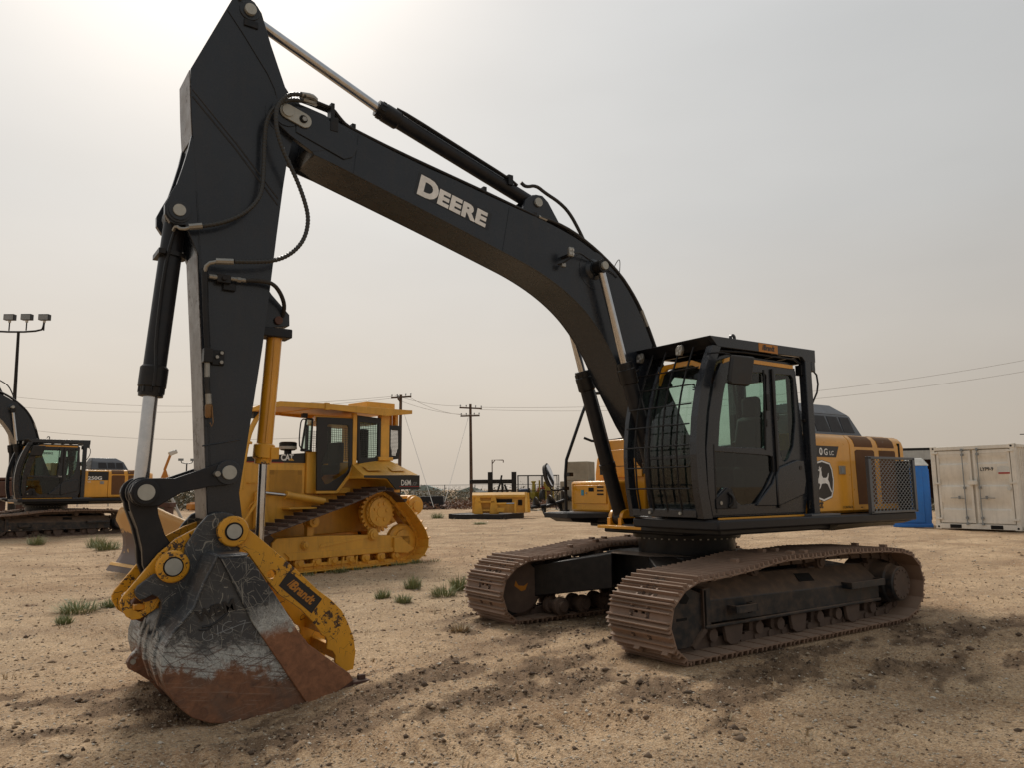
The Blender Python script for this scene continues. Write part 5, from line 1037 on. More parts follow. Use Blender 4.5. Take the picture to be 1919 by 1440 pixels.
    for i in range(40): a = 2*PI*i/40; rr = .335 if i % 2 else .30; hp.append((-.93+rr*math.cos(a), 1.10+rr*math.sin(a)))
    cvm = MB().prism(hp, yc+.1*sg, yc+.12*sg).stack((-.93, yc+.1*sg, 1.10), (0, sg, 0), [(0, .30), (.05, .295), (.055, .27)], 36)
    for i, rr in ((.4, .16), (1.25, .17), (2.0, .19), (2.9, .15), (4.2, .17), (5.3, .17)): cvm.cyl((-.93+rr*math.cos(i), yc+.15*sg, 1.10+rr*math.sin(i)), (-.93+rr*math.cos(i), yc+.175*sg, 1.10+rr*math.sin(i)), .038, n=12)
    cvm.stack((-.93, yc+.15*sg, 1.10), (0, sg, 0), [(0, .11), (.015, .105)], 20).build('hub_cover', CATY, spo)
bd = MB().prism([(2.0, .75), (2.0, 2.12), (1.85, 2.20), (.3, 2.34), (.25, 1.5), (-.1, 1.48), (-.42, 1.80), (-.6, 1.95), (-1.85, 1.95), (-1.95, 1.55), (-2.0, .9), (-1.4, .7), (1.6, .62)], -.55, .55).build('hull', CATY, DZ, .02)
MB().prism([(1.85, 2.12), (1.85, 2.215), (.3, 2.345), (.3, 2.14), (.35, 2.12)], .552, .557).build('hood_stripe', DECB, bd); MB().prism([(1.85, 2.115), (1.85, 2.13), (1.0, 2.13), (1.0, 2.115)], .557, .559).build('red_line', DECR, bd)
text('CAT', .175, DECW, bd, (1.06, .56, 2.165), (-1, 0, .02), (0, 0, 1), 'letters', .002, .006, .85, 0, .92); MB().prism([(.89, 2.165), (.76, 2.165), (.825, 2.215)], .563, .566).build('triangle_mark', CATY, bd)
MB().plate([(1.36, 1.48), (1.36, 2.05), (1.33, 2.09), (.55, 2.09), (.52, 2.05), (.52, 1.48)], [], .552, .572).build('engine_door', CATY, bd, .004)
pm = MB()
for i in range(33):
    x = 1.30-i*.0225; pm.bb(x-.004, x+.004, .576, .579, 1.52, 1.98 if 4 < i < 28 else 1.88)
for j in range(22): z = 1.52+j*.0215; pm.bb(.575, 1.305, .577, .581, z-.003, z+.003)
pmo = pm.build('door_grille', CATY, bd); MB().bb(.58, 1.30, .5722, .5735, 1.52, 1.97).build('grille_backing', paint('grille_brown', (.26, .135, .03), .8, 0, .1), pmo)
MB().bb(.50, .26, .55, .62, 1.50, 2.36).build('cowl', CATY, bd, .01)
MB().tube([(1.75, .56, 1.72), (1.75, .60, 1.72), (1.45, .60, 1.73), (1.45, .56, 1.73)], .012, 6).tube([(1.72, .58, 1.22), (1.70, .64, 1.32), (1.60, .66, 1.38), (1.55, .6, 1.36)], .013, 6, 1).build('grab_handle', CATY, bd)
MB().prism([(1.62, .85), (1.62, 1.52), (1.55, 1.58), (1.48, 1.52), (1.28, .85)], .58, .66).build('cylinder_tower', CATY, bd, .01); MB().prism([(1.9, .9), (1.88, .95), (1.6, 1.42), (1.58, 1.36)], .66, .72).build('brace', CATY, bd, .006)
lf = MB().cyl((.95, .74, 1.47), (.15, .74, 1.34), .072, n=20).stack((.95, .74, 1.47), (.8, 0, .13), [(-.02, .08), (.08, .08)], 20).build('lift_cylinder', CATY, DZ, .003); MB().cyl((1.5, .74, 1.53), (.95, .74, 1.47), .032, n=16).build('rod', CHROME, lf)
MB().bb(1.0, -.1, .55, .85, 1.20, 1.235).build('side_step', CATY, DZ, .004)
ex = MB().stack((.70, .2, 2.28), (0, 0, 1), [(0, .075), (.10, .075), (.11, .14), (.14, .175), (.26, .18), (.28, .15)], 22).build('precleaner', BLACK, DZ); MB().stack((.70, .2, 2.41), (0, 0, 1), [(0, .178), (.03, .183), (.06, .178)], 22).build('dust_bowl', CREAM, ex)
MB().stack((.30, .3, 2.34), (0, 0, 1), [(0, .02), (.05, .05), (.06, .05)], 10).build('fuel_cap', BLACK, DZ)
# cab
cb = MB().hexa([(.40, .72, 2.98), (-1.15, .72, 2.98), (-1.15, -.75, 2.98), (-.1, -.4, 2.98)], [(.40, .72, 3.10), (-1.15, .72, 3.10), (-1.15, -.75, 3.10), (-.1, -.4, 3.10)]).bb(.30, -.5, -.3, .70, 1.5, 1.62).bb(-.5, -1.75, -.75, .72, 1.9, 2.15).build('cab', CATY, DZ, .01)
do = [(.38, 3.06), (-.49, 3.08), (-.50, 2.13), (-.42, 1.92), (-.12, 1.56), (.35, 1.56)]; dh = [(.14, 2.90), (.10, 2.93), (-.36, 2.93), (-.40, 2.88), (-.42, 2.01), (-.36, 1.93), (.05, 1.70), (.15, 1.69), (.24, 1.80), (.25, 2.15), (.14, 2.42), (.12, 2.6)]
MB().plate(do, [dh], .72, .765).build('door', DECB, cb, .006); MB().prism(dh, .738, .744).build('window', GLASS, cb)
MB().prism([(.42, 3.06), (.35, 1.5), (.3, 1.5), (-.12, 1.50), (-.50, 1.95), (-.55, 2.05), (-.55, 3.06), (-.49, 3.06), (-.50, 2.13), (-.42, 1.92), (-.12, 1.56), (.35, 1.56)] and [(.35, 1.50), (.35, 1.555), (-.12, 1.555), (-.43, 1.91), (-.52, 2.10), (-.58, 2.08), (-.50, 1.88), (-.15, 1.50)], .70, .76).build('door_sill', CATY, cb, .004)
MB().bb(-.50, -.60, .68, .77, 1.9, 3.2).bb(-.48, -.70, .68, .80, 1.84, 1.95).build('cab_post', CATY, cb, .006)
wo = [(-.62, 3.16), (-1.24, 3.13), (-1.24, 2.28), (-1.14, 2.15), (-.66, 2.13)]; wh = [(-.68, 3.02), (-1.17, 3.0), (-1.17, 2.32), (-1.10, 2.26), (-.72, 2.24)]
MB().plate(wo, [wh], .71, .755).build('side_window_frame', DECB, cb, .004)
def screen(x0, x1, z0, z1, y, nm, step=.045):
    g_ = MB(); x = x0
    while x > x1: g_.bb(x-.004, x+.004, y, y+.006, z0, z1); x -= step
    z = z0
    while z < z1: g_.bb(x0, x1, y+.002, y+.008, z-.004, z+.004); z += step
    return g_.build(nm, DECB, cb)
screen(-.69, -1.17, 2.26, 3.0, .745, 'window_screen'); screen(-.12, -.42, 2.2, 2.88, -.39, 'window_screen', .05); screen(-.70, -1.17, 2.26, 3.0, -.39, 'window_screen', .05)
MB().bb(-.42, -.70, -.40, -.36, 2.2, 3.0).bb(-.05, -.12, -.40, -.36, 2.2, 3.0).bb(-.05, -1.2, -.40, -.36, 1.6, 2.2).build('far_panel', DECB, cb)
MB().bb(-.45, -.60, -.1, .3, 2.0, 2.6).bb(0, -.5, -.2, .3, 1.9, 2.1).bb(-1.1, -.9, .3, .5, 2.2, 2.9).build('seat', SEAT, cb, .03)
MB().prism(wh, .725, .73).build('window', GLASS, cb)
MB().bb(-1.24, -1.47, .62, .76, 2.22, 3.2).bb(-1.17, -1.55, .6, .80, 2.2, 2.28).bb(-1.24, -1.47, -.76, -.62, 2.22, 3.2).build('guard_post', CATY, cb, .008)
ro = [(-1.50, 3.0), (-1.86, 3.0), (-1.87, 2.48), (-1.80, 2.25), (-1.55, 2.22), (-1.5, 2.3)]; rh = [(-1.57, 2.90), (-1.80, 2.90), (-1.81, 2.50), (-1.74, 2.32), (-1.62, 2.32), (-1.57, 2.6)]
MB().plate(ro, [rh], .63, .67).build('rear_window_frame', DECB, cb, .004); screen(-1.58, -1.80, 2.32, 2.9, .66, 'window_screen', .03); MB().bb(-1.74, -1.82, .5, .62, 2.9, 3.3).bb(-1.50, -1.74, .3, .5, 3.0, 3.3).build('rear_bracket', CATY, cb, .004)
MB().tube([(.62, .72, 3.0), (.70, .72, 3.0), (.74, .72, 2.9), (.76, .72, 2.48), (.70, .72, 2.40), (.60, .72, 2.39)], .013, 8, 1).build('grab_handle', DECB, cb)
MB().prism([(.40, 3.04), (.56, 3.02), (.66, 2.36), (.40, 2.36)], .60, .63).build('quarter_window', GLASS, cb)
for (xa, za, xb, zb) in ((.56, 3.02, .66, 2.36), (.42, 3.02, .44, 2.36), (.56, 3.02, .42, 3.02), (.66, 2.37, .42, 2.37)): MB().tube([(xa, .65, za), (xb, .65, zb)], .022, 6).build('window_edge', DECB, cb)
# canopy and sweeps
cv = MB().prism([(.27, 3.33), (-1.76, 3.34), (-1.96, 3.345), (-1.96, 3.26), (-1.25, 3.17), (.25, 3.215)], .90, .95).prism([(.27, 3.33), (-1.76, 3.34), (-1.96, 3.345), (-1.96, 3.26), (-1.25, 3.17), (.25, 3.215)], -.95, -.90).prism([(.27, 3.32), (-1.9, 3.33), (-1.9, 3.29), (.27, 3.26)], -.9, .9).build('canopy', CATY, DZ, .006)
MB().prism([(.26, 3.335), (1.33, 3.30), (1.75, 3.20), (1.93, 3.12), (1.93, 3.06), (1.55, 3.14), (1.30, 3.20), (.26, 3.22)], .90, .95).prism([(.26, 3.335), (1.33, 3.30), (1.75, 3.20), (1.93, 3.12), (1.93, 3.06), (1.55, 3.14), (1.30, 3.20), (.26, 3.22)], -.95, -.90).prism([(.26, 3.32), (1.33, 3.285), (1.75, 3.18), (1.93, 3.10), (1.93, 3.07), (1.55, 3.17), (1.30, 3.25), (.26, 3.28)], -.9, .9).build('front_canopy', CATY, cv, .005)
MB().bb(.22, .32, .90, .97, 3.2, 3.345).build('hinge', CATY, cv, .003); MB().bb(-.95, -1.72, -.1, .62, 3.33, 3.50).build('air_conditioner', CATY, cv, .01)
MB().bb(1.36, 1.26, .3, .4, 3.02, 3.12).bb(.6, .5, .5, .6, 3.05, 3.14).bb(1.8, 1.7, .7, .8, 2.95, 3.08).build('work_lamp', BLACK, cv, .004)
for y_ in (.78, -.78): MB().tube([(1.55, y_, 3.14), (1.70, y_, 3.0), (1.84, y_, 2.72), (1.90, y_, 2.5), (1.96, y_, 2.1), (2.0, y_, 1.6)], .05, 10, 1).build('sweep_post', CATY, cv)
MB().stack((1.86, .78, 2.5), (.2, 0, -1), [(0, .065), (.04, .065)], 12).build('sweep_collar', CATY, cv)
# rear fender and tank
fd = MB().hexa([(-.46, .78, 1.86), (-1.86, .60, 1.87), (-1.86, 1.30, 1.88), (-.42, 1.30, 1.86)], [(-.60, .80, 2.10), (-1.50, .60, 2.26), (-1.42, .72, 2.24), (-.5, .78, 2.10)]).build('fuel_tank', CATY, DZ, .01)
for (xa, xb) in ((-.62, -1.0), (-1.25, -1.62)): MB().add([(xa, 1.16, 1.965), (xb, 1.16, 1.975), (xb+.05, .92, 2.11), (xa-.02, .92, 2.075)], [(0, 1, 2, 3)]).build('access_door', CATY, fd)
MB().prism([(-.42, 1.865), (-1.88, 1.875), (-1.88, 1.565), (-1.24, 1.565), (-1.0, 1.80), (-.42, 1.815)], 1.30, 1.325).build('side_panel', DECB, fd, .004)
MB().prism([(-.42, 1.86), (-1.9, 1.86), (-1.88, 1.60), (-1.24, 1.56), (-1.0, 1.78), (-.42, 1.80)], .55, 1.29).build('fender', CATY, fd, .01)
text('D6M', .17, DECW, fd, (-1.36, 1.327, 1.655), (-1, 0, 0), (0, 0, 1), 'letters', .002, .0015, .78, 0, 1.02); text('LGP', .10, STEELW, fd, (-1.64, 1.327, 1.655), (-1, 0, 0), (0, 0, 1), 'letters', .002, .0, .95)
MB().bb(-1.32, -1.86, 1.325, 1.328, 1.625, 1.635).build('red_line', DECR, fd)
wn = MB().stack((-2.40, .05, 1.20), (0, 1, 0), [(0, .24), (.42, .24), (.43, .21), (.52, .21), (.53, .11), (.56, .11)], 28).bb(-1.9, -2.4, -.3, .4, 1.05, 1.42).build('winch', CATY, DZ, .006)
# blade
bp_ = []; ARC = [(.0, .12), (.10, .02), (.10, .10), (-.02, .30), (-.06, .5), (-.05, .75), (.02, 1.0), (.12, 1.25)]
m = MB(); ys = np.linspace(-2.2, 1.9, 22); vs = []; fs = []
def top(y): return float(np.interp(y, [-2.2, -1.66, .05, 1.2, 1.9], [1.02, 1.25, 1.25, 1.0, .92]))
zz = np.linspace(.10, 1, 12)
for y in ys:
    for k in zz:
        z = .06+(top(y)-.06)*((k-.1)/.9); x = 3.06-.14*math.sin(PI*min(1, z/1.15))+.16*(z/1.25)**3+.10*max(0, 1-z/.35); vs.append((x, y, z))
n_ = len(zz)
for i in range(len(ys)-1):
    for k in range(n_-1): fs.append((i*n_+k, (i+1)*n_+k, (i+1)*n_+k+1, i*n_+k+1))
bm_ = MB().add(vs, fs); bl = bm_.build('blade', BLADEM, DZ); so = bl.modifiers.new('thickness', 'SOLIDIFY'); so.thickness = .03; so.offset = 1
ce = MB()
for i in range(3):
    y0 = -2.2+i*1.37; ce.hexa([(3.16, y0, .135), (3.16, y0+1.36, .135), (3.19, y0+1.36, .135), (3.19, y0, .135)], [(3.27, y0, -.02), (3.27, y0+1.36, -.02), (3.30, y0+1.36, -.02), (3.30, y0, -.02)])
ceo = ce.build('cutting_edge', paint('blade_edge_steel', (.10, .07, .06), .6, 0, .3), bl, .003)
MB().hexa([(3.165, -2.2, .13), (3.165, 1.9, .13), (3.20, 1.9, .13), (3.20, -2.2, .13)], [(3.13, -2.2, .18), (3.13, 1.9, .18), (3.17, 1.9, .18), (3.17, -2.2, .18)]).build('edge_strip', CATY, bl)
tr_ = [(3.16-.14*math.sin(PI*min(1, z/1.15))-.10+.16*(z/1.25)**3, y, z+.01) for y in np.linspace(-2.2, 1.9, 22) for z in [top(y)]]; MB().tube(tr_, .03, 8).build('top_rail', paint('blade_yellow', (.56, .33, .12), .5, .1, .1), bl)
MB().hexa([(1.3, -.35, .5), (2.95, -.25, .35), (2.95, .25, .35), (1.3, .35, .5)], [(1.3, -.35, .8), (2.95, -.25, .6), (2.95, .25, .6), (1.3, .35, .8)]).bb(2.6, 2.95, -1.3, 1.3, .45, .70).build('push_frame', CATY, DZ, .02)
MB().tube([(2.9, 1.2, .6), (1.9, .7, .7)], .06, 10).tube([(2.9, -1.2, .6), (1.9, -.7, .7)], .06, 10).build('angle_cylinder', CATY, DZ)
# ------------------------------------------------------------------ container
def G(x, y): return gz(x, y)
CN = thing('shipping_container', 'cream steel shipping container with double doors at the right edge of the yard', 'container', (-18.12, -5.96+1.22, .19), math.radians(1.1))
cw_, ch_ = 1.22, 2.59
c = MB().bb(-6.0, -.10, -cw_+.06, cw_-.06, .15, ch_-.06).build('box', CONT, CN)
fr = MB().bb(-.14, 0, -cw_, -cw_+.13, 0, ch_).bb(-.14, 0, cw_-.13, cw_, 0, ch_).bb(-.14, 0, -cw_+.13, cw_-.13, ch_-.13, ch_-.02).bb(-.14, -.0, -cw_+.13, cw_-.13, .02, .17)
fr.bb(-6, -.14, cw_-.09, cw_, ch_-.11, ch_-.02).bb(-6, -.14, cw_-.09, cw_, .02, .16).bb(-6, -.14, -cw_, -cw_+.09, ch_-.11, ch_-.02); fr.build('door_frame', CONT, CN, .008)
for y in (-cw_+.09, cw_-.09):
    for z in (.07, ch_-.07): MB().bb(-.12, .008, y-.09, y+.09, z-.065, z+.065).build('corner_casting', CONT, CN, .008); MB().prism(circ(y, z, .032, 12), .009, .012, 'x').build('casting_hole', HOLE, CN)
for y in (-.62, .55): MB().bb(.001, .004, y-.17, y+.17, .035, .15).build('fork_pocket', HOLE, CN)
MB().bb(-.135, -.105, -cw_+.13, cw_-.13, .17, ch_-.13).build('door_gasket', HOLE, CN)
for k, (ya, yb) in enumerate(((-1.06, -.035), (.035, 1.06))):
    dm = MB(); x0 = -.055; dm.bb(x0-.02, x0+.03, ya, yb, .20, .30).bb(x0-.02, x0+.03, ya, yb, ch_-.27, ch_-.16).bb(x0-.02, x0+.03, ya, ya+.07, .30, ch_-.27).bb(x0-.02, x0+.03, yb-.07, yb, .30, ch_-.27)
    zs_ = [(.30, 0), (.60, 0), (.64, -.035), (.80, -.035), (.86, 0), (1.32, 0), (1.36, -.035), (1.52, -.035), (1.58, 0), (2.0, 0), (2.04, -.035), (2.18, -.035), (2.24, 0), (ch_-.27, 0)]
    pr = [(x0+.02+a, z) for z, a in zs_]+[(x0-.03, ch_-.27), (x0-.03, .30)]
    dm.prism(pr, ya+.07, yb-.07); d_ = dm.build('door', CONT, CN, .004)
    yb_ = (-.26 if k == 0 else .18)
    rod = MB().cyl((.03, yb_, .16), (.03, yb_, 2.47), .016, n=8)
    for z in (.18, .36, 1.28, 2.3, 2.45): rod.bb(-.03, .05, yb_-.03, yb_+.03, z-.035, z+.035)
    rod.build('lock_rod', STEELW, d_)
    hx = -1 if k == 0 else 1
    MB().tube([(.045, yb_+.02*hx, .95), (.055, yb_+.22*hx, .97), (.055, yb_+.42*hx, .965)], .012, 6).bb(.0, .07, yb_+.17*hx-.02, yb_+.17*hx+.02, .93, 1.03).build('lock_handle', STEELW, d_)
    for z in (.32, 1.42, 2.38): yy = ya-.03 if k == 0 else yb+.03; MB().bb(-.02, .02, yy-.09, yy+.09, z-.03, z+.03).build('hinge', CONT, d_, .003)
MB().bb(0, .09, -.13, .14, 1.37, 1.50).build('lock_box', CONT, CN, .01); MB().prism(circ(.99, 1.24, .05, 10), 0, .03, 'x').build('vent', WHITE, CN)
text('LYP9-9', .155, DECB, CN, (-.018, .215, 1.79), (0, 1, 0), (0, 0, 1), 'container_number', .002, .002, .82)
MB().bb(-.02, -.016, .70, 1.03, 1.74, 1.90).build('sticker', WHITE, CN); MB().bb(-.016, -.012, .72, 1.03, 1.69, 1.735).build('sticker_band', DECR, CN)
cor = MB()
for i in range(40): x = -.2-i*.145; cor.hexa([(x, cw_-.06, .16), (x-.09, cw_-.06, .16), (x-.075, cw_-.022, .16), (x-.015, cw_-.022, .16)], [(x, cw_-.06, ch_-.1), (x-.09, cw_-.06, ch_-.1), (x-.075, cw_-.022, ch_-.1), (x-.015, cw_-.022, ch_-.1)])
cor.build('corrugated_wall', CONT, CN); MB().bb(-1.2, -2.1, cw_-.03, cw_+.02, 1.15, 2.1).build('wall_window', HOLE, CN); MB().plate([(-1.14, 1.09), (-2.16, 1.09), (-2.16, 2.16), (-1.14, 2.16)], [[(-1.2, 1.15), (-2.1, 1.15), (-2.1, 2.1), (-1.2, 2.1)]], cw_-.02, cw_+.035).build('window_frame', WHITE, CN)
# ------------------------------------------------------------------ portable toilets
def toilet(x, y, rz, label, m=BLUE):
    t = thing('portable_toilet', label, 'portable toilet', (x, y, G(x, y)), rz, 'blue portable toilets')
    b = MB().bb(-.56, .56, -.56, .56, .10, 2.08)
    for k in range(5):
        u = -.42+k*.21
        for s in (-1, 1): b.bb(s*.555, s*.585, u-.04, u+.04, .25, 1.95)
        b.bb(u-.04, u+.04, -.585, -.555, .25, 1.95)
    b.build('cabin', m, t, .02); MB().bb(-.60, .60, -.60, .60, .0, .12).build('base_skid', m, t, .02)
    MB().hexa([(-.61, -.61, 2.06), (.61, -.61, 2.06), (.61, .61, 2.06), (-.61, .61, 2.06)], [(-.42, -.4, 2.32), (.42, -.4, 2.32), (.42, .4, 2.32), (-.42, .4, 2.32)]).build('roof', WHITE, t, .04)
    MB().bb(-.38, .38, .56, .59, .15, 2.0).build('door', m, t, .015); MB().bb(.28, .33, .59, .62, 1.0, 1.12).build('latch', STEELW, t)
    for s in (-1, 1): MB().bb(s*.586, s*.592, -.2, .3, .9, 1.8).build('vent_panel', STEELW if s == 1 else m, t)
toilet(-19.35, -7.35, math.radians(-62), 'blue portable toilet with a white roof right beside the cream container')
toilet(-20.3, -8.75, math.radians(-70), 'blue portable toilet half hidden behind the excavator mesh guard')
# low white barriers
for i, (x, y) in enumerate(((-23.0, -12.1), (-24.3, -11.1))):
    o = MB().prism([(-.3, 0), (.3, 0), (.18, .22), (.10, .42), (-.10, .42), (-.18, .22)], -.78, .78).build('road_barrier', WHITE, None, .02); o.location = (x, y, G(x, y)); o.rotation_euler = (0, 0, math.radians(38))
    tag(o, ('low white barrier lying on the dirt under the rear of the big excavator', 'low white barrier lying nearer the blue toilets')[i], 'barrier', 'low white barriers')
# open shed behind the container
SHD = thing('open_shed', 'long low shed with a pale metal eave and a dark open front behind the container', 'shed', (-41.5, -18.2, .1), math.radians(127))
MB().bb(-14, 16, -.2, 8, 3.62, 3.78).build('roof', BLACK, SHD); MB().bb(-14, 16, -.25, -.18, 3.05, 3.62).build('eave_panel', CREAM, SHD); MB().bb(-14, 16, 7.8, 8, 0, 3.6).build('back_wall', RUST, SHD)
for x in (-13.8, -6, 2, 9, 15.8): MB().bb(x-.12, x+.12, -.15, .1, 0, 3.6).build('post', BLACK, SHD)
# dark platform machine looming over the container
DR = thing('work_platform', 'dark railed work platform machine rising behind the container', 'machine', (-27.5, -4.6, .15), math.radians(125))
MB().bb(-1.9, 2.4, -1, 1, 2.6, 3.25).bb(-1.6, -1.2, -.9, -.6, 0, 2.6).bb(1.2, 1.6, -.9, -.6, 0, 2.6).build('platform', BLACK, DR, .03)
rl = MB()
for x in (-1.7, -.9, -.2, .6, 1.4, 2.2): rl.bb(x-.03, x+.03, -.98, -.92, 3.2, 3.72)
rl.bb(-1.8, 2.3, -.99, -.91, 3.70, 3.76).prism([(-.9, 3.72), (-.7, 3.4), (-.4, 3.4), (-.2, 3.72)], -.95, -.92).bb(-2.5, -1.8, -.9, -.86, 3.28, 3.31).build('railing', BLACK, DR)
MB().stack((-.5, -.5, 3.25), (0, 0, 1), [(0, .2), (.1, .2)], 12).stack((1.2, -.4, 3.2), (0, 0, 1), [(0, .3), (.18, .2)], 12).build('drum', BLACK, DR)
# ------------------------------------------------------------------ spare blade on skids, and the black carriage frame behind it
SK = thing('timber_skid', 'dark flat steel skid lying on the dirt under the loose yellow blade', 'skid', (-13.2, -24.1, .17), math.radians(118))
MB().bb(-1.75, 1.0, -1.0, 1.0, .0, .22).build('skid_top', BLACK, SK, .02)
MB().bb(-1.9, -1.75, -1.0, 1.0, 0, .24).bb(1.0, 1.12, -1, 1, 0, .24).build('skid_beam', BLACK, SK, .01)
Hb = math.atan2(-23.37+24.91, -14.65+12.45)
YB = thing('dozer_blade', 'loose yellow grader blade assembly resting on a dark skid in mid yard', 'blade', (-13.55, -24.14, .42), Hb)
MB().prism([(-.32, .0), (-.30, .85), (-.05, .98), (.0, .90), (-.1, .6), (-.12, .35), (.0, .05)], -1.28, 1.34, 'x').build('moldboard', CATY, YB, .01)
MB().prism([(-.85, .06), (-.30, .0), (-.10, .92), (-.20, .98), (-.50, .55)], 1.22, 1.34, 'x').build('end_plate', CATY, YB, .01)
MB().add([(1.3, -.1, .0), (1.5, .25, .0), (1.45, .1, .95), (1.3, -.1, .95)], [(0, 1, 2, 3)]).build('end_wing', CATY, YB)
cb_ = MB()
for x in (-1.0, -.25): cb_.prism([(x-.20, -.02), (x-.12, .70), (x, .86), (x+.10, .72), (x+.24, -.02)], -.62, -.52).prism([(x-.20, -.02), (x-.12, .70), (x, .86), (x+.10, .72), (x+.24, -.02)], -.42, -.36)
cb_.bb(-1.0, -.2, -.62, -.42, .50, .58).bb(-1.0, -.2, -.6, -.42, .10, .18).bb(-.1, .25, -.75, -.36, .06, .26).bb(.72, .82, -.6, -.35, .0, .55).tube([(-.1, -.6, .44), (.35, -.6, .45)], .05, 10).build('push_frame', CATY, YB, .006)
MB().cyl((.35, -.6, .45), (.72, -.58, .46), .03, n=10).build('rod', CHROME, YB); MB().bb(.90, 1.10, -.345, -.32, .36, .62).build('recess', HOLE, YB); MB().bb(-.15, .62, -.345, -.32, .50, .66).build('recess', HOLE, YB)
MB().bb(-1.2, 1.25, -.42, -.30, .72, .86).build('top_rail', CATY, YB, .02)
Hf = math.atan2(-26.38+27.09, -16.04+15.03)
FF = thing('fork_carriage', 'black steel fork carriage frame with two uprights standing behind the loose yellow blade', 'attachment', (-15.5, -26.74, .17), Hf)
for x in (-.62, .62): MB().bb(x-.13, x+.13, -.1, .12, 0, 2.27).build('upright', BLACK, FF, .01)
MB().bb(-1.72, .52, .12, .2, 1.66, 1.88).build('cross_rail', BLACK, FF, .01); MB().bb(-.5, .5, -.06, .06, 1.25, 1.33).tube([(-.3, .1, 1.1), (-.1, .1, 1.7), (-.02, .1, 2.1)], .05, 8).tube([(.38, .1, 1.0), (.12, .1, 1.62)], .05, 8).tube([(.02, .1, 1.0), (.0, .1, 1.7)], .06, 8).build('mast_parts', BLACK, FF)
# ------------------------------------------------------------------ poles and wires
def pole(label, base, top, arms, r=.16):
    t = thing('utility_pole', label, 'utility pole', base); b = Vector(base); tp = Vector(top)-b
    MB().cyl((0, 0, -.3), tp, r, r*.72, n=14).build('shaft', WOOD, t)
    for a, c in arms:
        a = Vector(a)-b; c = Vector(c)-b; d = (c-a).normalized(); R = Matrix((d, Vector((0, 0, 1)).cross(d).normalized(), Vector((0, 0, 1)))).transposed()
        arm_ = MB().box((a+c)/2, ((c-a).length, .11, .13), R).build('cross_arm', WOOD, t)
        ins = MB()
        for f in (.04, .30, .72, .97): q = a.lerp(c, f)+Vector((0, 0, .06)); ins.stack(q, (0, 0, 1), [(0, .03), (.10, .03), (.11, .06), (.2, .055), (.22, .02)], 8)
        ins.build('insulator', STEELW, arm_)
    return t
PB = (-29.9, -52.85, .1)
pole('brown wooden utility pole with two crossarms standing alone in mid yard', PB, (-29.2, -51.9, 9.22), [((-28.36, -52.41, 8.89), (-30.03, -51.26, 8.78)), ((-28.49, -52.45, 8.12), (-29.91, -51.45, 8.15))])
PA = (-21.0, -49.6, .1)
pole('wooden utility pole whose top shows above the bulldozer cab roof', PA, (-20.85, -49.2, 9.26), [((-20.14, -49.52, 8.98), (-21.50, -48.60, 9.08)), ((-20.3, -48.6, 8.85), (-21.2, -49.9, 8.75))])
WIREM = simple('aluminium_wire', (.42, .40, .37), .5, .0)
def wire(a, b, sag, label, r=.014, nm='power_line', cat='power line'):
    a = Vector(a); b = Vector(b); pts = [a.lerp(b, t)+Vector((0, 0, -sag*4*t*(1-t))) for t in np.linspace(0, 1, 22)]
    o = MB().tube(pts, r, 5).build(nm, WIREM, None); tag(o, label, cat, 'overhead power lines' if nm == 'power_line' else 'pole guy wires'); return o
wire((-20.4, -49.4, 9.2), (-28.5, -52.3, 9.05), .25, 'upper power line sagging between the two wooden poles')
wire((-21.3, -48.8, 9.1), (-28.6, -52.4, 8.25), .3, 'lower power line sagging between the two wooden poles')
wire((-20.9, -49.3, 8.75), (-29.8, -51.5, 8.25), .35, 'slackest power line between the two wooden poles')
wire((-20.2, -49.5, 9.1), (6.5, -83.3, 11.2), 1.0, 'highest power line running left from the pole behind the bulldozer')
wire((-20.6, -49.2, 9.0), (6.5, -84.3, 10.3), 1.0, 'middle power line running left from the pole behind the bulldozer')
wire((-19.5, -49.5, 6.1), (6.5, -86, 8.4), 1.0, 'lowest power line running left behind the excavator arm')
wire((-29.9, -51.3, 8.9), (-66.5, -17.6, 12.5), 1.4, 'upper power line running right behind the big excavator cab')
wire((-29.9, -51.4, 8.7), (-66.5, -17.7, 11.5), 1.4, 'lower power line running right behind the big excavator cab')
wire((-21.1, -49.0, 7.6), (-17.58, -37.76, .4), .0, 'guy wire slanting down right from the pole behind the bulldozer', .02, 'guy_wire', 'guy wire')
wire((-29.1, -52.1, 8.0), (-21.15, -42.64, .4), .0, 'guy wire slanting down left from the lone utility pole', .02, 'guy_wire', 'guy wire')
LP = thing('floodlight_mast', 'tall dark floodlight mast with a row of lamps at the far left', 'light mast', (5.17, -49.0, .1)); lb = Vector((5.17, -49.0, .1))
MB().cyl((0, 0, -.2), Vector((5.5, -48.3, 6.0))-lb, .22, .17, n=14).cyl(Vector((5.5, -48.3, 6.0))-lb, Vector((5.62, -47.6, 11.3))-lb, .11, .08, n=12).build('mast', BLACK, LP)
aL = Vector((7.6, -48.8, 11.35))-lb; aR = Vector((4.5, -46.7, 11.32))-lb; mid = Vector((5.62, -47.6, 11.25))-lb
MB().tube([aL+Vector((0, 0, .7)), aL, mid, aR, aR+Vector((-.1, .05, .25)), aR+Vector((-.12, .06, .75))], .06, 8, 1).build('lamp_arm', BLACK, LP)
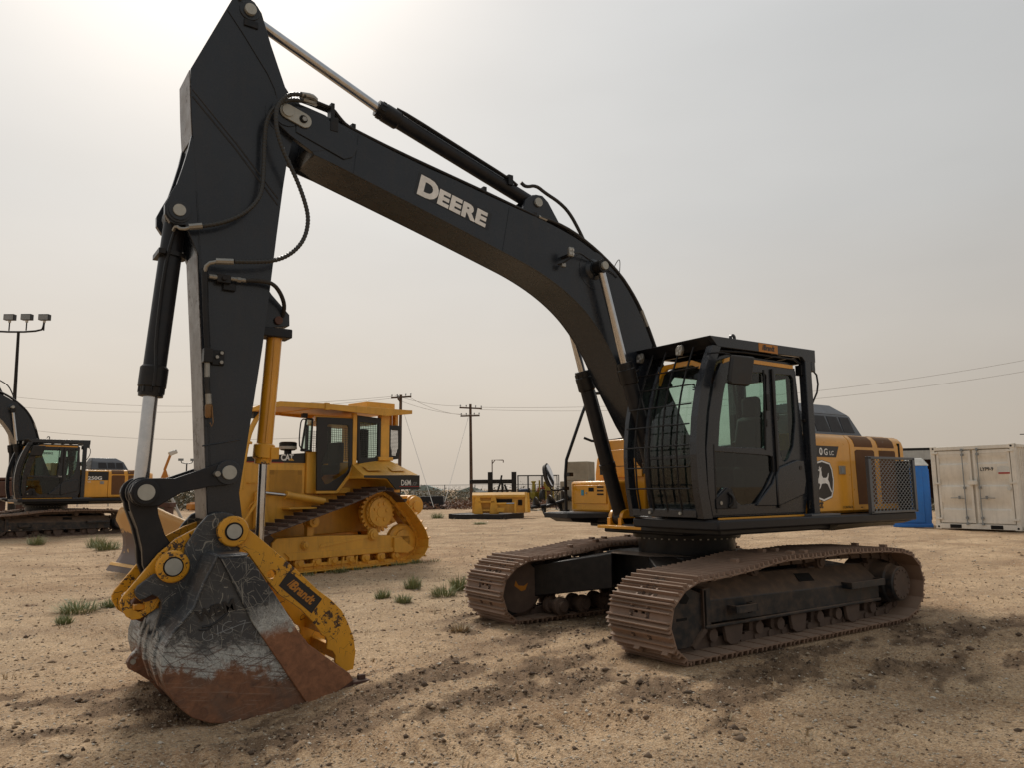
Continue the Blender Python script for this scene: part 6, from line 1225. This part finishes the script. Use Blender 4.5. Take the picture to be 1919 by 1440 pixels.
for q in (aL, Vector((6.1, -47.9, 11.35))-lb, Vector((5.25, -47.3, 11.35))-lb, aR+Vector((-.12, .06, 0))):
    f = MB().cyl(q, q+Vector((0, 0, .55)), .04, n=8).box(q+Vector((0, 0, .82)), (.62, .3, .36), Matrix.Rotation(math.radians(-35), 3, 'Z')).build('floodlight', BLACK, LP, .02)
    MB().box(q+Vector((0, 0, .80))+Matrix.Rotation(math.radians(-35), 3, 'Z') @ Vector((0, .155, 0)), (.56, .01, .30), Matrix.Rotation(math.radians(-35), 3, 'Z')).build('lamp_glass', STEELW, f)
    MB().stack(q+Vector((0, 0, .5)), (0, 0, 1), [(0, .08), (.12, .08)], 10).build('lamp_joint', WHITE, f)
FL = thing('floodlight_mast', 'small distant twin floodlight mast seen between the excavator arm and its cylinder', 'light mast', (-10.98, -78.93, .1))
MB().cyl((0, 0, 0), (0, 0, 4.4), .07, n=8).tube([(-.6, 0, 4.7), (-.5, 0, 4.45), (0, 0, 4.35), (.5, 0, 4.45), (.6, 0, 4.7)], .05, 6).build('mast', BLACK, FL)
for s in (-1, 1): MB().bb(s*.6-.25, s*.6+.25, -.1, .1, 4.65, 4.9).build('floodlight', STEELW, FL)
CR = thing('gallows_post', 'thin rusty gallows post with a hook beyond the black frame', 'post', (-31.8, -52.3, .1))
MB().tube([(0, 0, 0), (0, 0, 4.1), (-.84, .6, 4.08)], .05, 6).tube([(0, 0, 3.75), (-.22, .15, 4.08)], .04, 6).cyl((-.84, .6, 4.08), (-.84, .6, 3.85), .045, n=6).build('frame', RUST, CR)
# ------------------------------------------------------------------ stacked concrete blocks
bx, by = -18.0, -23.75; Rb = math.radians(120)
names = ('bottom concrete block of the stack behind the yellow tool box', 'lower middle concrete block of the stack', 'upper middle concrete block, edge proud of the stack', 'topmost chipped concrete block of the stack')
zb = .12
for k in range(3):
    m = MB(); w_ = (1.85, 1.8, 1.25)[k]; x0 = (-.62, -.62, -.38)[k]; h_ = (.83, .97, .98)[k]; 
    rs = random.Random(k); m.bb(x0-.5, x0-.5+w_, -.5, .5, 0, h_); o = m.build('concrete_block', CONC, None, .05)
    o.location = (bx, by, zb); o.rotation_euler = (0, 0, Rb+math.pi+(.0, .02, -.05)[k]); zb += h_-.002
    tag(o, (names[0], 'middle concrete block of the stack behind the yellow tool box', names[3])[k], 'concrete block', 'stacked concrete blocks')
# auger bits
for i, (x, y, s) in enumerate(((-16.0, -24.75, 1.0), (-16.5, -24.1, 1.0))):
    m = MB(); vs = []; fs = []; n_ = 44
    for k in range(n_+1):
        a = k/n_*2*PI*1.6; z = k/n_*1.15
        for r, dz in ((.08, 0), (.50, 0), (.50, .035), (.08, .035)): vs.append((r*math.cos(a), r*math.sin(a), z+dz))
        if k: b_ = (k-1)*4; fs += [(b_+j, b_+(j+1) % 4, b_+4+(j+1) % 4, b_+4+j) for j in range(4)]
    m.add(vs, fs).cyl((0, 0, -.1), (0, 0, 1.25), .08, n=12); o = m.build('auger_bit', BLACK, None); o.location = (x, y, (.62, .70)[i]); o.rotation_euler = Vector((-.78, .5, (.12, .3)[i])).to_track_quat('Z', 'Y').to_euler()
    tag(o, ('black auger bit lying nearest the black frame, its flighting on edge', 'black auger bit lying against the concrete blocks')[i], 'auger bit', 'auger bits beside the blocks')
# ------------------------------------------------------------------ wire cage with pumps
CG = thing('wire_cage', 'black steel cage with mesh sides holding pumps and drums beyond the yard', 'cage', (-29.2, -41.9, .15), math.atan2(-40.92+42.67, -30.44+27.92))
cg = MB()
for x in (-1.55, -.75, .35, 1.0, 1.6):
    for y in (-1.1, 1.1): cg.bb(x-.035, x+.035, y-.035, y+.035, 0, 2.45)
for z in (.05, 1.2, 2.4):
    for y in (-1.1, 1.1): cg.bb(-1.6, 1.6, y-.03, y+.03, z, z+.05)
cg.build('frame', BLACK, CG); ms = MB()
for i in range(44): x = -1.55+i*.0725; ms.bb(x-.006, x+.006, 1.09, 1.1, .05, 2.4)
for i in range(26): z = .1+i*.09; ms.bb(-1.55, 1.6, 1.09, 1.1, z-.005, z+.005)
ms.build('mesh_side', STEELW, CG)
def small(nm, mb, mat, loc, label, cat, rz=0, bev=.02, group=None):
    o = mb.build(nm, mat, None, bev); o.location = loc; o.rotation_euler = (0, 0, rz); tag(o, label, cat, group); return o
small('drum', MB().stack((0, 0, 0), (0, 0, 1), [(0, .42), (.5, .42), (.52, .44), (.54, .42), (1.3, .42), (1.35, .3)], 20), paint('drum_blue', (.03, .06, .13), .5, 0, .2), (-28.6, -42.9, .2), 'dark blue drum at the left end of the wire cage', 'drum')
YP = thing('pump_unit', 'yellow pump unit with a tall pipe inside the wire cage', 'pump', (-29.1, -42.3, .2), .3)
MB().bb(-.3, .3, -.3, .3, 0, 1.1).stack((0, 0, 1.1), (0, 0, 1), [(0, .15), (.7, .12), (.75, .2), (.85, .2)], 12).build('pump_body', paint('pump_yellow', (.38, .30, .03), .5, .1, .2), YP, .02); MB().tube([(.3, 0, .5), (.6, 0, .7), (.6, 0, 1.4)], .07, 8).build('pipe', BLACK, YP)
small('tank', MB().bb(-.4, .4, -.3, .3, 0, .45).bb(-.1, .1, -.1, .1, .4, .6), RED, (-29.85, -42.0, 1.2), 'small red tank behind the mesh of the wire cage', 'tank')
YR = thing('equipment_rack', 'yellow and brown equipment rack at the right end of the wire cage', 'rack', (-29.9, -41.7, .2), .3)
ry = MB()
for x in (-.5, .5):
    for y in (-.3, .3): ry.bb(x-.05, x+.05, y-.05, y+.05, 0, 2.0)
ry.bb(-.5, .5, -.3, .3, .6, .68).bb(-.5, .5, -.3, .3, 1.2, 1.28).bb(-.3, .1, -.2, .2, 1.28, 1.9); ry.build('rack_frame', paint('pump_yellow2', (.34, .25, .03), .6, 0, .2), YR, .01); MB().bb(-.35, .35, -.25, .25, .68, 1.1).build('engine', BRWN, YR, .03)
TY = thing('tyre', 'black tyre standing upright inside the wire cage', 'tyre', (-29.4, -41.5, .85), .6); MB().stack((0, -.15, 0), (0, 1, 0), [(0, .4), (.03, .62), (.1, .68), (.2, .68), (.27, .62), (.3, .4)], 26).build('tread', RUBBER, TY)
# rubble and scrap around the cage foot
rs = np.random.RandomState(11)
def heap(nm, c, n, sp, sz, mat, label, cat=None):
    m = MB()
    for k in range(n):
        x = rs.randn()*sp[0]; y = rs.randn()*sp[1]; s = sz*rs.uniform(.4, 1.3); h = max(0, sp[2]*(1-abs(x)/(2*sp[0])))*rs.rand()
        R = Matrix.Rotation(rs.uniform(0, 6), 3, 'Z') @ Matrix.Rotation(rs.uniform(-.6, .6), 3, 'X'); m.box((x, y, h+s*.2), (s*rs.uniform(.6, 1.8), s, s*.5), R)
    o = m.build(nm, mat, None); o.location = c; tag(o, label, cat, kind='stuff')
heap('scrap_pile', (-27.5, -38.0, .1), 60, (1.6, .8, .3), .25, RUST, 'low heap of rusty scrap in front of the wire cage', 'scrap')
heap('rubble', (-22.5, -33.0, .1), 45, (1.2, .6, .1), .14, CONC, 'scattered rubble near the concrete blocks', 'rubble')
small('steel_box', MB().prism([(-.95, 0), (.92, 0), (.80, .95), (-.8, .92)], -.5, .5), DARKM, (-20.0, -42.3, .15), 'dark steel ramp box lying behind the bulldozer winch', 'box', math.atan2(1.1, -1.54)+.0)
small('steel_skid', MB().bb(-.75, .75, -.4, .4, 0, .22).bb(-.75, -.7, -.4, .4, .2, .3), BLACK, (-22.4, -43.1, .15), 'low black steel skid to the right of the dark ramp box', 'skid', math.atan2(.66, -1.0))
MX = thing('machine_wreck', 'grey tracked skid machine partly hidden behind the black fork carriage', 'machine', (-19.3, -33.8, .15), .6)
MB().bb(-.8, .8, -.6, .6, .4, 1.3).build('body', STEELW, MX, .05); MB().bb(-.9, .9, -.7, -.5, 0, .4).bb(-.9, .9, .5, .7, 0, .4).build('crawler', BLACK, MX, .05)
# chain link fence far behind
FN = thing('chain_link_fence', 'grey chain link fence running behind the utility pole', 'fence', (-31, -66, -.1), math.radians(146)); fp = MB()
for k in range(-16, 17): MB().cyl((k*3.2, 0, 0), (k*3.2, 0, 2.15), .05, n=6).build('fence_post', STEELW, FN)
MB().cyl((-52, 0, 2.1), (52, 0, 2.1), .03, n=6).cyl((-52, 0, .1), (52, 0, .1), .02, n=6).build('top_rail', STEELW, FN); mf = MB()
for k in range(-240, 240): mf.add([(k*.21, 0, .1), (k*.21+.012, 0, .1), (k*.21+.012, 0, 2.1), (k*.21, 0, 2.1)], [(0, 1, 2, 3)])
for k in range(12): mf.add([(-50, 0, .2+k*.17), (50, 0, .2+k*.17), (50, 0, .212+k*.17), (-50, 0, .212+k*.17)], [(0, 1, 2, 3)])
mf.build('mesh', STEELW, FN)
# distant teal roofed buildings and low land
for i, (x, y, w_, h_) in enumerate(((-76, -146, 7, 3.2), (-83, -138, 6, 2.7), (-70, -155, 9, 2.2))):
    t = thing('distant_building', ('pale teal roofed shed beyond the fence, left of the utility pole', 'second pale teal roofed shed nearest the utility pole', 'lowest pale shed farthest left beyond the fence')[i], 'shed', (x, y, -.6), math.radians(146))
    MB().bb(-w_/2, w_/2, -3, 3, 0, h_*.6).build('wall', CREAM, t); MB().prism([(-w_/2-.3, h_*.6), (0, h_), (w_/2+.3, h_*.6)], -3.3, 3.3).build('roof', TEAL, t)
    MB().bb(-w_/4, w_/4, 3.0, 3.02, 0, h_*.4).build('door', STEELW, t)
# ------------------------------------------------------------------ far left: rusty rack, scrub, planks
RK = thing('steel_rack', 'rusty steel beam rack beside the floodlight mast at the left edge', 'rack', (5.6, -36.7, .17), math.radians(-36))
rk = MB().bb(-2.5, 1.3, -.5, .5, 1.25, 1.95).bb(-2.4, -2.1, -.4, .4, 0, 1.3).bb(.6, .85, -.4, .4, 0, 1.3).bb(1.15, 1.3, -.4, .4, 0, 1.3).bb(-.6, -.4, -.4, .4, 0, 1.3).build('rack_frame', RUST, RK, .03)
lg = MB()
for k in range(7): lg.cyl((-2.4, -.4+k*.13, 2.02+.05*(k % 2)), (1.3, -.4+k*.13, 2.02+.05*((k+1) % 2)), .07, n=8)
lg.build('pipe_stack', RUST, RK)
for i, (x, y, r) in enumerate(((-.1, -30.1, .5), (1.2, -29.6, .4))): pass
small('leaning_plank', MB().bb(-.06, .06, -.04, .04, 0, 1.35), CREAM, (-.62, -30.1, .15), 'pale plank leaning behind the rear of the left excavator', 'plank'); bpy.data.objects['leaning_plank'].rotation_euler = (0, math.radians(28), math.radians(-36))
ST = thing('steel_trestle', 'dark steel trestle standing behind the rear of the left excavator', 'trestle', (.7, -29.6, .15), math.radians(-36)); MB().bb(-.8, .6, -.3, .3, .75, .95).bb(-.7, -.55, -.3, .3, 0, .75).bb(.35, .5, -.3, .3, 0, .75).build('trestle_frame', RUST, ST, .02); MB().bb(-.5, .3, -.2, .2, .95, 1.15).build('beam', BLACK, ST, .02)
BC = thing('beacon_post', 'orange post with a white work light standing behind the left excavator counterweight', 'beacon', (1.3, -24.4, 1.2), 0)
MB().tube([(.0, 0, .8), (.05, 0, 1.2), (-.12, 0, 1.75)], .05, 8).prism([(-.12, .8), (.2, .8), (.08, 1.15), (.0, 1.15)], -.05, .05).build('post', DECO, BC); MB().box((-.2, 0, 1.82), (.3, .2, .16), Matrix.Rotation(.4, 3, 'Y')).build('light', WHITE, BC, .03)
OR = thing('orange_implement', 'small orange implement lying in the scrub between arm and cylinder', 'implement', (-6.3, -52, .2), .4); MB().bb(-.9, .9, -.3, .3, .1, .5).bb(-.7, -.5, -.5, .5, 0, .7).bb(.3, .5, -.5, .5, 0, .6).build('implement_frame', DECO, OR, .03)
# ------------------------------------------------------------------ vegetation
def leafmat(name, a, b_):
    m, t, b = nodemat(name); g = t.nodes.new('ShaderNodeNewGeometry'); t.links.new(rmp(t, g.outputs['Random Per Island'], [(0, a), (1, b_)]), b.inputs['Base Color']); b.inputs['Roughness'].default_value = .7
    b.inputs['Subsurface Weight'].default_value = 0; return m
GREEN = leafmat('weed_leaf', (.13, .16, .06), (.30, .31, .15)); DRY = leafmat('dry_stalk', (.30, .21, .12), (.50, .39, .24)); SCR = leafmat('scrub_leaf', (.05, .055, .028), (.17, .135, .08)); RED_ = leafmat('russet_weed', (.11, .05, .03), (.22, .12, .07))
def tuft(rad, hgt, n, seed, low=.5):
    rs = np.random.RandomState(seed); m = MB()
    for k in range(n):
        a = rs.uniform(0, 2*PI); r = rad*math.sqrt(rs.rand())*.7; x, y = r*math.cos(a), r*math.sin(a); h = hgt*rs.uniform(.3, 1.5)*(1-r/rad*.5); l = rad*rs.uniform(.15, .9); b = a+rs.uniform(-.9, .9); w_ = rs.uniform(.0022, .005)*(1+hgt)
        p0 = Vector((x, y, -.01)); p1 = p0+Vector((math.cos(b)*l*.4, math.sin(b)*l*.4, h*.65)); p2 = p0+Vector((math.cos(b)*l, math.sin(b)*l, h)); s = Vector((-math.sin(b), math.cos(b), 0))*w_
        m.add([p0-s, p0+s, p1+s*.9, p1-s*.9, p2], [(0, 1, 2, 3), (3, 2, 4)])
    return m
W_ = [(5.91, -5.30, .30, .17, 'widest green weed tuft left of the bucket'), (5.50, -5.5, .16, .12, 'green weed tuft just right of the widest one, left of the bucket'), (6.13, -4.45, .12, .10, 'small sparse green weed nearest the camera at the left'), (5.1, -6.1, .12, .1, 'small weed between the left tufts and the yellow coupler'),
      (2.14, -3.95, .14, .13, 'leftmost green weed between the thumb and the far track'), (2.10, -3.38, .15, .12, 'nearest green weed between the thumb and the far track'), (1.33, -3.58, .24, .17, 'broad green weed tuft beside the front of the far track'), (1.31, -4.6, .17, .2, 'taller pale weed behind the other weeds near the far track'), (.85, -3.95, .18, .24, 'tall weed directly beside the front of the far track'),
      (4.23, -15.9, .4, .25, 'weed clump by the bulldozer blade edge'), (4.33, -17.2, .3, .3, 'weed clump farther back left of the bulldozer blade'), (5.6, -19.0, .28, .25, 'weed in front of the left excavator track'), (-11.5, -26.5, .4, .28, 'lone weed at mid yard in front of the dark ramp box'), (-9.5, -19.5, .35, .1, 'flat weed patch in front of the loose yellow blade'), (2.6, -1.0, .14, .09, 'thin pale weed between the tracks and the bucket tip'), (6.9, -9.5, .2, .12, 'low weed at the far left edge of the dirt')]
for i, (x, y, r, h, lab) in enumerate(W_):
    m = tuft(r, h, int(130+560*r), 40+i); o = m.build('weed', GREEN if i != 14 else DRY, None); o.location = (x, y, G(x, y)); tag(o, lab, 'weed', 'weeds in the dirt')
# grass along the dozer track, thin scattered dead stalks
def veg(nm, pts, mat, label, seed):
    m = MB(); rs = np.random.RandomState(seed)
    for (x, y, r, h, n) in pts:
        t = tuft(r, h, n, rs.randint(9999)); z = G(x, y); m.add([(a+x, b+y, c+z) for a, b, c in t.v], t.f)
    o = m.build(nm, mat, None); tag(o, label, kind='stuff'); return o
rs = np.random.RandomState(5)
veg('grass', [(1.25+u*math.cos(.199)-1.62*math.sin(.199)*(-1)*-1, -9.37+u*math.sin(.199)+1.66, rs.uniform(.08, .2), rs.uniform(.04, .12), 45) for u in rs.uniform(-2.4, 2.2, 22)], GREEN, 'low grass growing along the side of the bulldozer track', 3)
A_ = rs.uniform(-.66, .66, 190); R_d = np.exp(rs.uniform(math.log(4.5), math.log(45), 190)); a0 = math.atan2(fw[1], fw[0])
veg('dry_grass', [(CAMP[0]+r*math.cos(a0+a), CAMP[1]+r*math.sin(a0+a), .05+.004*r, .035+.0025*r, 9) for a, r in zip(A_, R_d)], DRY, 'sparse dead grass stalks scattered over the yard', 4)
# scrub belt along the far edge of the yard
def belt(nm, mat, label, a_lo, a_hi, r_lo, r_hi, n, h, seed, sp=.5):
    rs = np.random.RandomState(seed); a = a0+rs.uniform(a_lo, a_hi, n); r = rs.uniform(r_lo, r_hi, n); x = CAMP[0]+r*np.cos(a); y = CAMP[1]+r*np.sin(a); z = height(x, y, False)
    s = rs.uniform(.5, 1.3, n)*sp; hh = h*rs.uniform(.3, 1.0, n)*(0.6+.8*fbm(a*60, r*.2, seed, 3)); k = 7; N_ = n*k
    cx_ = np.repeat(x, k)+rs.randn(N_)*np.repeat(s, k)*.5; cy_ = np.repeat(y, k)+rs.randn(N_)*np.repeat(s, k)*.5; cz_ = np.repeat(z, k)+rs.rand(N_)*np.repeat(hh, k)
    q = rs.randn(N_, 3, 3)*.5; q[:, :, 2] *= .8; q *= (.14+.10*rs.rand(N_, 1, 1)); P = (np.stack([cx_, cy_, cz_], -1)[:, None]+q).reshape(-1, 3)
    me = bpy.data.meshes.new(nm); me.vertices.add(len(P)); me.vertices.foreach_set('co', P.ravel()); me.loops.add(len(P)); me.loops.foreach_set('vertex_index', np.arange(len(P)).astype(np.int32)); me.polygons.add(N_); me.polygons.foreach_set('loop_start', (np.arange(N_)*3).astype(np.int32)); me.update(calc_edges=True); me.materials.append(mat)
    o = bpy.data.objects.new(nm, me); COL.objects.link(o); tag(o, label, kind='stuff')
belt('scrub', SCR, 'grey green scrub along the far edge of the yard', -.62, .36, 76, 100, 5200, 1.7, 21, .9)
belt('scrub', RED_, 'low russet weeds in front of the far scrub', -.05, .36, 54, 66, 1500, .55, 22, .7)
belt('scrub', SCR, 'olive scrub bank behind the left excavator and its boom', .20, .45, 62, 80, 2600, 2.2, 23, .9)
belt('scrub', SCR, 'rough low growth behind the excavator deck on the right', -.62, -.2, 46, 60, 1600, .5, 24, .7)
